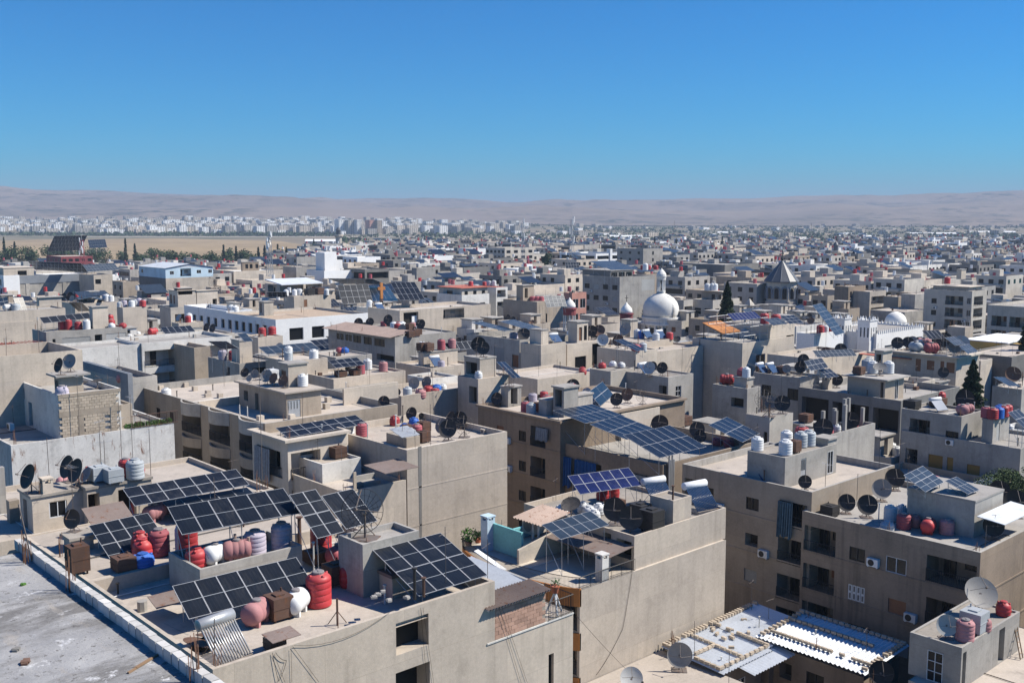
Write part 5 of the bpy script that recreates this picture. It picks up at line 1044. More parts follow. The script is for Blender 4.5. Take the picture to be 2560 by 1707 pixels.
mm.poly((x0 - .05, y0_ - .05, 0), (x0 - .05, y0_ + Y, 0), (x0 - .05, y0_ + Y, zt), (x0 - .05, y0_ - .05, zt)); part('metal_cladding', mm, 'darkgrey', m5.root)
tsr = walls(m5.root, V((x0, y0_, zt)), X, Y, 20.0, zt + .01, 'bluewall', [(2, 3.5, 1.0, 2.2, 'bare', .1)], [(1.5, 2.9, 1.0, 2.2, 'white', .1), (5.2, 9.0, .3, 2.9, 'loggia', 1.2), (11, 12.6, .9, 2.1, 'white', .1), (15.2, 16.6, .9, 2.1, 'white', .1)], name='upper_storey')
mm = MB(); xm = x0 + X * .5
mm.poly((x0 - .3, y0_ - .4, 20.0), (xm, y0_ - .4, 21.3), (xm, y0_ + Y, 21.3), (x0 - .3, y0_ + Y, 20.0)); mm.poly((xm, y0_ - .4, 21.3), (x0 + X + .3, y0_ - .4, 20), (x0 + X + .3, y0_ + Y, 20), (xm, y0_ + Y, 21.3)); mm.poly((x0, y0_ - .02, 20), (x0 + X, y0_ - .02, 20), (xm, y0_ - .02, 21.28)); part('gabled_roof', mm, 'sheet', m5.root)
m6 = bld('cream office block with wide dark windows behind the white building', d2(983, 205), 534, 707, 17, at='the cream office block', wall='cream', roof='brightwhite', ph=.6, left=grid(4, 3, 1.6, 1.8, 'bare', 2.2, 4.0), right=[(1.5, 10.5, 3.2, 6.5, 'bare', .3), (15, 19.5, 3.6, 6.5, 'bare', .3)])
room(m6, d2(1100, 85), d2(1080, 0)[0], d2(1320, 0)[0], 19.5, wall='brownwall', right=[(2, 4, .8, 2.4, 'bare', .2), (5, 7, .8, 2.4, 'bare', .2), (9, 11, .8, 2.4, 'bare', .2)])
m7 = bld('beige terraced villa with white parapet below the metal clad building', d2(140, 690), d2(-5, 0)[0], d2(660, 0)[0], 16.2, at='the terraced villa', wall='stone', roof='dust', ph=.8, right=[(1, 6, 1.6, 3.4, 'hole', .8)])
room(m7, d2(235, 470), d2(115, 0)[0], d2(480, 0)[0], 18.8, wall='cream', roof='cream', slab=.2, left=[(.6, 1.6, .9, 3, 'brown', .1), (2.4, 3.2, 1, 3, 'brown', .1)]); room(m7, d2(490, 470), d2(470, 0)[0], d2(770, 0)[0], 18.6, wall='cream', roof='cream', slab=.2, right=[(4.2, 5.4, 2, 4, 'hole', .3)])
r0 = room(m7, d2(240, 440), d2(160, 0)[0], d2(430, 0)[0], 19.6, zb=18.9, wall='rustbox', Y=2)
dish(m7, d2(620, 470), 3.0, 'wire', z=19.0); dish(m7, d2(215, 440), 1.8, 'wire', z=19)
m8 = bld('long white stone building with rows of empty square windows', d2(1545, 850), d2(885, 0)[0], d3(640, 0)[0], 17, at='the long white stone building', wall='brightwhite', roof='rubble', ph=.5, parm='stone', left=grid(7, 2, 1.55, 1.9, 'bare', 1.4, 4.2, d=.35), right=[(3.2, 6.6, 1.9, 4.3, 'bare', .4), (8.7, 11.8, 1.9, 4.2, 'bare', .4), (13.8, 14.7, 1.9, 4.3, 'bare', .4), (16.6, 19.8, 1.9, 4.5, 'bare', .4), (21.3, 23, 1.9, 3, 'bare', .4), (8.7, 11.8, 6.4, 8, 'bare', .4)])
m8b = bld('shaded left wing of the long white stone building', d2(885, 735), d2(320, 0)[0], d2(980, 0)[0], 17.1, at='the white stone left wing', wall='brightwhite', roof='brightwhite', ph=.9, left=grid(6, 2, 1.5, 1.9, 'bare', 1.8, 4.2, d=.35), Y=None, X=6)
room(m8b, d2(1000, 690), d2(890, 0)[0], d2(1040, 0)[0], 18.2, wall='stone'); tank(m8b, d2(950, 645), 'whitetank', 1.5, 1.9, z=18.2); tank(m8b, d2(1020, 650), 'whitetank', 1.5, 1.9, z=18.2)
rb = room(m8, d2(1390, 620), d2(1320, 0)[0], d2(1515, 0)[0], 19.3, wall='stone', left=[(.3, 1.2, .2, 2.2, 'hole', .3)])
rr = bld('beige roof with two bright red tanks before the white building', d2(1310, 1090), d2(1260, 0)[0], d2(1640, 0)[0], 16.3, at='the bright red tank roof', wall='beige', ph=.2, Y=5)
tank(rr, d2(1500, 1055), 'red', 1.4, 1.6); tank(rr, d2(1600, 1050), 'red', 1.3, 1.6)
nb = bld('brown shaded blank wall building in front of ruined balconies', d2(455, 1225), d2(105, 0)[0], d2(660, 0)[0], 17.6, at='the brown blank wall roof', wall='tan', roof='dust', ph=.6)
nb2 = bld('grey building with tilted blue panels behind the curved balconies', d2(1060, 1440), d2(640, 0)[0], d2(1590, 0)[0], 16.6, at='the blue panel grey roof', wall='greywall', roof='oldroof', ph=.3, right=[(2, 6, .8, 2.4, 'hole', .6)], left=[(5.5, 6.6, .8, 2.6, 'hole', .4)])
room(nb2, d2(1060, 1140), d2(950, 0)[0], d2(1230, 0)[0], 20.3, wall='beige', slab=.08)
arr('two grey panels propped on the beige roof tower', d2(1130, 1143), d2(1250, 1135), d2(1030, 1037), 20.6, 1, 1, 'cellgrey', deck=20.4); arr('blue tilted panels left of the beige roof tower', d2(825, 1243), d2(1060, 1240), d2(640, 1142), 18.7, 4, 2, 'cellblue', deck=16.8)
arr('six grey panels in a row above white tanks behind curved balconies', d2(1430, 1313), d2(2145, 1245), d2(1310, 1215), 18.0, 6, 1, 'cellgrey', deck=16.6)
tank(nb2, d2(840, 1390), 'lilactank', 1.2, 1.5, z=16.8); tank(nb2, d2(960, 1390), 'red', .9, 1.4, z=16.8)
kb = bld('beige stair tower building with white tank behind curved balconies', d2(1720, 1410), d2(1590, 0)[0], d2(2240, 0)[0], 18.0, at='the white tank stair tower', wall='beige', roof='dust', ph=.2, Y=6)
tank(kb, d2(2055, 1385), 'whitetank', 1.2, 1.4); tank(kb, d2(1600, 1420), 'whitetank', 1.1, 1.5, z=16.8); tank(kb, d2(1720, 1400), 'greytank', 1.2, 1.4, z=17)
for qq in ((630, 1040), (710, 1050)): dish(rr, d2(*qq), 1.6, 'dishblack', 20, z=16.5, az=190)
dish(rr, d2(2110, 1130), 1.6, 'dishpale', 25, z=16); dish(rr, d2(2140, 1215), 1.4, 'dishblack', 25, z=16.4); dish(rr, d2(2260, 1150), 1.7, 'dishgrey', 20, z=16.4)
ap = bld('small beige roof room with arched panel and white tank', d2(250, 900), d2(210, 0)[0], d2(580, 0)[0], 17.3, at='the arched panel room', wall='beige', ph=.15, right=[(3, 6, 1, 3.5, 'grey', .1)]); tank(ap, d2(345, 875), 'whitetank', 1.2, 1.7); tank(ap, d2(290, 865), 'red', 1.1, 1.4); dish(ap, d2(430, 860), 1.4, 'dishpale', 30)
al = bld('low beige roof with solar block left of the white stone wing', d2(-60, 1110), d2(-220, 0)[0], d2(1000, 0)[0], 16.2, at='the solar block beige roof', wall='stone', ph=.3, Y=9)
arr('solar block of ten panels on low beige roof by the white stone wing', d2(105, 1092), d2(520, 1065), d2(0, 952), 16.6, 5, 2, 'cellblack', deck=16); dish(al, d1(1790, 1110), 1.7, 'dishblack', 20, az=190); tank(al, d1(1745, 985), 'red', 1.3, .9, 's', z=17.2); dish(al, d1(1880, 905), 1.6, 'dishblack', 18, az=190, z=17.6); tank(al, d1(1980, 935), 'red', 1.2, kind='h', z=17.4); tank(al, d1(1990, 900), 'whitetank', 1.2, 1.0, 's', z=17.7)
t1 = bld('beige platform crowded with white and red tanks', d1(1640, 690), d1(1560, 0)[0], d1(1960, 0)[0], 17.6, at='the crowded tank platform', wall='beige', ph=.1)
for x_, col in ((1590, 'lilactank'), (1670, 'whitetank'), (1755, 'red'), (1820, 'whitetank'), (1910, 'lilactank')): tank(t1, d1(x_, 670), col, 1.35, 1.5)
tank(t1, d1(1790, 570), 'lilactank', 1.3, 1.8, z=18.6); tank(t1, d1(1850, 620), 'whitetank', 1.2, 1.2, z=17.8)
t2 = bld('beige roof with solar grid and white tanks, upper left', d1(1000, 640), d1(870, 0)[0], d1(1580, 0)[0], 17.2, at='the solar grid roof', wall='beige', ph=.2, Y=10)
arr('wide solar grid in two rows at upper left', d1(985, 600), d1(1400, 588), d1(905, 488), 17.8, 6, 2, 'cellplain', deck=17); arr('small steep solar block below the wide solar grid', d1(1045, 738), d1(1215, 735), d1(915, 622), 17.0, 3, 2, 'cellplain', deck=16.4); tank(t2, d1(1425, 605), 'whitetank', 1.3, 1.7); tank(t2, d1(1490, 605), 'whitetank', 1.3, 1.6); tank(t2, d1(1520, 603), 'lilactank', 1.1, 1.6)
t3 = bld('low cream roof with broad white parapet at upper left', d1(440, 745), d1(360, 0)[0], d1(870, 0)[0], 17.0, at='the broad parapet roof', wall='cream', ph=.3); dish(t3, d1(610, 650), 1.6, 'dishblack', 20); dish(t3, d1(680, 650), 1.5, 'dishgrey', 20); dish(t3, d1(830, 640), 1.9, 'dishblack', 18); dish(t3, d1(940, 620), 2.1, 'dishblack', 18); room(t3, d1(520, 560), d1(490, 0)[0], d1(820, 0)[0], 19.5, wall='cream', slab=.3)
# upper left arrays
ul = bld('flat roof bearing the dark solar field behind the white stair tower', d1(480, 200), d1(300, 0)[0], d1(1500, 0)[0], 17.6, at='the dark solar field', wall='stone', ph=.3, Y=34)
arr('large dark solar field left half at upper left', e1(320, 420), e1(810, 445), e1(255, 340), 18.0, 12, 3, 'cellplain', deck=17.3); arr('tilted dark solar field rising behind, upper left', e1(410, 385), e1(720, 395), e1(255, 330), 19.5, 8, 3, 'cellplain', deck=17.3) if False else None
arr('grey blue solar rows right of the dark solar field', e1(800, 440), e1(1100, 420), e1(745, 375), 18.2, 10, 3, 'cellgrey', deck=17.3)
ur = bld('building under a maroon trussed solar roof, upper left', e1(560, 300), e1(425, 0)[0], e1(850, 0)[0], 15.5, at='the maroon trussed roof', wall='maroon', ph=.2, left=grid(3, 2, 2, 1.6), right=grid(5, 2, 2.2, 1.6, 'bare'))
arr('great sloping solar roof on maroon trusses, upper left', e1(432, 255), e1(735, 245), e1(500, 110), 17.5, 12, 4, 'cellmid', deck=15.4); arr('second sloping solar roof right of the maroon trusses', e1(825, 222), e1(985, 215), e1(805, 145), 17.2, 8, 3, 'cellmid', deck=14)
# ---- centre
m12 = bld('house with long brown tin roof and glazed veranda', d3(1000, 1085), d3(110, 0)[0], d3(1410, 0)[0], 16.8, at='the brown tin roof house', wall='greywall', roof='greyroof', ph=.3, left=[(2.5, 5, .6, 1.9, 'white', .14), (5.4, 7.6, .6, 1.9, 'white', .14), (8.0, 10.4, .6, 1.9, 'glass', .14), (11.2, 13.6, .6, 1.9, 'glass', .14), (15, 20, 3.2, 4.2, 'hole', .5), (14.4, 17.4, .6, 1.9, 'glass', .14)], X=13)
mm = MB(); x0, y0_, Y = m12.P.x, m12.P.y, m12.Y; mm.hexa([(x0 - 1.1, y0_, 16.75), (x0 + 4, y0_, 17.5), (x0 + 4, y0_ + Y + .4, 17.5), (x0 - 1.1, y0_ + Y + .4, 16.75), (x0 - 1.1, y0_, 16.81), (x0 + 4, y0_, 17.56), (x0 + 4, y0_ + Y + .4, 17.56), (x0 - 1.1, y0_ + Y + .4, 16.81)]); part('tin_roof', mm, 'rosesheet', m12.root)
for x_, y_q, col, h in ((985, 985, 'whitetank', 1.4), (1060, 1000, 'whitetank', 1.4), (1100, 990, 'whitetank', 1.5), (1050, 895, 'red', 1.1), (1285, 955, 'red', 1.7), (855, 935, 'fadedred', .9), (1240, 960, 'pinktank', 1.0)): tank(m12, d3(x_, y_q), col, 1.25, h, z=17.3)
for x_, y_q, dd, cc in ((595, 910, 1.7, 'dishblack'), (670, 910, 1.6, 'dishblack'), (915, 940, 1.8, 'dishblack'), (1105, 880, 1.3, 'dishblack'), (1165, 935, 1.5, 'dishblack'), (1355, 950, 1.8, 'dishblack'), (1100, 1060, 1.6, 'dishgrey'), (215, 1100, 1.4, 'dishblack')): dish(m12, d3(x_, y_q), dd, cc, 18, z=17.2)
for x_ in (1200, 1280, 1340): boxtank(m12, d3(x_, 1090), 1.2, 1.1)
boxtank(m12, d3(1200, 1000), 1.2, 1.3)
cb = bld('beige roofs with pink tanks and dark solar strip in the centre', c5(1590, 470), c5(1450, 0)[0], c5(1960, 0)[0], 16.0, at='the pink tank roof', wall='beige', ph=.3, Y=8)
ct = room(cb, c5(1530, 345), c5(1500, 0)[0], c5(1815, 0)[0], 17.6, wall='beige', slab=.1)
for x_, y_q, col, h in ((1570, 275, 'fadedred', .9), (1620, 275, 'pinktank', .9), (1665, 270, 'pinktank', 1.5), (1765, 315, 'fadedred', 1.6)): tank(ct, c5(x_, y_q), col, 1.15, h)
boxtank(ct, c5(1570, 330), 1.2, 1.2); boxtank(ct, c5(1650, 330), 1.2, 1.2); arr('dark solar strip behind the pink tanks in the centre', c5(1740, 320), c5(1972, 300), c5(1705, 258), 17.6, 5, 1, 'cellplain', deck=17.2)
boxtank(cb, c5(1545, 495), 1.1, 1.0); tank(cb, c5(1640, 490), 'pinktank', 1.2, .8, 's'); tank(cb, c5(1730, 480), 'lilactank', 1.0, 1.2); heater(cb, c5(1640, 460), 'flat', 1.7, s=.95); pipe(cb, c5(1518, 440), 3.2, .2, mats='sheet')
cs = bld('small roof with eight solar panels behind curved balcony penthouse', c5(780, 560), c5(730, 0)[0], c5(1380, 0)[0], 16.2, at='the eight panel roof', wall='beige', ph=.3, Y=8)
arr('eight dark panels above a faded red tank in the centre', c5(800, 465), c5(1045, 438), c5(732, 402), 17.3, 4, 2, 'cellplain', deck=16); tank(cs, c5(1005, 515), 'fadedred', 1.2, 1.5); tank(cs, c5(1065, 480), 'whitetank', 1.2, 1.5); tank(cs, c5(1195, 495), 'pinktank', 1.2, 1.4); tank(cs, c5(1290, 470), 'bluetank', 1.0, .8, 's'); boxtank(cs, c5(840, 540), 1.2, .8); boxtank(cs, c5(960, 525), 1.2, .8); boxtank(cs, c5(920, 490), 1.0, 1.0, col='darkmetal')
cs2 = bld('grey shed roof with blue and red lids behind eight panel roof', c5(800, 380), c5(770, 0)[0], c5(1100, 0)[0], 17.2, at='the blue lid shed', wall='greywall', ph=.2, Y=8); tank(cs2, c5(875, 340), 'bluetank', 1.2, .8, 's'); tank(cs2, c5(830, 340), 'fadedred', 1.0, .8, 's')
cw = bld('long plain grey wall with pipe in front of the eight panel roof', c5(990, 690), c5(780, 0)[0], c5(1450, 0)[0], 15.0, at='the long grey wall', wall='greywall', ph=.4, Y=6, right=[(4, 6, 1, 2, 'hole', .3)]); dish(cw, c5(1230, 700), 1.4, 'dishrust', 18); dish(cw, c5(1310, 715), 1.0, 'dishblack', 18); dish(cw, c5(1455, 660), 1.5, 'dishgrey', 18); dish(cw, c5(1560, 650), 1.5, 'dishgrey', 18)
wc = bld('white rendered roof room with blue and red lids', c5(1590, 560), c5(1450, 0)[0], c5(1815, 0)[0], 15.8, at='the white roof room', wall='white', ph=.3, Y=5); tank(wc, c5(1570, 660), 'red', 1.2, .7, 's', z=14.8); tank(wc, c5(1640, 655), 'bluetank', 1.2, .8, 's', z=14.8); tank(wc, c5(1690, 650), 'whitetank', 1.0, .8, 's', z=14.8)
bt = bld('beige terrace with salmon tank and party walls in the centre', c5(1345, 700), c5(1045, 0)[0], c5(1900, 0)[0], 15.6, at='the salmon tank terrace', wall='beige', ph=.7, Y=None, X=15); tank(bt, c5(1710, 760), 'pinktank', 1.35, 1.2, 's', z=14.9); tank(bt, c5(1785, 755), 'greytank', 1.1, 1.3, z=14.9); tank(bt, c5(1920, 760), 'red', 1.1, 1.0, z=14.9); tank(bt, c5(1920, 700), 'whitetank', .95, 1.0, 's', z=15.3)
bs_ = bld('tall beige stair block right of the salmon tank', c5(1985, 560), c5(1815, 0)[0], c5(2240, 0)[0], 17.2, at='the tall beige stair block', wall='beige', ph=.1, Y=None, left=[(2.4, 4, 1.0, 3, 'hole', .4)], right=[(5.4, 6.8, 1.0, 3, 'brown', .1)]); room(bs_, c5(2000, 395), c5(1870, 0)[0], c5(2135, 0)[0], 19.6, wall='beige', left=[(.3, 2.4, .5, 2, 'hole', .5)], slab=.05); dish(bs_, c5(1995, 385), 1.9, 'dishblack', 18, z=19.7); dish(bs_, c5(2030, 375), 1.6, 'dishblack', 18, z=19.7)
arr('solar strip leaning right of the beige stair block', c5(2270, 548), c5(2345, 545), c5(2138, 415), 17.4, 2, 2, 'cellmid', deck=17); dish(bs_, c5(2240, 620), 1.8, 'wire', 25, z=17)
# arrays in front of the orange cross
ca = bld('building under three big solar tables behind the long white building', d3(1065, 730), d3(640, 0)[0], d3(1530, 0)[0], 16.6, at='the three solar tables', wall='beige', roof='dust', ph=.6, Y=None, right=[(1, 5, .5, 3, 'hole', .8), (12, 18, .4, 2.6, 'loggia', 1)], X=26)
arr('left of three big dark solar tables', d3(300, 638), d3(712, 620), d3(232, 388), 17.6, 5, 3, 'cellplain', deck=16); arr('middle of three big dark solar tables', d3(690, 605), d3(1050, 600), d3(600, 405), 17.6, 5, 3, 'cellplain', deck=16); arr('right of three big dark solar tables', d3(1070, 590), d3(1400, 578), d3(940, 355), 17.9, 5, 3, 'cellplain', deck=16)
arr('long grey solar canopy behind the three big tables', d3(300, 375), d3(890, 382), d3(95, 300), 19.0, 12, 2, 'cellgrey', deck=16)
p = U(*d3(822, 655), 16.2); r_ = thing('orange_cross', 'weathered orange cross standing in front of the solar tables', 'cross', p); mm = MB(); h_ = 5.2; mm.box(p.x - .35, p.y - .2, p.z, p.x + .35, p.y + .2, p.z + h_); part('shaft', mm, 'orangeroof', r_); mm = MB(); mm.box(p.x - 1.0, p.y - .2, p.z + h_ * .68, p.x - .352, p.y + .2, p.z + h_ * .82); mm.box(p.x + .352, p.y - .2, p.z + h_ * .68, p.x + 1.0, p.y + .2, p.z + h_ * .82); part('arm', mm, 'orangeroof', r_)
cc_ = bld('white roof cabin with sloping glass heater below the orange cross', d3(690, 700), d3(620, 0)[0], d3(930, 0)[0], 16.4, at='the white cabin', wall='white', ph=.1, Y=6); tank(cc_, d3(655, 775), 'whitetank', 1.4, 1.9, z=15.0); heater(cc_, d3(800, 775), 'flat', 2.0, s=.95, z=15.1)
wb = bld('long bright white balcony band right of the white cabin', d3(1230, 800), d3(930, 0)[0], d3(1530, 0)[0], 15.2, wall='brightwhite', ph=.9, Y=12, at='the white balcony band')
m10 = bld('tall white stone house with red roofed penthouse', d3(1895, 525), d3(1565, 0)[0], d3(2262, 0)[0], 16.0, at='the red roofed house', wall='white', roof='greyroof', ph=.3, band=3.3, left=grid(2, 4, 1.5, 1.4, ['bare', 'bare', 'grey', 'bare'], 2.3, 3.3), right=grid(2, 4, 1.9, 1.4, ['bare', 'bare', 'grey', 'grey'], 2.3, 3.3))
rp = room(m10, d3(1895, 435), d3(1590, 0)[0], d3(2240, 0)[0], 18.6, zb=15.6, wall='stone', roof='redroof', slab=.5, left=[(3.5, 6, .8, 2.4, 'glass', .2)], right=grid(3, 1, 1.2, 1.6, 'bare', .8)); tank(rp, d3(2015, 400), 'red', 1.4, 1.4); tank(rp, d3(2110, 350), 'red', 1.2, 1.2); tank(rp, d3(2260, 400), 'greytank', 1.3, 1.5); tank(rp, d3(2325, 400), 'whitetank', 1.3, 1.6)
m10b = bld('white balcony wing of the red roofed house', d4(215, 420), d4(150, 0)[0], d4(370, 0)[0], 17.2, at='the balcony wing', wall='white', roof='redroof', ph=.05, Y=10, right=[(.4, 3.6, .8, 2.8, 'loggia', 1.2), (.4, 3.6, 4.1, 6.2, 'loggia', 1.2), (.4, 3.6, 7.4, 9.4, 'loggia', 1.2)], left=[(2, 3.2, .8, 3, 'bare', .1), (2, 3.2, 4.2, 6.4, 'bare', .1)])
gb = bld('pale grey plain block in the middle with wire shaft', d3(1290, 160), d3(1235, 0)[0], d3(1605, 0)[0], 18.2, at='the pale grey block', wall='greywall', ph=.1, right=[(9, 10.2, 1, 2.6, 'hole', .3)])
bld('dark veranda building with red chimneys left of the pale grey block', d3(600, 180), d3(318, 0)[0], d3(920, 0)[0], 17.5, wall='darkgrey', ph=.6, at='the red chimney building', right=[(1, 12, 1.2, 3.6, 'hole', 1.2)], left=[(1, 14, 1.2, 3.6, 'hole', 1.2)])
wt2 = bld('bright white stepped block left of the centre', d3(55, 200), d3(-180, 0)[0], d3(680, 0)[0], 17, at='the bright white stepped block', wall='brightwhite', ph=.5); room(wt2, d3(60, -40), d3(-60, 0)[0], d3(215, 0)[0], 23.5, wall='brightwhite', roof='brightwhite', slab=0.01); room(wt2, d3(215, 60), d3(180, 0)[0], d3(300, 0)[0], 20.5, wall='brightwhite', roof='brightwhite', slab=.01)
bld('grey rough block left of the bright white block', d2(1820, 150), d2(1640, 0)[0], d2(2080, 0)[0], 17.6, wall='greywall', ph=.3, right=[(4, 6, 2.4, 4, 'hole', .3)], at='the grey rough block'); pv = bld('pavilion with white curved canopy roof', d2(1600, 380), d2(1400, 0)[0], d2(2170, 0)[0], 15.2, wall='cream', ph=.1, at='the white canopy pavilion', right=[(3, 10, .4, 3.4, 'loggia', 1.2), (11, 18, .4, 3.4, 'loggia', 1.2)], left=[(2, 8, .4, 3.4, 'loggia', 1.2)])
slab(pv, d2(1620, 380), d2(1400, 0)[0], d2(2180, 0)[0], 15.9, .3, 'sheet', 'canopy', tilt=1.2); pt_ = room(pv, d2(1940, 345), d2(1870, 0)[0], d2(2065, 0)[0], 17.2, wall='cream', slab=.1)
tb = bld('cream roof with white tanks in front of the canopy pavilion', d2(1790, 540), d2(1650, 0)[0], d2(2285, 0)[0], 15.8, at='the cream tank roof', wall='cream', ph=.2, right=[(3, 4, 1, 3, 'brown', .1)])
for x_, col in ((1720, 'whitetank'), (1770, 'whitetank'), (1840, 'greytank'), (1870, 'whitetank'), (2225, 'whitetank')): tank(tb, d2(x_, 525), col, 1.4, 1.8)
boxtank(tb, d2(2000, 525), 2.2, 1.8, col='darkmetal'); boxtank(tb, d2(2130, 515), 2.2, 1.8); arr('blue solar strip left of the cream tank roof', d2(1440, 550), d2(1700, 548), d2(1430, 480), 15.6, 4, 1, 'cellmid', deck=14.5)
# ---- right of centre
m13 = bld('tall dark grey flats with solar canopy penthouse', d4(1868, 285), d4(1372, 0)[0], d4(2340, 0)[0], 20.6, at='the tall dark flats', wall='greywall', roof='greyroof', ph=.8, left=grid(4, 5, 1.9, 1.3, ['bare', 'grey', 'bare', 'bare'], 2.2, 3.1), right=[(15, 24, 1, 4, 'grey', .05)])
pz = room(m13, d4(1745, 200), d4(1370, 0)[0], d4(2040, 0)[0], 22.4, wall='darkgrey', slab=.2, right=grid(3, 1, 2.5, 1.2, 'bare', .5)); arr('large blue grey solar canopy on the tall dark flats', d4(1755, 185), d4(2110, 178), d4(1465, 68), 24.2, 10, 4, 'cellgrey', deck=20); arr('smaller solar sheet left of the solar canopy', d4(1150, 165), d4(1330, 160), d4(1135, 85), 22.5, 5, 2, 'cellmid', deck=20)
tank(m13, d4(2210, 190), 'whitetank', 1.7, 2.2, z=20.5); tank(m13, d4(2255, 185), 'red', 1.5, 1.5, z=20.5); tank(m13, d4(2170, 185), 'red', 1.3, 1.5, z=20.5); tank(m13, d4(2350, 185), 'red', 1.5, 1.5, z=20.5)
m14 = bld('tan block with three faded red tanks and grey solar sheets', d4(762, 612), d4(310, 0)[0], d4(1160, 0)[0], 16.6, at='the three red tank block', wall='tan', roof='dust', ph=.3, right=[(.8, 1.6, 3, 6.5, 'bare', .2), (4.5, 5.3, 3, 6.5, 'bare', .2), (7.2, 10.4, 7.2, 8.4, 'bare', .2), (12.2, 15.2, 6.8, 8.6, 'white', .2)])
room(m14, d4(575, 400), d4(487, 0)[0], d4(720, 0)[0], 20.6, wall='tan', right=[(.6, 1.6, .6, 3, 'hole', .4)], slab=.2); arr('grey solar sheets right of three red tanks', d4(895, 685), d4(1165, 670), d4(850, 535), 17.4, 5, 3, 'cellgrey', deck=16)
for x_ in (705, 765, 818): tank(m14, d4(x_, 600), 'fadedred', 1.5, 1.2, z=16.6)
bld('salmon pink house with white windows', d4(1230, 495), d4(1130, 0)[0], d4(1422, 0)[0], 17.5, wall='pink', ph=.2, right=grid(2, 3, 2, 2.4, 'white', 1.6, 3.8), left=grid(1, 2, 2, 2, 'white', 1.6, 3.8), at='the pink house')
m16 = bld('beige block wall house with dish and square stair tower', d4(815, 1190), d4(540, 0)[0], d4(1150, 0)[0], 17.0, at='the square stair tower house', wall='cream', roof='dust', ph=.25); room(m16, d4(820, 1000), d4(665, 0)[0], d4(915, 0)[0], 19.4, zb=16.8, wall='cream', slab=.05); heater(m16, d4(1010, 1165), 'flat', 2.0, s=.95, z=16.9); dish(m16, d4(590, 1160), 2.0, 'dishblack', 25, z=16.9); tank(m16, d4(450, 1100), 'lilactank', 1.4, 1.0, z=16.9)
m16b = bld('stone block parapet house left of the square stair tower', d4(530, 1125), d4(-180, 0)[0], d4(560, 0)[0], 17.2, at='the stone parapet house', wall='greywall', roof='greyroof', ph=1.0, X=12, left=[(9, 12.2, 1.6, 4, 'grey', .1), (14.6, 16.6, 2.4, 4.4, 'brown', .2)]); arr('flat glassy solar sheet on the stone parapet house', d4(640, 985), d4(820, 955), d4(265, 872), 18.2, 6, 3, 'cellgrey', deck=16.2); arr('two pale solar sheets left on the stone parapet house', d4(330, 1005), d4(470, 985), d4(-120, 890), 18.0, 5, 2, 'cellgrey', deck=16.2)
m17 = bld('cream house with dark doorway behind pale dishes', d4(1165, 1180), d4(1140, 0)[0], d4(1735, 0)[0], 16.4, at='the dark doorway house', wall='cream', roof='dust', ph=.15, Y=10, right=[(1.8, 4.4, 2.2, 4.4, 'bare', .3), (5.8, 9, .4, 4, 'hole', 1.2)]); tank(m17, d4(1215, 1125), 'whitetank', 1.4, 1.7); tank(m17, d4(1320, 1130), 'greytank', 1.4, 1.5); dish(m17, d4(1490, 1120), 2.1, 'dishblack', 18); dish(m17, d4(1590, 1110), 2.1, 'dishrust', 30); dish(m17, d4(1790, 1040), 2.1, 'dishgrey', 25, z=16.6); room(m17, d4(1300, 890), d4(1180, 0)[0], d4(1445, 0)[0], 19.6, wall='cream', right=[(.6, 1.6, .8, 3, 'brown', .2), (2.2, 3.2, .6, 3, 'glass', .2)])
for x_, y_q, dd, cc in ((1635, 1330, 1.9, 'dishpale'), (1775, 1330, 1.9, 'dishrust'), (1900, 1320, 1.6, 'dishpale')): dish(m17, d4(x_, y_q), dd, cc, 22, z=14.8)
ms_ = bld('low stained room with clustered white and red tank lids', c6(1090, 495), c6(915, 0)[0], c6(1280, 0)[0], 15.6, at='the clustered lids room', wall='stone', roof='oldroof', ph=.1, left=[(2, 2.8, 1.6, 2.4, 'hole', .2)])
for x_, y_q, col in ((985, 425, 'whitetank'), (1030, 420, 'red'), (1075, 430, 'whitetank'), (1085, 405, 'red'), (1125, 435, 'whitetank'), (1165, 430, 'red'), (1215, 420, 'whitetank')): tank(ms_, c6(x_, y_q), col, 1.1, .8, 's')
mq = bld('beige roof with slanting solar strip and pale dishes', c6(1300, 330), c6(1080, 0)[0], c6(1480, 0)[0], 16.2, at='the slanting solar strip roof', wall='cream', ph=.2, Y=8); arr('slanting solar strip above a pink tank', c6(1310, 325), c6(1385, 315), c6(1118, 233), 17.2, 2, 2, 'cellmid', deck=16); tank(mq, c6(1265, 385), 'fadedred', 1.2, kind='h', z=15.8); tank(mq, c6(1400, 372), 'greytank', 1.2, 1.4, z=15.8)
mr = bld('cream house with blue and red tanks beside the big dome', c6(1325, 255), c6(1270, 0)[0], c6(1610, 0)[0], 16.4, at='the blue red tank house', wall='cream', ph=.15, Y=8); tank(mr, c6(1310, 215), 'whitetank', 1.2, 1.5); tank(mr, c6(1345, 220), 'bluetank', 1.1, 1.4); tank(mr, c6(1467, 240), 'whitetank', 1.2, 1.4); tank(mr, c6(1580, 228), 'red', 1.2, 1.3); heater(mr, c6(1400, 225), 'flat', 1.8, s=.95); heater(mr, c6(1510, 228), 'flat', 1.8, s=.95); room(mr, c6(1255, 72), c6(1180, 0)[0], c6(1315, 0)[0], 19.0, wall='cream', slab=.15)
m18 = bld('tall cream wall with brown round stain right of centre', c6(1480, 330), c6(1440, 0)[0], c6(1862, 0)[0], 15.6, at='the stained cream wall', wall='cream', roof='dust', ph=.3, Y=11)
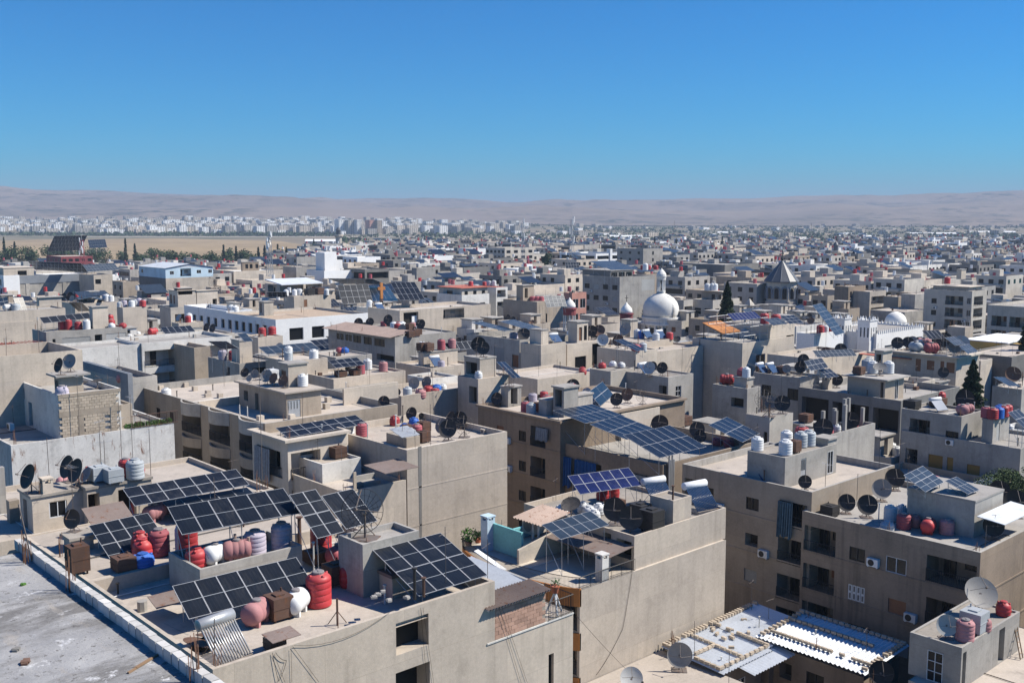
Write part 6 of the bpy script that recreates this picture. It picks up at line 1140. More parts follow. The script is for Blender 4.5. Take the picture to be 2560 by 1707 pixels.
mg = bld('weathered grey concrete house before the stained cream wall', c6(1570, 545), c6(1125, 0)[0], c6(1780, 0)[0], 15.3, at='the weathered grey house', wall='greywall', roof='oldroof', ph=.2, left=[(.5, 1.4, 1.6, 4.6, 'bare', .2), (9, 10.5, 1.2, 3.2, 'hole', .4)], right=[(1.6, 2.8, 1.4, 3.4, 'grid', .2)]); dish(mg, c6(1440, 470), 1.6, 'dishblack', 18, z=16); dish(mg, c6(1415, 535), 1.7, 'dishpale', 18, z=15.2); dish(mg, c6(1440, 510), 1.4, 'dishblack', 18, z=15.2); heater(mg, c6(1245, 610), 'flat', 1.7, s=.95, z=14.0); dish(mg, c6(1620, 680), 1.4, 'dishgrey', 40, z=14)
bld('low cream walls between the centre right houses', c6(480, 560), c6(380, 0)[0], c6(980, 0)[0], 14.2, wall='cream', ph=.4, Y=9, at='the low cream walls')
m19 = bld('cream flats with big blank tan side and roof scaffolding', d5(1370, 1165), d5(700, 0)[0], d5(2060, 0)[0], 16.6, at='the scaffold roof flats', wall='cream', roof='greyroof', ph=.2, right=[(.9, 2.7, 4.0, 5.4, 'brown', .14), (3.8, 6.4, 2.2, 5.2, 'white', .2), (7.3, 8.9, 3.3, 4.7, 'brown', .14), (11, 12.6, 3.0, 4.4, 'brown', .14), (3.8, 6.2, 7, 9, 'glass', .2)])
m19.wall['label'] = 'blank tan side wall and cream window front'
m19b = bld('upper cream flat right of the roof scaffolding', d5(1740, 930), d5(1640, 0)[0], d5(2070, 0)[0], 18.8, at='the upper cream flat', wall='cream', roof='greyroof', ph=.2, Y=9, right=[(2.2, 4, 3.2, 5, 'brown', .14), (6.6, 9.6, 2.0, 4.6, 'glass', .2)])
p = m19.P; r_ = thing('scaffolding', 'pale pipe scaffolding on the flats with the blank tan side', 'scaffolding', (p.x + 3, p.y + 3, 16.4)); mm = MB()
for i in range(4):
    for j in range(3): mm.cyl((p.x + 1 + i * 2.2, p.y + .5 + j * 3.5, 16.4), (p.x + 1 + i * 2.2, p.y + .5 + j * 3.5, 20.2), .05, n=4)
for zq in (17.6, 19, 20.2):
    for j in range(3): mm.cyl((p.x + 1, p.y + .5 + j * 3.5, zq), (p.x + 7.6, p.y + .5 + j * 3.5, zq), .04, n=4)
    for i in range(4): mm.cyl((p.x + 1 + i * 2.2, p.y + .5, zq), (p.x + 1 + i * 2.2, p.y + 7.5, zq), .04, n=4)
part('pipe_frame', mm, 'steel', r_); arr('bright blue solar row on the roof scaffolding', d5(1255, 865), d5(1625, 830), d5(1160, 770), 20.4, 8, 1, 'cellblue', deck=20.2, legs=False)
for x_ in (1400, 1450, 1580): tank(m19, d5(x_, 1090), 'greytank', 1.5, 1.5, z=16.6)
q_ = thing('tiled_canopy', 'orange tiled canopy roof beside the scaffolding', 'canopy', U(*d5(1090, 1020), 17.6)); og = ORG[q_.name]; mm = MB(); mm.hexa([(og.x - 2.6, og.y - 2, 17.7), (og.x + 2.4, og.y - 2, 17.7), (og.x + 2.4, og.y + 2, 19.1), (og.x - 2.6, og.y + 2, 19.1), (og.x - 2.6, og.y - 2, 17.85), (og.x + 2.4, og.y - 2, 17.85), (og.x + 2.4, og.y + 2, 19.25), (og.x - 2.6, og.y + 2, 19.25)]); part('tiled_roof', mm, 'orangeroof', q_); mm = MB()
for a in (-2.4, 2.2):
    for b_ in (-1.8, 1.8): mm.cyl((og.x + a, og.y + b_, 15.5), (og.x + a, og.y + b_, 17.8 + (b_ > 0) * 1.2), .08, n=5)
part('post', mm, 'darkmetal', q_)
arr('grey solar block right of the scaffolding', d5(1780, 925), d5(1975, 905), d5(1650, 840), 19.2, 3, 2, 'cellgrey', deck=18.6); arr('second grey solar block behind two red tanks', d5(2000, 905), d5(2185, 890), d5(1870, 800), 19.6, 3, 3, 'cellmid', deck=18.6); tank(m19b, d5(1818, 790), 'red', 1.6, 1.9, z=20.2); tank(m19b, d5(1878, 785), 'red', 1.5, 1.9, z=20.2)
m20 = bld('white flats with small square windows behind the cypress', d5(975, 592), d5(710, 0)[0], d5(1330, 0)[0], 14, at='the cypress flats', wall='stone', roof='greyroof', ph=.5, band=3.0, left=grid(2, 4, 2.2, 1.7, 'bare', 2.4, 3.6), right=grid(3, 4, 1.8, 1.6, 'bare', 2.4, 3.6)); room(m20, d5(1090, 480), d5(830, 0)[0], d5(1110, 0)[0], 17.4, wall='tan', roof='cream', left=[(7, 9.5, .8, 3, 'bare', .2), (12, 13.6, .8, 3.3, 'hole', .3)], slab=.6)
for x_ in (900, 965, 1000): tank(m20, d5(x_, 460), 'whitetank', 1.6, 1.9, z=17.5)
m21 = bld('white balcony flats just right of the big dome', d5(585, 590), d5(505, 0)[0], d5(708, 0)[0], 14, at='the dome side flats', wall='stone', roof='greyroof', ph=.3, right=[(.6, 6.4, v_, v_ + 2.2, 'loggia', 1.3) for v_ in (1.8, 5.0, 8.2)])
mw = bld('white walled flats with slanted solar ladder', c7(585, 185), c7(440, 0)[0], c7(830, 0)[0], 15.4, at='the solar ladder flats', wall='brightwhite', roof='greyroof', ph=.3, Y=None); arr('long steep solar ladder right of two red tanks', d6(375, 835), d6(470, 805), d6(130, 515), 15.6, 2, 4, 'cellgrey', deck=15); tank(mw, d6(212, 815), 'red', 1.4, 1.7); tank(mw, d6(325, 800), 'red', 1.3, 1.5); tank(mw, d6(265, 808), 'whitetank', 1.2, 1.5)
mx = bld('cream roof with wide blue solar table below the white tower', d6(185, 1085), d6(0, 0)[0], d6(700, 0)[0], 14.8, at='the wide blue solar table roof', wall='cream', ph=.4, Y=9, left=()); arr('wide blue grey solar table below the white tower', d6(185, 1062), d6(600, 1045), d6(130, 992), 15.3, 9, 2, 'cellgrey', deck=14.4); dish(mx, d6(425, 1060), 1.8, 'dishblack', 20, z=15.2); dish(mx, d6(515, 1060), 1.7, 'dishrust', 20, z=15.2)
my = bld('grey roof crowded with heaters above shaded wall', c7(470, 550), c7(80, 0)[0], c7(630, 0)[0], 14.6, at='the heater crowded roof', wall='greywall', roof='oldroof', ph=.35, left=[(2, 4.2, 1.6, 3.2, 'glass', .2), (8, 10.4, 1.6, 3.2, 'glass', .2)], parm='stone')
for x_ in (155, 240): heater(my, c7(x_, 515), 'flat', 1.7, s=.95)
arr('first slate solar block on the heater crowded roof', c7(560, 490), c7(705, 460), c7(500, 408), 15.6, 4, 2, 'cellmid', deck=14.2); arr('second slate solar block leaning lower right', c7(700, 548), c7(795, 535), c7(620, 482), 14.4, 3, 2, 'cellmid', deck=14)
for x_, y_q, dd in ((370, 470, 1.7), (495, 460, 1.7), (775, 520, 1.7), (355, 520, 1.2)): dish(my, c7(x_, y_q), dd, 'dishblack' if dd > 1.3 else 'dishgrey', 18, z=14.4)
boxtank(my, c7(320, 510), 1.3, 1.0); tank(my, c7(435, 500), 'whitetank', 1.0, .8, 's')
m28 = bld('unfinished grey block building with flat stair house roof', c7(1310, 740), c7(455, 0)[0], c7(1800, 0)[0], 13.4, at='the unfinished block roof', wall='darkgrey', roof='greyroof', ph=.9, parm='greywall', left=[(1, 8, 1.2, 4.5, 'hole', 1.2), (9, 18, 1.3, 4.2, 'hole', 1.5), (19, 25, 1.3, 4.2, 'hole', 1.5)], right=[(2, 3, 2, 3.2, 'hole', .3)])
sh = room(m28, c7(1180, 570), c7(865, 0)[0], c7(1335, 0)[0], 15.4, wall='blockwall', roof='greyroof', slab=.6, left=[(8.0, 8.7, .3, 2.8, 'hole', .3)], right=[(2.6, 3.5, .3, 2.8, 'white', .1)]); sh2 = room(m28, c7(1160, 330), c7(1090, 0)[0], c7(1235, 0)[0], 18.2, zb=15.5, wall='cream', slab=.25, left=[(.4, 1.6, .4, 2.2, 'hole', .4)])
for x_, y_q, col in ((1262, 500, 'whitetank'), (1320, 490, 'whitetank'), (1035, 465, 'greytank'), (940, 455, 'greytank'), (983, 455, 'red')): tank(sh, c7(x_, y_q), col, 1.4 if col != 'red' else 1.0, 1.7)
dish(sh, c7(1130, 530), 1.7, 'dishgrey', 60); boxtank(sh, c7(895, 460), 1.2, 1.1); chimney(m28, c7(690, 640), 1.0, 1.6, mats='cream')
m26 = bld('white walled flats with brown doors below a crowd of dishes', c7(1775, 370), c7(1240, 0)[0], c7(1965, 0)[0], 15.6, at='the dish crowded flats', wall='cream', roof='oldroof', ph=.15, left=[(9, 11, .9, 2.9, 'brown', .1), (13.2, 16, 1.0, 2.5, 'brown', .1), (18.2, 19.6, .9, 3.0, 'brown', .1), (20.4, 23.4, 1.0, 2.6, 'brown', .1)], cornice=.8)
for x_, y_q, dd, cc in ((1175, 285, 1.7, 'dishgrey'), (1250, 310, 1.9, 'dishblack'), (1365, 315, 1.8, 'dishblack'), (1415, 265, 2.4, 'dishblack'), (1635, 345, 2.6, 'wire'), (1750, 360, 1.8, 'dishgrey'), (1810, 345, 2.4, 'dishpale')): dish(m26, c7(x_, y_q), dd, cc, 20)
for x_, y_q, col in ((1430, 335, 'greytank'), (1410, 285, 'greytank'), (1560, 345, 'fadedred'), (1500, 300, 'pinktank')): tank(m26, c7(x_, y_q), col, 1.5, kind='h')
heater(m26, c7(1320, 290), 'flat', 2.0, s=.95); arr('four dark solar panels above the dish crowded flats', d6(1360, 870), d6(1535, 865), d6(1280, 782), 17.4, 4, 1, 'cellplain', deck=15.5); arr('pale blue solar strip upper half at the dish crowded flats', d6(1630, 940), d6(1740, 925), d6(1520, 855), 17.2, 4, 1, 'cellgrey', deck=15.5); arr('pale blue solar strip lower half at the dish crowded flats', d6(1765, 1025), d6(1870, 1000), d6(1670, 945), 16.2, 4, 1, 'cellgrey', deck=15.5)
slab(m26, d6(1150, 1080), 0, 0, 14.6, .1, 'redroof', 'striped_awning', X=1.4, Y=9, tilt=0)
bld('low cream walled yard right of the stair house', c7(1420, 600), c7(1340, 0)[0], c7(1595, 0)[0], 13.2, wall='cream', ph=.8, Y=4, at='the cream yard')
m30 = bld('shaded grey flats with white balconies at right', c7(1815, 872), c7(1315, 0)[0], c7(2010, 0)[0], 14.4, at='the shaded balcony flats', wall='greywall', roof='greyroof', ph=.3, left=[(1.6, 5.2, 1.0, 3.0, 'loggia', 1.2), (8, 10.2, 1.8, 3.6, 'glass', .2), (1.6, 5.2, 4.2, 6.2, 'loggia', 1.2), (6.4, 7.4, 5, 6.4, 'ochre', .1), (8, 10, 5.2, 6.6, 'ochre', .1)], Y=None)
heater(m30, c7(1625, 830), 'flat', 1.8, rz=R(-15), s=.95); boxtank(m30, c7(1400, 810), 1.5, 1.1, col='darkmetal'); boxtank(m30, c7(1660, 780), 1.5, 1.1); dish(m30, c7(1740, 770), 2.1, 'dishblack', 12, az=215); tank(m30, c7(1820, 860), 'pinktank', 1.1, kind='h'); tank(m30, c7(1860, 845), 'pinktank', 1.0, kind='h'); tank(m30, c7(1640, 715), 'red', 1.2, .8, 's')
m30b = bld('long shaded wall of grey flats with ochre shutters, far right', (2552, 1122), 2254, 2640, 11.9, at='the ochre shutter flats', wall='greywall', roof='greyroof', ph=.4, left=[(5.6, 8.4, 2.2, 4.2, 'ochre', .14), (9.2, 10.4, 2.2, 4.4, 'ochre', .14), (13, 15.4, 2.6, 4.2, 'ochre', .14), (19.5, 22, 3.0, 4.6, 'brown', .14), (1, 3.4, 2.0, 4.2, 'loggia', 1.2)])
bk = room(m30b, c7(2080, 910), c7(2010, 0)[0], c7(2215, 0)[0], 14.0, wall='greywall', slab=.05, right=[(1, 1.8, .4, 2.4, 'grey', .1)])
for x_, y_q, col in ((2020, 880, 'fadedred'), (2072, 890, 'red'), (2120, 885, 'bluetank'), (2160, 870, 'red'), (2190, 860, 'red'), (2060, 850, 'bluetank')): tank(bk, c7(x_, y_q), col, 1.2, 1.3)
arr('slate solar panels at the right edge above grey roof', c7(2330, 960), c7(2420, 930), c7(2200, 835), 14.2, 3, 2, 'cellmid', deck=11.6)
m31 = bld('roof with bare concrete column stubs and many dishes, right', c7(640, 1045), c7(470, 0)[0], c7(1095, 0)[0], 13.6, at='the column stub roof', wall='greywall', roof='oldroof', ph=.6, Y=None)
for x_, y_q, hh in ((430, 860, 2.2), (575, 990, 2.4), (635, 960, 2.4), (795, 900, 2.2), (760, 1000, 2.4), (885, 1040, 3.4), (1045, 940, 2.2), (600, 920, 3.2), (620, 910, 3.2)): column(m31, c7(x_, y_q), hh, .35)
for x_, y_q, dd, cc in ((525, 850, 2.0, 'dishgrey'), (505, 1000, 2.0, 'dishblack'), (940, 930, 1.9, 'dishblack'), (325, 1000, 1.7, 'dishgrey')): dish(m31, c7(x_, y_q), dd, cc, 15)
boxtank(m31, c7(650, 1000), 1.4, 1.0, col='darkmetal'); boxtank(m31, c7(810, 990), 1.2, .8, col='darkmetal'); boxtank(m31, c7(515, 920), 1.2, 1.0); tank(m31, c7(905, 970), 'fadedred', 1.2, .9, 's'); tank(m31, c7(700, 1020), 'fadedred', 1.2, .7, 's'); tank(m31, c7(770, 1000), 'whitetank', 1.0, .9, 's')
m32 = bld('whitish roof room topped with clustered grey dishes', c7(215, 880), c7(45, 0)[0], c7(410, 0)[0], 15.4, at='the grey dish cluster room', wall='stone', roof='oldroof', ph=.05, left=[(1.6, 2.4, 1.6, 3.4, 'bare', .2), (4.2, 5, 1.6, 3.4, 'bare', .2)])
for x_, y_q, dd, cc in ((165, 825, 2.0, 'wire'), (260, 800, 2.2, 'wire'), (290, 820, 1.7, 'dishblack'), (340, 805, 1.4, 'dishgrey')): dish(m32, c7(x_, y_q), dd, cc, 20)
mE2 = bld('narrow grey house with red tanks left of the heater crowded roof', c6(2230, 640), c6(1940, 0)[0], c6(2340, 0)[0], 14.2, at='the narrow grey house', wall='greywall', roof='oldroof', ph=.3, left=[(3, 5, 1.4, 2.6, 'hole', .2)]); ee = room(mE2, c6(2225, 560), c6(2120, 0)[0], c6(2280, 0)[0], 15.6, wall='stone'); tank(ee, c6(2150, 515), 'fadedred', 1.3, 1.1, 's'); tank(ee, c6(2210, 520), 'whitetank', 1.1, 1.4); tank(mE2, c6(2065, 595), 'red', 1.3, kind='h'); tank(mE2, c6(2110, 590), 'red', 1.2, 1.2); tank(mE2, c6(2205, 925), 'pinktank', 1.2, 1.4, z=13)
# ---- churches
def ring_things(): pass
def dome_church():
    D = 262; cx = 1651; base = PD(cx, 836, D); k = D / F; r = 44 * k
    zt = PD(cx, 731, D).z; ze = PD(cx, 790, D).z; zd = PD(cx, 850, D).z
    t = thing('domed_church', 'church with large white onion dome on a columned drum', 'church', (base.x, base.y, 0)); c = (base.x, base.y, 0)
    m = MB(); hd = zt - ze; pr = [(r * .97, ze), (r * 1.0, ze + hd * .12), (r * 1.02, ze + hd * .28), (r * .99, ze + hd * .45), (r * .9, ze + hd * .62), (r * .72, ze + hd * .78), (r * .48, ze + hd * .9), (r * .24, ze + hd * .98), (r * .14, zt + .5)]; m.lathe(pr, 40, c); dm = part('dome', m, 'dome', t, smooth=True)
    m = MB()
    for ri, z0, z1 in ((1.09, ze - .5, ze), (1.04, ze - 1.5, ze - .5), (1.12, ze - 2.0, ze - 1.5)): m.lathe([(r * ri, z0), (r * ri, z1), (r * .9, z1)], 40, c)
    part('cornice_ring', m, 'dome', t); m = MB(); m.lathe([(r * .96, zd - 6), (r * .96, ze - 1.9)], 32, c); part('drum', m, 'dome', t)
    for i in range(16):
        a = i * math.pi / 8; m = MB(); x, y = c[0] + r * 1.0 * math.cos(a), c[1] + r * 1.0 * math.sin(a); m.cyl((x, y, zd - 6), (x, y, ze - 2.0), .35, n=8); part('column', m, 'dome', t)
        a += math.pi / 16; m = MB(); d_ = V((math.cos(a), math.sin(a), 0)); s_ = V((-d_.y, d_.x, 0)); p = V(c) + d_ * r * .985; z0, z1 = ze - 5.6, ze - 2.6; m.hexa([p - s_ * .55 + V((0, 0, z0)), p + s_ * .55 + V((0, 0, z0)), p + s_ * .55 - d_ * .3 + V((0, 0, z0)), p - s_ * .55 - d_ * .3 + V((0, 0, z0)), p - s_ * .55 + V((0, 0, z1)), p + s_ * .55 + V((0, 0, z1)), p + s_ * .55 - d_ * .3 + V((0, 0, z1)), p - s_ * .55 - d_ * .3 + V((0, 0, z1))]); part('window', m, 'glass', t)
    m = MB()
    for i in range(6): a = i * math.pi / 3; x, y = c[0] + .9 * math.cos(a), c[1] + .9 * math.sin(a); m.cyl((x, y, zt + .3), (x, y, zt + 3.4), .17, n=6)
    m.lathe([(1.1, zt + .2), (1.1, zt + .5)], 16, c); m.lathe([(1.15, zt + 3.3), (1.15, zt + 3.6), (1.3, zt + 4.2), (1.2, zt + 4.8), (.8, zt + 5.4), (.3, zt + 5.9), (.05, zt + 6.3)], 18, c); part('lantern', m, 'dome', t, sub=dm)
    m = MB(); m.box(c[0] - .06, c[1] - .06, zt + 6.2, c[0] + .06, c[1] + .06, zt + 7.8); m.box(c[0] - .5, c[1] - .05, zt + 7.1, c[0] + .5, c[1] + .05, zt + 7.25); part('cross', m, 'darkmetal', t, sub=dm)
    m = MB(); m.box(c[0] - 9, c[1] - 7, 0, c[0] + 12, c[1] + 8, zd - 1.0); part('nave', m, 'cream', t); m = MB()
    for i in range(14):                             # ladder on the dome
        a = -HEAD * .0 + math.atan2(-FW.y, -FW.x) + .62; f_ = i / 13; zz = ze + hd * .05 + f_ * hd * .8; rr_ = r * (1.03 - .5 * f_ ** 2.6); x, y = c[0] + rr_ * math.cos(a), c[1] + rr_ * math.sin(a); m.box(x - .25, y - .25, zz, x + .25, y + .25, zz + .08)
    part('ladder', m, 'greywall', t, sub=dm)
    for px, pyt, pyb, lb in ((1566, 764, 783, 'small white onion dome on a maroon drum, beside the big dome'), (1424, 752, 770, 'small white dome belfry on slim columns before the dark flats')):
        D = 225; k = D / F; p = PD(px, pyb, D); r2 = 14.5 * k; t2 = thing('belfry', lb, 'church tower', (p.x, p.y, 0)); c2_ = (p.x, p.y, 0); zb_ = p.z; zt_ = PD(px, pyt, D).z; h = zt_ - zb_
        m = MB(); m.lathe([(r2 * .95, zb_), (r2 * 1.03, zb_ + h * .3), (r2 * .9, zb_ + h * .65), (r2 * .5, zb_ + h * 1.0), (r2 * .2, zb_ + h * 1.25), (.04, zb_ + h * 1.5)], 20, c2_); d2_ = part('dome', m, 'dome', t2, smooth=True); m = MB(); m.lathe([(r2 * 1.25, zb_ - .25), (r2 * 1.25, zb_), (r2 * .8, zb_)], 20, c2_); m.lathe([(r2 * 1.12, zb_ - 1.5), (r2 * 1.12, zb_ - .25)], 12, c2_); part('drum', m, 'maroon', t2)
        for i in range(8): a = i * math.pi / 4; x, y = p.x + r2 * .98 * math.cos(a), p.y + r2 * .98 * math.sin(a); m = MB(); m.cyl((x, y, zb_ - 5), (x, y, zb_ - 1.4), .14, n=6); part('column', m, 'dome', t2)
        m = MB(); m.lathe([(r2 * .5, zb_ - 5), (r2 * .5, zb_ - 1.2)], 10, c2_); m.box(p.x - r2 * 1.2, p.y - r2 * 1.2, 0, p.x + r2 * 1.2, p.y + r2 * 1.2, zb_ - 5); part('tower', m, 'stone', t2); m = MB(); z0 = zb_ + h * 1.45; m.box(p.x - .05, p.y - .05, z0, p.x + .05, p.y + .05, z0 + 1.6); m.box(p.x - .5, p.y - .04, z0 + .9, p.x + .5, p.y + .04, z0 + 1.02); part('cross', m, 'darkmetal', t2, sub=d2_)
dome_church()
def cone_church():
    D = 330; cx = 1954; k = D / F; r = 39 * k; p = PD(cx, 704, D); ze = p.z; za = PD(cx, 650, D).z; zd = PD(cx, 752, D).z; c = (p.x, p.y, 0)
    t = thing('cone_roof_church', 'stone church drum under a steep grey conical roof', 'church', (p.x, p.y, 0)); m = MB(); m.lathe([(r * 1.1, ze - .1), (r * 1.1, ze + .25), (.12, za)], 12, c); rf = part('conical_roof', m, 'leadroof', t); m = MB()
    for i in range(12): a = 2 * math.pi * i / 12; m.cyl((c[0] + r * 1.1 * math.cos(a), c[1] + r * 1.1 * math.sin(a), ze + .25), (c[0], c[1], za), .1, n=4, caps=False)
    part('roof_seam', m, 'leadroof', t, sub=rf); m = MB(); m.lathe([(.3, za - .3), (.45, za + .4), (.2, za + 1.0)], 8, c); m.box(c[0] - .1, c[1] - .1, za + .8, c[0] + .1, c[1] + .1, za + 3.2); m.box(c[0] - .8, c[1] - .08, za + 1.9, c[0] + .8, c[1] + .08, za + 2.15); part('cross', m, 'darkmetal', t, sub=rf)
    m = MB(); m.lathe([(r * .95, zd - 1), (r * .95, ze)], 12, c); part('drum', m, 'stone', t)
    for i in range(12):
        a = 2 * math.pi * (i + .5) / 12; d_ = V((math.cos(a), math.sin(a), 0)); s_ = V((-d_.y, d_.x, 0)); q = V(c) + d_ * r * .935; m = MB(); n = 8; w_, z0, z1 = r * .13, zd + .8, ze - 2.6
        pts = [q - s_ * w_ + V((0, 0, z0)), q + s_ * w_ + V((0, 0, z0))] + [q + s_ * w_ * math.cos(b_ * math.pi / n) + V((0, 0, z1 + w_ * math.sin(b_ * math.pi / n))) for b_ in range(n + 1)]; m.poly(*[x_ + d_ * .05 for x_ in pts]); part('window', m, 'glass', t)
        m = MB(); w2 = w_ * 1.55; ar = [q + d_ * .25 + s_ * w2 * math.cos(b_ * math.pi / n) + V((0, 0, z1 + w2 * math.sin(b_ * math.pi / n))) for b_ in range(n + 1)]; m.tube([q + d_ * .25 + s_ * w2 + V((0, 0, z0))] + ar + [q + d_ * .25 - s_ * w2 + V((0, 0, z0))], .22, 5); part('window_arch', m, 'slatewall', t)
    m = MB(); m.lathe([(r * 1.04, zd - 3), (r * 1.04, zd)], 12, c); m.box(c[0] - r * 1.0, c[1] - r * 1.0, 0, c[0] + r * 1.0, c[1] + r * 1.0, zd - 2.4); part('base_block', m, 'greywall', t)
    m = MB(); x0, y0_ = c[0] - r * 1.6, c[1] - r * 1.9
    for sx in (1, -1): m.poly((c[0] + sx * r * 1.9, c[1] - r * 2.4, zd - 7), (c[0] + sx * r * 1.9, c[1] + r * 2.2, zd - 7), (c[0], c[1] + r * 2.2, zd - 3.4), (c[0], c[1] - r * 2.4, zd - 3.4))
    part('nave_roof', m, 'sheetgrey', t); m = MB(); m.box(c[0] - r * 1.85, c[1] - r * 2.3, 0, c[0] + r * 1.85, c[1] + r * 2.1, zd - 7); part('nave', m, 'stone', t)
    q = PD(1873, 775, 300); t2 = thing('pyramid_spire', 'small pale stone pyramid spire left of the conical roof', 'church tower', (q.x, q.y, 0)); m = MB(); w_ = 17 * 300 / F; zb_ = q.z; m.box(q.x - w_, q.y - w_, 0, q.x + w_, q.y + w_, zb_); part('tower', m, 'tan', t2); m = MB(); za = PD(1873, 745, 300).z
    for a, b_ in (((-1, -1), (1, -1)), ((1, -1), (1, 1)), ((1, 1), (-1, 1)), ((-1, 1), (-1, -1))): m.poly((q.x + a[0] * w_, q.y + a[1] * w_, zb_ + .02), (q.x + b_[0] * w_, q.y + b_[1] * w_, zb_ + .02), (q.x, q.y, za))
    part('spire', m, 'stone', t2)
cone_church()
def crenel(root, x0, y0, x1, y1, z, s=.55, mats='brightwhite'):
    m = MB()
    for (ax, ay, bx, by) in ((x0, y0, x1, y0), (x0, y0, x0, y1), (x1, y0, x1, y1), (x0, y1, x1, y1)):
        n = max(2, int(math.hypot(bx - ax, by - ay) / (s * 1.7)))
        for i in range(n + 1):
            x, y = ax + (bx - ax) * i / n, ay + (by - ay) * i / n; h = s * .32; m.hexa([(x - h, y - h, z), (x + h, y - h, z), (x + h, y + h, z), (x - h, y + h, z), (x - h * .25, y - h * .25, z + s * 1.3), (x + h * .25, y - h * .25, z + s * 1.3), (x + h * .25, y + h * .25, z + s * 1.3), (x - h * .25, y + h * .25, z + s * 1.3)])
    part('battlement', m, mats, root)['kind'] = 'stuff'
wz = 11.2; wc_ = bld('white church with battlements and pale dome', d6(805, 812), d6(745, 0)[0], d6(1300, 0)[0], wz - 1.2, at='the white church', wall='brightwhite', roof='greyroof', ph=.3, name='white_church', cat='church', Y=14, right=[(4, 8.5, 3.2, 7, 'grey', .3), (17, 22.5, 2.4, 7, 'hole', .6)]); crenel(wc_.root, wc_.P.x, wc_.P.y, wc_.P.x + wc_.X, wc_.P.y + 14, wz - 1.2)
for (cq, lx_, rx_, lb, zz) in ((d6(735, 675), d6(613, 0)[0], d6(815, 0)[0], 'right white church tower with pointed battlements', 13.1), (d6(470, 655), d6(362, 0)[0], d6(543, 0)[0], 'left white church tower with pointed battlements', 13.0)):
    b = bld(lb, cq, lx_, rx_, zz, wall='brightwhite', roof='greyroof', ph=.2, name='church_tower', cat='church tower', left=[(u, u + .55, 1.8, 4.0, 'bare', .3) for u in (1.0, 2.4, 3.8)] + [(2.3, 3.4, 11, 15, 'bare', .3)], right=[(u, u + .55, 1.8, 4.0, 'bare', .3) for u in (.7, 1.9, 3.1)], cornice=.15); crenel(b.root, b.P.x, b.P.y, b.P.x + b.X, b.P.y + b.Y, zz)
p = PD(2239, 807, 262); k = 262 / F; r = 26.5 * k; c = (p.x, p.y, 0); m = MB(); zt = PD(2239, 779, 262).z; h = zt - p.z; m.lathe([(r, p.z)] + [(r * math.cos(a * math.pi / 20), p.z + h * math.sin(a * math.pi / 20)) for a in range(1, 10)] + [(.02, zt)], 28, c); part('dome', m, 'dome', wc_.root, smooth=True); m = MB(); m.lathe([(r * 1.0, p.z - 2.6), (r * 1.0, p.z - .2), (r * 1.06, p.z - .2), (r * 1.06, p.z)], 16, c); part('drum', m, 'brightwhite', wc_.root)
for i in range(8):
    a = (i + .5) * math.pi / 4; m = MB(); d_ = V((math.cos(a), math.sin(a), 0)); s_ = V((-d_.y, d_.x, 0)); q = V(c) + d_ * r * 1.005; m.poly(q - s_ * .4 + V((0, 0, p.z - 2.3)), q + s_ * .4 + V((0, 0, p.z - 2.3)), q + s_ * .4 + V((0, 0, p.z - 1.1)), q + V((0, 0, p.z - .6)), q - s_ * .4 + V((0, 0, p.z - 1.1))); part('window', m, 'glass', wc_.root)
m22 = bld('tall grey apartment block with deep curved balconies at right', d6(1810, 370), d6(1305, 0)[0], d6(1965, 0)[0], 17.8, at='the tall grey apartment block', wall='stone', roof='greyroof', ph=.8, parm='stone', left=[(3.6, 6, v_ + .6, v_ + 1.9, 'bare', .2) for v_ in (1.8, 4.9, 8.0, 11.1)] + [(10, 18, v_ - .3, v_ + 2.0, 'loggia', 1.4) for v_ in (1.8, 4.9, 8.0, 11.1)] + [(19.6, 21.4, v_, v_ + 1.6, 'white', .2) for v_ in (1.8, 4.9, 8, 11.1)], right=[(1.2, 6.6, v_ - .3, v_ + 2.0, 'loggia', 1.4) for v_ in (1.8, 4.9, 8.0, 11.1)])
rt_ = room(m22, d6(1770, 330), d6(1400, 0)[0], d6(1910, 0)[0], 20.2, wall='beige', roof='cream', slab=.5, left=grid(3, 1, 2, 1.6, 'bare', .8)); room(m22, d6(1690, 270), d6(1645, 0)[0], d6(1745, 0)[0], 22.8, wall='cream', zb=20.3)
tank(rt_, d6(1490, 270), 'red', 1.6, 2.0)
m23 = bld('grey balcony flats cut by the right edge', (2640, 772), d6(1972, 0)[0], 2760, 17.6, at='the right edge flats', wall='stone', roof='greyroof', ph=.6, left=[(10, 19, v_ - .2, v_ + 2.0, 'loggia', 1.4) for v_ in (2.5, 5.6, 8.7, 11.8)] + [(2, 8.8, v_ - .2, v_ + 2, 'loggia', 1.3) for v_ in (2.5, 5.6, 8.7)] + [(21, 23, v_, v_ + 1.5, 'bare', .2) for v_ in (2.2, 5.3, 8.4, 11.5)] + [(27, 29, v_, v_ + 1.5, 'bare', .2) for v_ in (2.2, 5.3, 8.4, 11.5)])
m24 = bld('dark brown block with cream front left of the trees', d6(510, 322), d6(365, 0)[0], d6(690, 0)[0], 15.8, at='the dark brown block', wall='brownwall', ph=.3, right=[(1.4, 3, 1.6, 3.4, 'bare', .2), (6, 14, 4.4, 7, 'loggia', 1.2), (1.4, 3, 5, 7, 'bare', .2)])
bld('cream balcony block right of the dark brown block', d6(735, 375), d6(690, 0)[0], d6(905, 0)[0], 14.4, wall='cream', ph=.4, right=[(1, 9, 1.6, 4, 'loggia', 1.2), (1, 9, 5, 7, 'loggia', 1.2)], at='the cream balcony block', Y=16); bld('tan wall block below the green trees', d6(1035, 430), d6(880, 0)[0], d6(1065, 0)[0], 13.4, wall='tan', ph=.3, at='the tan wall block', X=8); bld('grey wall block left of the tall apartment block', d6(1210, 405), d6(1065, 0)[0], d6(1305, 0)[0], 14.6, wall='greywall', ph=.3, at='the grey wall block', X=14)
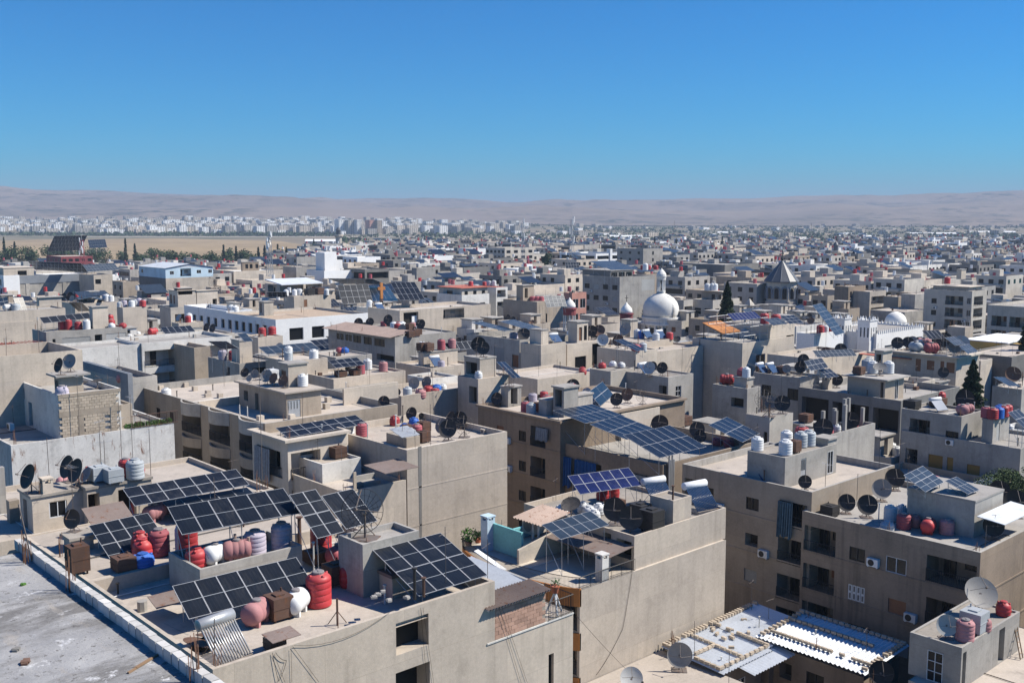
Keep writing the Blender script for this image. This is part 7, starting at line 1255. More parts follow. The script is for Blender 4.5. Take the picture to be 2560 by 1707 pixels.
bld('narrow brown block left of the dark brown block', d6(290, 420), d6(120, 0)[0], d6(360, 0)[0], 14.6, wall='tan', ph=.4, left=grid(2, 2, 1.6, 1.6, 'bare'), right=[(2, 4, 2, 4, 'bare', .2)], at='the narrow brown block'); bld('long low grey roofs behind the white church', d6(1100, 590), d6(740, 0)[0], d6(1200, 0)[0], 10.6, wall='greywall', ph=.3, left=[(3, 22, 2, 5, 'grey', .2)], at='the long low roofs', X=14)
bld('beige cube house before the tall apartment block', d6(1735, 750), d6(1552, 0)[0], d6(1820, 0)[0], 13.4, wall='beige', ph=.1, at='the beige cube')
oc = bld('ochre yellow walled building at the right edge', d6(2170, 1010), d6(1880, 0)[0], 2620, 12.4, wall='ochre', roof='brightwhite', ph=.5, at='the ochre building', Y=None, cornice=.1); room(oc, d6(2180, 920), d6(2140, 0)[0], 2600, 14.2, wall='ochre', roof='brightwhite', slab=.1, Y=8)
ro = bld('grey house with red tank at the right edge', d6(2225, 1060), d6(2190, 0)[0], 2640, 13.6, wall='darkgrey', ph=.3, at='the right edge red tank house', Y=8); tank(ro, d6(2300, 1185), 'red', 1.7, 1.9, z=12.2)
rl = bld('low beige roof with leaning panels right of the spruce', d6(2330, 1400), d6(2020, 0)[0], 2680, 12.9, wall='greywall', ph=.3, at='the leaning panel roof', left=[(4, 8, 2.4, 4.8, 'grey', .2)]); arr('leaning slate panels right of the spruce', d6(2195, 1362), d6(2320, 1365), d6(2030, 1267), 13.8, 3, 2, 'cellmid', deck=12.6)
bld('pale wall house with cables left of the ochre building', d6(1900, 1100), d6(1660, 0)[0], d6(2020, 0)[0], 13.2, wall='cream', ph=.2, at='the pale cable house', Y=9)
dish(rl, d6(1905, 1310), 2.2, 'dishrust', 20, z=12.6); dish(rl, d6(1870, 1320), 1.6, 'dishblack', 20, z=12.4)
# ================================================================ the rest of the town
from mathutils import noise as NZ
rnd = random.Random(11)
FP = list(BLD)
def free(x0, y0, x1, y1, m=.6): return all(x1 < a - m or x0 > c + m or y1 < b - m or y0 > d + m for a, b, c, d, _, _ in FP)
def dmax(px):
    if px < 640: return 690
    if px < 1050: return 690 + (px - 640) * 1.05
    return 1120 + min(120, (px - 1050) * .2)
LAND = [(1651, 262, 'the big white dome'), (1954, 330, 'the conical church roof'), (1500, 280, 'the tall dark flats'), (2380, 270, 'the tall apartment block'), (1150, 270, 'the red roofed house'), (690, 200, 'the long white building'), (440, 330, 'the metal clad building'), (120, 350, 'the bare block building'), (200, 480, 'the maroon trussed roof'), (940, 240, 'the three solar tables'), (2180, 270, 'the white church'), (1510, 520, 'the white slab offices'), (830, 290, 'the white stepped block'), (1790, 300, 'the cypress'), (2100, 310, 'the dark brown block'), (2500, 110, 'the shaded balcony flats')]
CWD = {'brightwhite': 'bright white', 'beige': 'beige', 'cream': 'cream', 'greywall': 'grey', 'stone': 'pale stone', 'white': 'white', 'tan': 'tan', 'darkgrey': 'dark grey', 'brownwall': 'brown'}
SLOT = ['beige', 'cream', 'greywall', 'stone', 'white', 'tan', 'darkgrey', 'glass', 'greyroof', 'dust', 'sheetgrey', 'brightwhite']
def nearby(P):
    px, py, D = prj(P); b = min(LAND, key=lambda l: abs(l[0] - px) + abs(l[1] - D) * .8); dx = px - b[0]
    rel = ('far behind' if D > b[1] + 120 else 'behind' if D > b[1] + 12 else 'before') if abs(dx) < 70 else ('left of' if dx < 0 else 'right of')
    return f'{rel} {b[2]}'
lots = []
bx = -1
X = -700
xs = []; x = -200.
while x < 2000: xs.append(x); x += rnd.choice([12, 14, 16, 18]) if len(xs) % 5 else 21
ys = []; y = -900.
while y < 2000: ys.append(y); y += rnd.choice([12, 14, 16, 18]) if len(ys) % 3 else 20
for i in range(len(xs) - 1):
    for j in range(len(ys) - 1):
        sx = 7 if i % 5 == 4 else 0; sy = 6 if j % 3 == 2 else 0
        x0, x1, y0, y1 = xs[i] + rnd.uniform(0, .8), xs[i + 1] - sx - rnd.uniform(.1, 1.5), ys[j] + rnd.uniform(0, .8), ys[j + 1] - sy - rnd.uniform(.1, 1.5)
        c = V(((x0 + x1) / 2, (y0 + y1) / 2, 8)); v = c - V((0, 0, HC)); D = v.dot(FW)
        if D < 75: continue
        px, py, D = prj(c)
        if px < -120 or px > 2690 or D > dmax(px): continue
        if D > 850 and rnd.random() < (D - 850) / 700: continue
        if rnd.random() < .06: continue
        if not free(x0, y0, x1, y1):
            xm, ym = (x0 + x1) / 2, (y0 + y1) / 2
            for q in ((x0, y0, xm, ym), (xm, y0, x1, ym), (x0, ym, xm, y1), (xm, ym, x1, y1)):
                if free(*q): lots.append((D, px, q, True))
            continue
        lots.append((D, px, (x0, y0, x1, y1), False))
lots.sort(key=lambda l: l[0])
KEEP = [(1592, 1712, 262, 845), (1905, 2003, 330, 775), (1535, 1598, 225, 800), (1395, 1455, 225, 800), (2095, 2315, 262, 865), (1790, 1842, 205, 800), (2290, 2475, 262, 850), (2465, 2600, 235, 850), (2180, 2335, 340, 740), (170, 260, 430, 640), (100, 260, 480, 640), (1430, 1590, 515, 652), (655, 695, 330, 655)]
for a, b_, c, d, zz, lb in FP:
    q = [prj((x, y, zz)) for x in (a, c) for y in (b_, d)]; f = prj((a, b_, zz)); KEEP.append((min(k[0] for k in q), max(k[0] for k in q), f[2], f[1] + min(60, 11000 / f[2])))
def top_ok(x0, y0, x1, y1, z, D):
    """keep filler below the sight lines to the roofs already placed"""
    q = [prj((x, y, z)) for x in (x0, x1) for y in (y0, y1)]; l, r = min(k[0] for k in q), max(k[0] for k in q); dd = sum(k[2] for k in q) / 4
    for a, b_, D_, yv in KEEP:
        if D_ > dd + 3 and r > a and l < b_:
            zmax = HC - (yv - HOR) / F * (dd + 4)
            if z > zmax: z = zmax
    return z
individual = 0
LIM = max(0, 300 - len([o for o in TOPS if o['category'] in ('building',)]))
far = MB(); ftank = MB(); fpan = MB(); fdish = MB()
def far_building(mb, x0, y0, x1, y1, z, wall, rf, lod=1):
    W = SLOT.index(wall); mb.cm = W
    mb.poly((x0, y0, 0), (x1, y0, 0), (x1, y0, z), (x0, y0, z)); mb.poly((x0, y1, 0), (x0, y0, 0), (x0, y0, z), (x0, y1, z))
    mb.poly((x1, y0, 0), (x1, y1, 0), (x1, y1, z), (x1, y0, z)); mb.poly((x1, y1, 0), (x0, y1, 0), (x0, y1, z), (x1, y1, z))
    t = .25; o = [(x0, y0), (x1, y0), (x1, y1), (x0, y1)]; i = [(x0 + t, y0 + t), (x1 - t, y0 + t), (x1 - t, y1 - t), (x0 + t, y1 - t)]; d = z - .7
    for k in range(4):
        q = (k + 1) % 4; mb.poly((*o[k], z), (*o[q], z), (*i[q], z), (*i[k], z)); mb.poly((*i[k], z), (*i[q], z), (*i[q], d), (*i[k], d))
    mb.cm = SLOT.index(rf); mb.poly(*[(*q, d) for q in i])
    mb.cm = SLOT.index('glass'); n = int(z / 3.1)
    for s in range(min(n, 4)):
        zz = z - 2.8 - s * 3.1; e = .12
        if zz < 1: break
        if rnd.random() < .25:
            mb.box(x0 - .0 + .0, y0 + 1, zz, x0 - .02, y1 - 1, zz + 1.7); continue
        k = int((y1 - y0) / 3.4)
        for q in range(k):
            if rnd.random() < .92: u = y0 + (y1 - y0) * (q + .5) / k; mb.box(x0 - .03, u - .85, zz, x0 + .02, u + .85, zz + 1.5)
        k = int((x1 - x0) / 3.6)
        if rnd.random() < .75:
            for q in range(k):
                if rnd.random() < .9: u = x0 + (x1 - x0) * (q + .5) / k; mb.box(u - .85, y0 - .03, zz, u + .85, y0 + .02, zz + 1.5)
    if rnd.random() < .7:
        mb.cm = W; a, b_ = rnd.uniform(x0 + 1, (x0 + x1) / 2), rnd.uniform(y0 + 1, (y0 + y1) / 2); mb.box(a, b_, d, a + 3.2, b_ + 3.6, z + 1.9)
    mb.cm = W
    for s in range(1, min(n, 4)):
        if rnd.random() < .4: zz = z - s * 3.1; mb.box(x0 - .9, y0 + 1.5, zz - .9, x0, y1 - 1.5, zz)
def low_tank(mb, x, y, z, r, h): mb.cyl((x, y, z), (x, y, z + h), r, r * .97, 8)
TSL = ['red', 'fadedred', 'whitetank', 'greytank', 'bluetank']
NTI = 300 - NT[0]
feats = ['with red tanks', 'with solar rack', 'with stair room', 'with white tanks', 'with bare roof']
for D, px, (x0, y0, x1, y1), half in lots:
    W_, H_ = x1 - x0, y1 - y0
    if W_ < 4 or H_ < 4: continue
    hi = NZ.noise(V((x0 * .008, y0 * .008, 2)))
    if half or D < 330: z = rnd.choice([9.5, 10.5, 11.5, 12.2]) if D < 330 else rnd.uniform(9, 13)
    else: z = rnd.choice([9.6, 10.4, 12.6, 13.2, 13.6, 15.8, 16.6]) + hi * 3
    if D < 150: z = min(z, 8.5)
    if px < 640 and D > 480: z = min(z, rnd.uniform(5, 10))
    z = top_ok(x0, y0, x1, y1, z, D)
    if z < 2.6: continue
    wall = rnd.choice(['beige', 'beige', 'cream', 'cream', 'greywall', 'greywall', 'stone', 'stone', 'white', 'tan', 'darkgrey'] if D < 420 else ['beige', 'greywall', 'greywall', 'greywall', 'stone', 'darkgrey', 'darkgrey', 'darkgrey', 'tan', 'cream', 'white', 'brightwhite'])
    rf = rnd.choice(['greyroof', 'greyroof', 'dust', 'dust', 'dust', 'sheetgrey'])
    f_ = rnd.choice([0, 0, 1, 1, 2, 2, 3, 4])
    vis = D < 620
    if individual < LIM and vis and D > 100:
        individual += 1; n = int(z / 3.1); nf = max(1, int(H_ / 4)); nr_ = max(1, int(W_ / 4)); st = {2: 'two', 3: 'three', 4: 'four', 5: 'five', 6: 'six'}.get(n, 'three')
        kind = rnd.choice(['bare', 'bare', 'grey', 'brown']); lft = grid(nf, min(3, n), 1.3, 1.3, ['bare', kind, 'bare'], 1.6) if D < 420 else grid(nf, 2, 1.4, 1.4, 'bare', 1.6)
        rgt = grid(nr_, min(3, n), 1.3, 1.3, ['bare', 'bare', kind], 1.6, skip={(rnd.randrange(nr_), r) for r in range(3)}) if rnd.random() < .7 else ()
        if rnd.random() < .5 and H_ > 7: lft = [(1.5, H_ - 1.5, 1.1 + r * 3.1, 3.0 + r * 3.1, 'loggia', 1.2) for r in range(min(3, n - 1))]
        b = bld(f'{CWD[wall]} {st}-storey block {feats[f_]} {nearby(V((x0, y0, z)))}', None, 0, 0, z, X=W_, Y=H_, P=V((x0, y0, z)), wall=wall, roof=rf, ph=.7, left=lft, right=rgt, frames=False, at=f'{CWD[wall]} block {nearby(V((x0, y0, z)))}', parm=wall)
        if f_ in (2, 0, 3) or rnd.random() < .4:
            P = V((x0 + rnd.uniform(1, max(1.1, W_ - 5)), y0 + rnd.uniform(2, max(2.1, H_ - 5)), z + 1.8)); w_ = walls(b.root, P, 3.2, 3.6, z + 1.8, z - .7, wall, [], [(1, 1.9, .3, 2.3, 'hole', .3)], name='stair_house'); m = MB(); m.box(P.x - .2, P.y - .2, P.z, P.x + 3.4, P.y + 3.8, P.z + .18); part('roof_slab', m, 'greyroof', b.root, sub=w_); UPS.append((P.x, P.y, P.x + 3.2, P.y + 3.6, P.z + .18))
        else: P = None
        def spot(): return prj(V((x0 + rnd.uniform(1, W_ - 1), y0 + rnd.uniform(1, H_ - 1), z - .7)))[:2]
        if f_ in (0, 3):
            for q in range(rnd.randint(2, 4)):
                col = rnd.choice(['red', 'red', 'fadedred', 'whitetank'] if f_ == 0 else ['whitetank', 'whitetank', 'greytank'])
                if NT[0] < 298: tank(b, spot(), col, 1.2, rnd.uniform(1.1, 1.6), label=f'{CW[col]} tank on {b.at}')
        if f_ == 1:
            w2, d2_ = min(W_ - 1.5, rnd.choice([4.4, 6.6, 8.8])), rnd.choice([2.2, 4.4]); A = V((x0 + .8, y0 + .8, z + .3)); k = rnd.uniform(.3, .45)
            arr(f'solar rack on the {CWD[wall]} block {nearby(V((x0, y0, z)))}', prj(A)[:2], prj(A + V((w2, 0, 0)))[:2], prj(A + V((0, d2_ * math.cos(k), d2_ * math.sin(k))))[:2], z + .3, max(2, int(w2 / 1.1)), max(1, int(d2_ / 2)), rnd.choice(['cellplain', 'cellmid', 'cellgrey']), deck=z - .7)
        for q in range(rnd.choice([0, 1, 1, 2])): dish(b, spot(), rnd.uniform(1.3, 1.9), rnd.choice(['dishblack', 'dishblack', 'dishgrey', 'dishrust']))
    else:
        far_building(far, x0, y0, x1, y1, z, wall, rf)
        d = z - .7
        for q in range(rnd.choice([0, 1, 2, 3, 4])):
            c = rnd.choice([0, 1, 1, 2, 2, 3]); ftank.cm = c; low_tank(ftank, rnd.uniform(x0 + 1, x1 - 1), rnd.uniform(y0 + 1, y1 - 1), d + (2.6 if rnd.random() < .3 else 0), .62, 1.5)
        if f_ == 1:
            w2 = min(W_ - 1, rnd.uniform(4, 10)); dd = min(H_ - 1, rnd.uniform(2, 6)); a, b_ = x0 + .5, y0 + .5; e = rnd.uniform(.25, .45); fpan.cm = rnd.choice([0, 1, 1]); zz = z + rnd.uniform(0, 1.5)
            fpan.hexa([(a, b_, zz), (a + w2, b_, zz), (a + w2, b_ + dd, zz + dd * e), (a, b_ + dd, zz + dd * e), (a, b_, zz + .05), (a + w2, b_, zz + .05), (a + w2, b_ + dd, zz + dd * e + .05), (a, b_ + dd, zz + dd * e + .05)])
            for u, v_ in ((a + .2, b_ + .2), (a + w2 - .2, b_ + .2), (a + .2, b_ + dd - .2), (a + w2 - .2, b_ + dd - .2)): fpan.cyl((u, v_, d), (u, v_, zz + (v_ - b_) * e), .05, n=3)
def stuff(name, mb, mats, label, cat):
    o = obj(name, mb.mesh(name, mats)); o['kind'] = 'stuff'; o['label'] = label; o['category'] = cat; return o
stuff('distant_buildings', far, SLOT, 'mass of distant flat roofed concrete blocks towards the plain', 'buildings')
stuff('distant_roof_tanks', ftank, TSL, 'small red and white tanks on the distant roofs', 'water tanks')
stuff('distant_solar_panels', fpan, ['cellmid', 'cellgrey'], 'solar panels on the distant roofs', 'solar panels')
# ---- larger far landmarks
def at_ground(px, D): p = PD(px, 600, D); return V((p.x, p.y, 0))
def slab_office():
    A = U(1440, 640, 19); b = bld('white slab offices with ribbon windows behind the tall dark flats', None, 0, 0, 19, P=PD(1490, 622, 520), X=22, Y=26, wall='brightwhite', roof='greyroof', ph=.8, at='the white slab offices', left=[(1, 25, 1.2 + r * 3.4, 3.0 + r * 3.4, 'bare', .6) for r in range(5)], right=[(1, 10, 1.2 + r * 3.4, 3.0 + r * 3.4, 'bare', .6) for r in range(5)] + [(12, 21, 1.2 + r * 3.4, 3.0 + r * 3.4, 'bare', .6) for r in range(5)], frames=False)
    m = MB(); m.box(b.P.x + 10.2, b.P.y - .5, 0, b.P.x + 11.8, b.P.y + 2, b.z + 2.2); part('stair_tower', m, 'brightwhite', b.root); return b
def far_block(label, px, py, D, X, Y, wall, **k):
    P = PD(px, py, D); return bld(label, None, 0, 0, P.z, P=V((P.x, P.y, P.z)), X=X, Y=Y, wall=wall, roof='greyroof', ph=.7, frames=False, **k)
slab_office()
far_block('plain grey tower block right of the white slab offices', 1608, 622, 470, 14, 16, 'greywall', left=grid(3, 4, 1.4, 1.2, 'bare'), right=grid(1, 4, 1.2, 1.6, 'bare'))
far_block('blue clad cube among the roofs at right', 2105, 690, 460, 9, 9, 'bluebox'); far_block('dark grey slab with light edge right of centre', 1812, 662, 420, 24, 30, 'darkgrey'); far_block('pale slab tower right of the blue cube', 2195, 664, 480, 12, 20, 'stone', left=grid(4, 4, 1.6, 1.4, 'bare')); far_block('white modern flats behind the green trees', 2370, 660, 480, 12, 18, 'white', left=grid(4, 4, 2.4, 1.8, 'bare'), right=grid(2, 4, 2.2, 1.8, 'bare')); far_block('open concrete frame under construction at right', 2300, 676, 460, 24, 30, 'darkgrey', left=[(1, 29, 1 + r * 3.4, 3.6 + r * 3.4, 'hole', 2) for r in range(3)])
far_block('white cube house on the centre skyline', 1190, 622, 600, 16, 16, 'brightwhite'); far_block('banded white flats right of the white cube house', 1262, 620, 560, 22, 16, 'stone', left=grid(5, 3, 2, 1.5, 'bare'), right=grid(4, 4, 3, 1.6, 'bare'))
def lattice(label, px, py0, py1, D, w=1.4, base=None, mats='steel', dishes=True):
    top = PD(px, py0, D); bot = PD(px, py1, D); zb_ = base if base is not None else bot.z; r_ = thing('lattice_mast', label, 'mast', (bot.x, bot.y, zb_), 'lattice masts above the town'); m = MB(); H = top.z - zb_; n = max(4, int(H / (w * 1.2))); c = [(-1, -1), (1, -1), (1, 1), (-1, 1)]
    def q(k, f): s = w / 2 * (1 - .55 * f); return V((bot.x + c[k % 4][0] * s, bot.y + c[k % 4][1] * s, zb_ + H * f))
    for k in range(4):
        m.cyl(q(k, 0), q(k, 1), .09, n=4)
        for i in range(n): m.cyl(q(k, i / n), q(k + 1, (i + 1) / n), .05, n=3, caps=False); m.cyl(q(k, i / n), q(k + 1, i / n), .05, n=3, caps=False)
    part('lattice', m, mats, r_); m = MB()
    if dishes:
        for i in range(8): f = rnd.uniform(.6, .98); a = rnd.uniform(0, 6.3); x, y, z = bot.x + math.cos(a) * w * .5, bot.y + math.sin(a) * w * .5, zb_ + H * f; m.box(x - .2, y - .2, z, x + .2, y + .2, z + H * .1)
        m.cyl((bot.x, bot.y, top.z), (bot.x, bot.y, top.z + H * .12), .06, n=4); part('antenna_panel', m, 'whitemetal', r_)['kind'] = 'stuff'
lattice('white lattice mast on a roof behind the canopy pavilion', 675, 585, 690, 330, 1.6); lattice('tall grey lattice mast above the roofs in the middle', 1429, 548, 650, 450, 2.0, 8); lattice('lattice mast left of the tall grey one', 1307, 556, 640, 560, 1.8, 8); lattice('red and white lattice mast beside the maroon trussed roof', 207, 600, 665, 430, 2.2, 10, 'fadedred'); lattice('dark lattice tower on the right plain', 2417, 574, 625, 1100, 3.2, 0, 'pole'); lattice('faint thin mast on the right plain', 2027, 558, 600, 1800, 2.5, 0, 'pole', False); lattice('faint thin mast right of centre plain', 1686, 552, 590, 2200, 2.5, 0, 'pole', False)
def minaret(label, px, py0, D, r=1.3):
    top = PD(px, py0, D); r_ = thing('minaret', label, 'minaret', (top.x, top.y, 0)); c = (top.x, top.y, 0); H = top.z; m = MB(); m.lathe([(r, 0), (r, H * .72)], 12, c); part('shaft', m, 'stone', r_); m = MB(); m.lathe([(r, H * .7), (r * 1.6, H * .74), (r * 1.6, H * .78), (r * .8, H * .78)], 12, c); part('balcony', m, 'cream', r_); m = MB(); m.lathe([(r * .8, H * .77), (r * .8, H * .9), (r * .95, H * .91), (.05, H)], 12, c); part('cap', m, 'leadroof', r_)
minaret('pale round minaret on the left of centre skyline', 846, 567, 880, 2.6); minaret('slender pale minaret above the right roofs', 2090, 602, 560, 1.6)
# white city on the far slope: slab towers as things, the mass as stuff
wcity = MB(); WS = ['brightwhite', 'stone', 'cream', 'bluewall', 'pink', 'glass', 'greywall']
def ground_h(px, D):
    f = max(0., min(1., (D - 2300) / 1600)); k = max(0., min(1., (1500 - px) / 700)); return 34 * f * f * (3 - 2 * f) * (.35 + .65 * k)
for i in range(1380):
    px = rnd.uniform(-60, 1300) if i < 1250 else rnd.uniform(1250, 2650); D = rnd.triangular(2380, 3700, 2700) if px < 1300 else rnd.uniform(1900, 3600)
    if px > 900 and px < 1300 and rnd.random() < .4: continue
    g_ = at_ground(px, D); z0 = ground_h(px, D); h = rnd.choice([9, 12, 15, 18, 21]) if px < 1300 else rnd.choice([4, 5, 7, 9, 12]); w_, d_ = rnd.uniform(12, 30), rnd.uniform(12, 22); wcity.cm = rnd.choice([0, 0, 0, 1, 1, 2, 6, 6, 2]) if px < 1300 else rnd.choice([0, 1, 2, 6, 6])
    wcity.box(g_.x, g_.y, z0 - 2, g_.x + w_, g_.y + d_, z0 + h, False); wc0 = wcity.cm
    if h > 8:
        wcity.cm = 5
        for s in range(int(h / 3)):
            zz = z0 + s * 3 + 1; k = int(d_ / 5)
            for q in range(k): u = g_.y + (q + .5) * d_ / k; wcity.box(g_.x - .15, u - 1.2, zz, g_.x, u + 1.2, zz + 1.5)
            k = int(w_ / 6)
            for q in range(k): u = g_.x + (q + .5) * w_ / k; wcity.box(u - 1, g_.y - .15, zz, u + 1, g_.y, zz + 1.5)
stuff('far_white_city', wcity, WS, 'mass of far white blocks below the hills', 'buildings')
for px, w_, c_, lb in ((848, 20, 'brightwhite', 'leftmost far white slab tower'), (872, 22, 'stone', 'second far slab tower from left'), (893, 16, 'brightwhite', 'third far slab tower, brightest'), (925, 24, 'pink', 'fourth far slab tower, brownish'), (944, 18, 'tan', 'rightmost far slab tower, brown')):
    D = 2480; g_ = at_ground(px, D); b = bld(f'{lb} on the skyline left of centre', None, 0, 0, 36, P=V((g_.x, g_.y, 36)), X=w_ * .8, Y=20, wall=c_, roof='greyroof', ph=.5, zb=-1, left=grid(4, 10, 2.2, 1.6, 'bare', 1.2, 3.2), right=grid(3, 10, 2.2, 1.6, 'bare', 1.2, 3.2), frames=False)
p = PD(1160, 511, 8600)
# ---- trees
def crown_mesh(name, n, shape, mats, leaf_s, seed, wd, h):
    """crown in metres: leaf sized faces spread through the volume"""
    r = random.Random(seed); m = MB()
    blobs = [(r.uniform(-.32, .32), r.uniform(-.32, .32), r.uniform(.12, .8), r.uniform(.16, .32)) for _ in range(14)]
    for i in range(n):
        if shape == 'cone':
            t = 1 - r.random() ** .6; lay = .62 + .38 * abs(math.sin(t * 26 + seed)); a = r.uniform(0, 6.283); rad = ((1 - t) ** .8 * .5 + .015) * lay * (.8 + .2 * math.sin(a * 3 + t * 30)); q = rad * (r.random() ** .3); p = V((q * math.cos(a) * wd, q * math.sin(a) * wd, (t - .16 * q) * h))
        elif shape == 'column':
            t = r.random(); a = r.uniform(0, 6.283); rad = .5 * min(1, (1 - t) * 1.25) ** .75 * min(1, t * 5 + .45) * (.78 + .22 * math.sin(t * 27 + seed * 2 + 2 * math.sin(a * 2))); q = rad * r.random() ** .3; p = V((q * math.cos(a) * wd, q * math.sin(a) * wd, t * h))
        else:
            bx_, by_, bz_, br = blobs[i % 14]; d = V((r.gauss(0, 1), r.gauss(0, 1), r.gauss(0, 1))).normalized() * br * r.random() ** .3; p = V(((bx_ + d.x) * wd, (by_ + d.y) * wd, (bz_ + d.z) * h))
        e = V((r.gauss(0, 1), r.gauss(0, 1), r.gauss(0, .6))).normalized() * leaf_s * r.uniform(.6, 1.4); f = e.cross(V((r.gauss(0, 1), r.gauss(0, 1), r.gauss(0, 1)))).normalized() * leaf_s * r.uniform(.35, .7); m.poly(p - e, p + f, p + e, p - f)
    return m.mesh(name, mats)
def trunk_mesh(shape, wd, h, below):
    m = MB(); m.cyl((0, 0, -below), (0, 0, h * .3 if shape == 'round' else h * .9), wd * .06, wd * .02, 7)
    if shape == 'round':
        for a in range(6): t = a * 1.05; m.cyl((0, 0, h * (.1 + .03 * a)), (wd * .3 * math.cos(t), wd * .3 * math.sin(t), h * (.5 + .06 * (a % 3))), wd * .03, wd * .008, 5)
    return m.mesh('trunk', 'bark')
CR = {}
def tree(label, p, h, wd, shape='round', mats='green', n=1400, leaf_s=.3, group=None, seed=1, cb=1.5):
    """p on the ground; crown from height cb to h"""
    k = (shape, mats, n, seed, leaf_s, round(wd), round(h - cb), round(cb))
    if k not in CR: CR[k] = (crown_mesh('crown', n, shape, mats, leaf_s, seed, wd, h - cb), trunk_mesh(shape, wd, h - cb, cb))
    t = thing({'cone': 'spruce_tree', 'column': 'cypress_tree'}.get(shape, 'leafy_tree'), label, 'tree', p, group, rnd.uniform(0, 6)); obj('crown', CR[k][0], t, (0, 0, cb)); obj('trunk', CR[k][1], t, (0, 0, cb)); return t
def tree_at(label, px, pytop, pybot, D, wpx, **k): a, b = PD(px, pytop, D), PD(px, pybot, D); tree(label, V((b.x, b.y, 0)), a.z, wpx * D / F, cb=max(.5, b.z), **k)
tree_at('tall dark cypress beside the white flats', 1816, 705, 815, 205, 48, shape='column', mats='spruce', n=7000, leaf_s=.2, seed=3)
tree_at('large dark spruce at right before cream roofs', 2428, 896, 1022, 122, 92, shape='cone', mats='spruce', n=12000, leaf_s=.15, seed=4)
tree_at('bushy green tree at the right edge behind grey dishes', 2535, 1165, 1330, 95, 190, shape='round', mats='olive', n=26000, leaf_s=.1, seed=5)
tree_at('dark conifer cut by the right edge', 2566, 770, 905, 180, 70, shape='cone', mats='spruce', n=6000, leaf_s=.22, seed=6)
for k, (px, y0_, w_, D) in enumerate(((2207, 708, 44, 340), (2262, 700, 66, 345), (2292, 712, 44, 350), (2314, 716, 40, 340))): tree_at(f'green leafy tree among the right roofs', px, y0_, 750, D, w_, mats='olive', n=2600, leaf_s=.38, seed=7 + k)
tree_at('round dark tree left of the white slab offices', 1366, 628, 665, 520, 26, mats='green', n=1200, leaf_s=.5, seed=12)
for i in range(70):                                 # belt along the field at left
    px = rnd.uniform(-20, 720); D = rnd.uniform(715, 830); cyp = rnd.random() < .2; h = rnd.uniform(17, 23) if cyp else rnd.choice([11, 13, 15, 17]); h *= 1 if px < 330 else .8; g_ = at_ground(px, D)
    tree(('slim cypress' if cyp else 'leafy tree') + ' before the straw field ' + nearby(g_), g_, h, 3.6 if cyp else rnd.choice([9, 11, 13]), 'column' if cyp else 'round', 'spruce' if cyp else 'green', 500, .75, 'trees along the straw field', 20 + i % 3, cb=2)
for i in range(46):
    px = rnd.uniform(700, 2650); D = rnd.uniform(500, 1300); g_ = at_ground(px, D)
    if free(g_.x - 3, g_.y - 3, g_.x + 3, g_.y + 3): tree(('cypress rising' if i % 2 else 'tree crown') + ' between far roofs ' + nearby(g_), g_, rnd.choice([15, 18, 20]) if i % 2 else rnd.choice([12, 15]), 4 if i % 2 else 11, 'column' if i % 2 else 'round', 'spruce' if i % 2 else 'green', 500, .75, 'trees between the far roofs', 20 + i % 3, cb=2)
ft = MB()
for i in range(5200):
    px = rnd.uniform(-60, 2650); D = rnd.uniform(1150, 3600) if px > 850 else rnd.choice([rnd.uniform(2250, 2420), rnd.uniform(2400, 3600)]); g_ = at_ground(px, D)
    if px > 850 and NZ.noise(V((g_.x * .004, g_.y * .004, 7))) < -.12: continue
    z0 = ground_h(px, D); s = rnd.uniform(3, 6.5)
    for q in range(7):
        p = g_ + V((rnd.gauss(0, s * .5), rnd.gauss(0, s * .5), z0 + rnd.uniform(0, s * 1.3))); e = V((rnd.gauss(0, 1), rnd.gauss(0, 1), rnd.gauss(0, .6))).normalized() * s * .55; f = e.cross(V((rnd.gauss(0, 1), rnd.gauss(0, 1), rnd.gauss(0, 1)))).normalized() * s * .45; ft.poly(p - e, p + f, p + e, p - f)
stuff('far_trees', ft, ['green'], 'far scattered trees across the plain', 'trees')
# long white sheds on the plain
for px, D, L_n, lb in ((1565, 1900, 60, 'long white shed on the plain right of centre'), (1830, 2500, 70, 'white greenhouse roof on the far plain'), (2140, 1900, 60, 'white shed roof before the far trees at right'), (2330, 2300, 110, 'long pale shed roofs on the right plain'), (2480, 2600, 120, 'pale sheds at the right end of the plain'), (800, 1500, 45, 'low blue grey depot in the field left of centre')):
    g_ = at_ground(px, D); t = thing('shed', lb, 'shed', g_, 'sheds on the plain'); m = MB(); dv = RT; p0, p1 = g_ - dv * L_n / 2, g_ + dv * L_n / 2; f_ = V((FW.x, FW.y, 0)).normalized() * 14
    m.hexa([p0, p1, p1 + f_, p0 + f_, p0 + V((0, 0, 5)), p1 + V((0, 0, 5)), p1 + f_ + V((0, 0, 5)), p0 + f_ + V((0, 0, 5))]); part('wall', m, 'stone', t); m = MB(); r1, r0 = p1 + f_ * .5 + V((0, 0, 8)), p0 + f_ * .5 + V((0, 0, 8)); z5 = V((0, 0, 5.05)); m.poly(p0 + z5, p1 + z5, r1, r0); m.poly(p0 + f_ + z5, p1 + f_ + z5, r1, r0); part('roof', m, 'brightwhite', t)

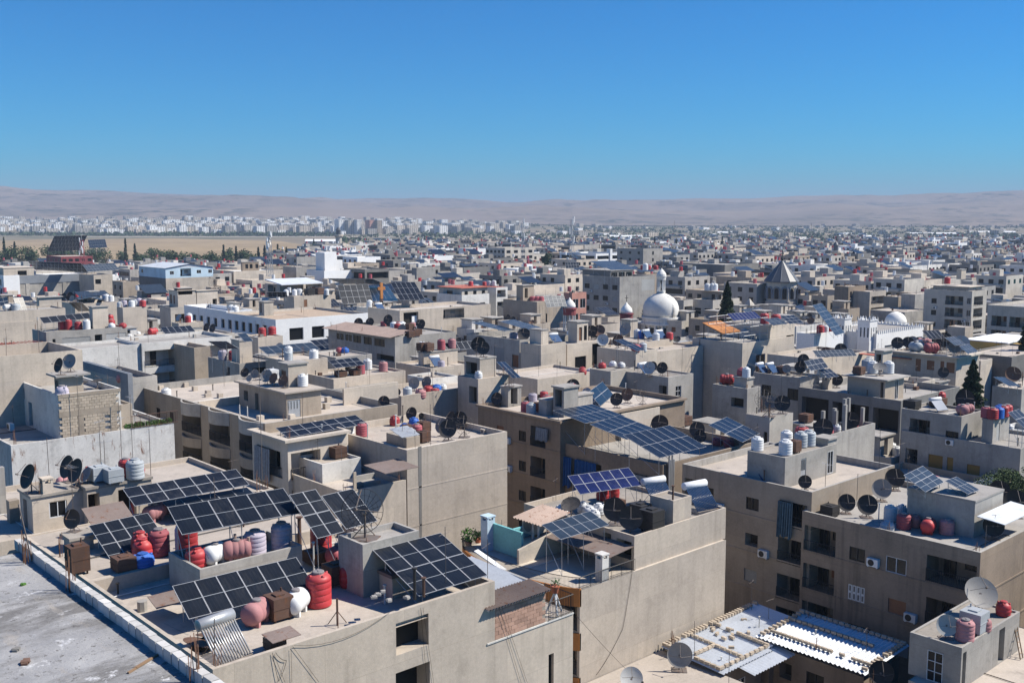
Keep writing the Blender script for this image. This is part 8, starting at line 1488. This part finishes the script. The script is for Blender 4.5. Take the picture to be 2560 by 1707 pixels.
# air conditioners on brackets under windows of the nearer facades
def wall_ac(b, u, v):
    P = V((b.P.x - .24, b.P.y + b.Y - u, b.z - v)); r = thing('air_conditioner', f'pale air conditioner on the facade of {b.at}', 'air conditioner', P, 'air conditioner units', -math.pi / 2)
    obj('case', PRO['ac'][0], r); obj('fan_grille', PRO['ac'][1], r); m = MB(); m.box(-.4, -.16, -.04, -.34, .24, 0); m.box(.34, -.16, -.04, .4, .24, 0); obj('bracket', m.mesh('bracket', 'pole'), r)
for b, pos in ((Fb, ((6.3, 3.0), (9.4, 6.4))), (Cb, ((4.2, 3.4), (8.8, 6.4), (4.3, 9.2))), (Pl, ((5.0, 3.6), (5.2, 6.6))), (K, ((7.2, 3.2),)), (m13, ((3.4, 4.6), (9.4, 7.8), (6, 10.6))), (m22, ((3.2, 5.2), (11, 8.2))), (m30, ((5.9, 3.4),)), (m30b, ((9, 5.4),)), (m28, ((8.4, 3.6),))):
    for u, v in pos: wall_ac(b, u, v)
# ================================================================ ground, fields, hills, haze
def polar(name, azs, ds, hf, mats):
    m = MB(); n = len(ds)
    for a in azs:
        dr = V((math.cos(HEAD - a), math.sin(HEAD - a), 0))
        for d in ds: p = dr * d; m.v.append((p.x, p.y, hf(a, d)))
    for i in range(len(azs) - 1):
        for j in range(n - 1): k = i * n + j; m.f.append((k, k + n, k + n + 1, k + 1)); m.m.append(0)
    o = obj(name, m.mesh(name, mats, smooth=True)); return struct(o)
def land(name, cols, scale, rough=.95, speck=None):
    m, n, b = nodes(name); g = n.nodes.new('ShaderNodeNewGeometry'); P = g.outputs['Position']
    v = n.nodes.new('ShaderNodeTexVoronoi'); v.inputs['Scale'].default_value = scale; n.links.new(mapped(n, P, (1, 1, 0)), v.inputs['Vector'])
    r = n.nodes.new('ShaderNodeValToRGB'); r.color_ramp.interpolation = 'CONSTANT'; e = r.color_ramp.elements
    e[0].color = (*cols[0], 1); e[1].color = (*cols[1], 1); e[1].position = 1 / len(cols)
    for i in range(2, len(cols)): q = e.new(i / len(cols)); q.color = (*cols[i], 1)
    s = n.nodes.new('ShaderNodeSeparateColor'); n.links.new(v.outputs['Color'], s.inputs[0]); n.links.new(s.outputs[0], r.inputs[0])
    c = mix(n, .5, r.outputs[0], ramp(n, noise(n, P, scale * 3, 6), .3, .7, (*mul(cols[0], .7), 1), (*mul(cols[0], 1.3), 1)))
    if speck:
        k = ramp(n, noise(n, P, speck[0], 5, .75), .50, .58); k2 = ramp(n, noise(n, P, speck[0] * .1, 4), .40, .56)
        mm_ = n.nodes.new('ShaderNodeMath'); mm_.operation = 'MULTIPLY'; n.links.new(k, mm_.inputs[0]); n.links.new(k2, mm_.inputs[1]); c = mix(n, mm_.outputs[0], c, speck[1])
    n.links.new(c, b.inputs['Base Color']); b.inputs['Roughness'].default_value = rough; b.inputs['Specular IOR Level'].default_value = .1
land('plain', [(.22, .185, .135), (.17, .155, .11), (.26, .205, .145), (.085, .10, .06), (.20, .165, .12), (.11, .115, .075)], .0030)
land('hillside', [(.22, .175, .145), (.17, .14, .12), (.25, .195, .155)], .0012, speck=(.009, (.045, .05, .042)))
land('strawfield', [(.31, .235, .145), (.25, .19, .12), (.34, .255, .155)], .01)
surf('street', (.15, .14, .125), stain=.3, var=.2, scale=.08)
azs = [R(-180 + 6 * i) for i in range(61)]
azf = [R(-36 + .75 * i) for i in range(97)]
def gh(a, d):
    px = 1280 + F * math.tan(a) if abs(a) < 1.2 else (0 if a < 0 else 2560)
    return ground_h(px, d)
polar('ground', azf, [0, 200, 600, 1200, 1800, 2300, 2500, 2700, 2900, 3100, 3300, 3600, 3900, 4600, 6000, 9000, 15000], gh, 'plain')
polar('town_streets', [R(-34 + 4 * i) for i in range(18)], [0, 300, 700, 1000], lambda a, d: .05, 'street')
def patch(name, pts, z, mats):
    m = MB(); m.poly(*[(lambda g_: (g_.x, g_.y, z))(at_ground(px, D)) for px, D in pts]); return struct(obj(name, m.mesh(name, mats)))
patch('straw_field', [(-120, 960), (180, 940), (500, 930), (760, 900), (880, 1000), (820, 1250), (700, 1750), (420, 2000), (120, 1900), (-120, 1700)], .35, 'strawfield')
patch('field_road', [(-150, 2120), (1500, 2180), (1500, 2250), (-150, 2180)], .5, 'cream')
patch('bare_field', [(900, 1500), (1300, 1420), (2000, 1950), (2660, 2100), (2660, 2350), (1700, 2600), (1000, 2100)], .3, 'plain')
SKY_L = [(-300, 480), (0, 483), (180, 486), (350, 491), (520, 496), (700, 502), (900, 505), (1040, 503), (1160, 508), (1300, 509), (1420, 506), (1540, 504), (1700, 503), (1850, 504), (1980, 501), (2100, 498), (2220, 500), (2330, 496), (2450, 489), (2560, 487), (2800, 488)]
def lerp(tab, x):
    if x <= tab[0][0]: return tab[0][1]
    for (a, b), (c, d) in zip(tab, tab[1:]):
        if x <= c: t = (x - a) / (c - a); return b + (d - b) * t
    return tab[-1][1]
def hills(a, d):
    px = 1280 + F * math.tan(a); top = HC + (HOR - lerp(SKY_L, px)) / F * 8800 / math.cos(a) ** 0
    left = max(0, min(1, (1250 - px) / 500)); d0 = 4000 + 300 * left
    f = max(0, min(1, (d - d0) / (8800 - d0))); f2 = f * f * (3 - 2 * f); back = max(0, (d - 8800) / 4000)
    p = V((d * math.sin(a), d * math.cos(a), 0)); nz = NZ.fractal(p * .0011, 1., 2.1, 5); n2 = NZ.fractal(p * .00035 + V((7, 1, 0)), 1., 2., 3)
    rid = (1 - abs(NZ.noise(p * .0007))) - .62
    h = top * (f2 * .72 + .28 * f ** .6) * (1 - back * .5)
    low = math.sin(min(1, f * 2.2) * math.pi) * (52 * left + 24) * max(0, .55 + n2)
    return 3 + ground_h(px, min(d, 3900)) * (1 - f) + h + (46 * nz + 55 * rid) * math.sin(min(1, f * 1.05) * math.pi) * (1 - back) + low
polar('hills', [R(-34 + .17 * i) for i in range(401)], [3900 + 70 * i for i in range(72)] + [9000, 9400, 10000, 11000, 12500], hills, 'hillside')
p = PD(1160, 509, 8500); r_ = thing('hilltop_mast', 'faint mast on the hill crest left of centre', 'mast', p); m = MB(); m.cyl((p.x, p.y, p.z - 12), (p.x, p.y, p.z + 60), 1.6, .8, 5); part('pole', m, 'pole', r_); m = MB(); m.box(p.x - 40, p.y - 12, p.z - 12, p.x + 30, p.y + 12, p.z + 3); part('station', m, 'greywall', r_)
# haze: one closed box of thin even air round everything
mz = bpy.data.materials.new('haze'); mz.use_nodes = True; nt = mz.node_tree; nt.nodes.clear(); oo = nt.nodes.new('ShaderNodeOutputMaterial'); pv_ = nt.nodes.new('ShaderNodeVolumePrincipled')
pv_.inputs['Color'].default_value = (.55, .67, .84, 1); pv_.inputs['Density'].default_value = HAZE; pv_.inputs['Anisotropy'].default_value = .0
nt.links.new(pv_.outputs[0], oo.inputs['Volume'])
MT['haze'] = mz; m = MB(); m.box(-18000, -18000, -8, 18000, 18000, 360); hz = obj('haze', m.mesh('haze', 'haze')); hz['kind'] = 'stuff'; hz['label'] = 'pale blue haze over the plain and hills'; hz['category'] = 'haze'
# ---------------------------------------------------------------- stand every roof thing on the roof under its foot point
def seat_items():
    o = V((0, 0, HC)); n = 0
    for r, p in ITEMS:
        d = ray(*p); t0 = (r.location.z - HC) / d.z; best = None
        for x0, y0, x1, y1, z in UPS:
            t = (z - HC) / d.z; x, y = t * d.x, t * d.y
            if x0 - .05 <= x <= x1 + .05 and y0 - .05 <= y <= y1 + .05 and (best is None or abs(t - t0) < abs(best[0] - t0)): best = (t, x, y, z)
        if best and abs(best[0] - t0) < .22 * t0:
            k = best[0] / t0; r.location = (best[1], best[2], best[3] + .004); r.scale = [q * min(1.12, max(.9, k)) for q in r.scale]
        else:                                  # no roof on that sight line: step onto the nearest one
            L = r.location; bb = None
            for x0, y0, x1, y1, z in UPS:
                if abs(z - L.z) > 4.5 or x1 - x0 < 1 or y1 - y0 < 1: continue
                x, y = min(max(L.x, x0 + .55), max(x0 + .55, x1 - .55)), min(max(L.y, y0 + .55), max(y0 + .55, y1 - .55)); c = math.hypot(x - L.x, y - L.y) + 1.5 * abs(z - L.z)
                if bb is None or c < bb[0]: bb = (c, x, y, z)
            if bb and bb[0] < 12:
                R0 = next(q for q in UPS if q[4] == bb[3] and q[0] <= bb[1] <= q[2] and q[1] <= bb[2] <= q[3]); x, y = bb[1], bb[2]
                for k in range(24):            # keep clear of what already stands there
                    if all(abs(o_.location.z - bb[3]) > 1 or math.hypot(o_.location.x - x, o_.location.y - y) > .6 * (r.scale[0] + o_.scale[0]) for o_, _ in ITEMS if o_ is not r): break
                    x, y = min(max(bb[1] + random.uniform(-.35, .35) * k, R0[0] + .5), max(R0[0] + .5, R0[2] - .5)), min(max(bb[2] + random.uniform(-.35, .35) * k, R0[1] + .5), max(R0[1] + .5, R0[3] - .5))
                r.location = (x, y, bb[3] + .004)
            else: MISS.append((r.name, r['label']))
MISS = []
seat_items()
TEENS = ['thirteenth', 'fourteenth', 'fifteenth', 'sixteenth', 'seventeenth', 'eighteenth', 'nineteenth', 'twentieth'] + ['twenty ' + w for w in 'first second third fourth fifth sixth seventh eighth ninth'.split()] + ['thirtieth'] + ['thirty ' + w for w in 'first second third fourth fifth sixth seventh eighth ninth'.split()]
# ---------------------------------------------------------------- labels: same words get their order in the picture
def finish_labels():
    by = {}
    for o in TOPS: by.setdefault(o['label'], []).append(o)
    W_ = ['leftmost', 'second from left', 'third from left', 'fourth from left', 'fifth from left', 'sixth from left', 'seventh from left', 'eighth from left', 'ninth from left', 'tenth from left', 'eleventh from left', 'twelfth from left']
    for lb, os_ in by.items():
        if len(os_) < 2: continue
        os_.sort(key=lambda o: prj(o.location)[0])
        if len(os_) > 40: continue
        for i, o in enumerate(os_):
            s = W_[i] if i < 12 else TEENS[min(i - 12, len(TEENS) - 1)] + ' from left'
            if i == len(os_) - 1: s = 'rightmost'
            o['label'] = f'{lb}, {s}'
finish_labels()
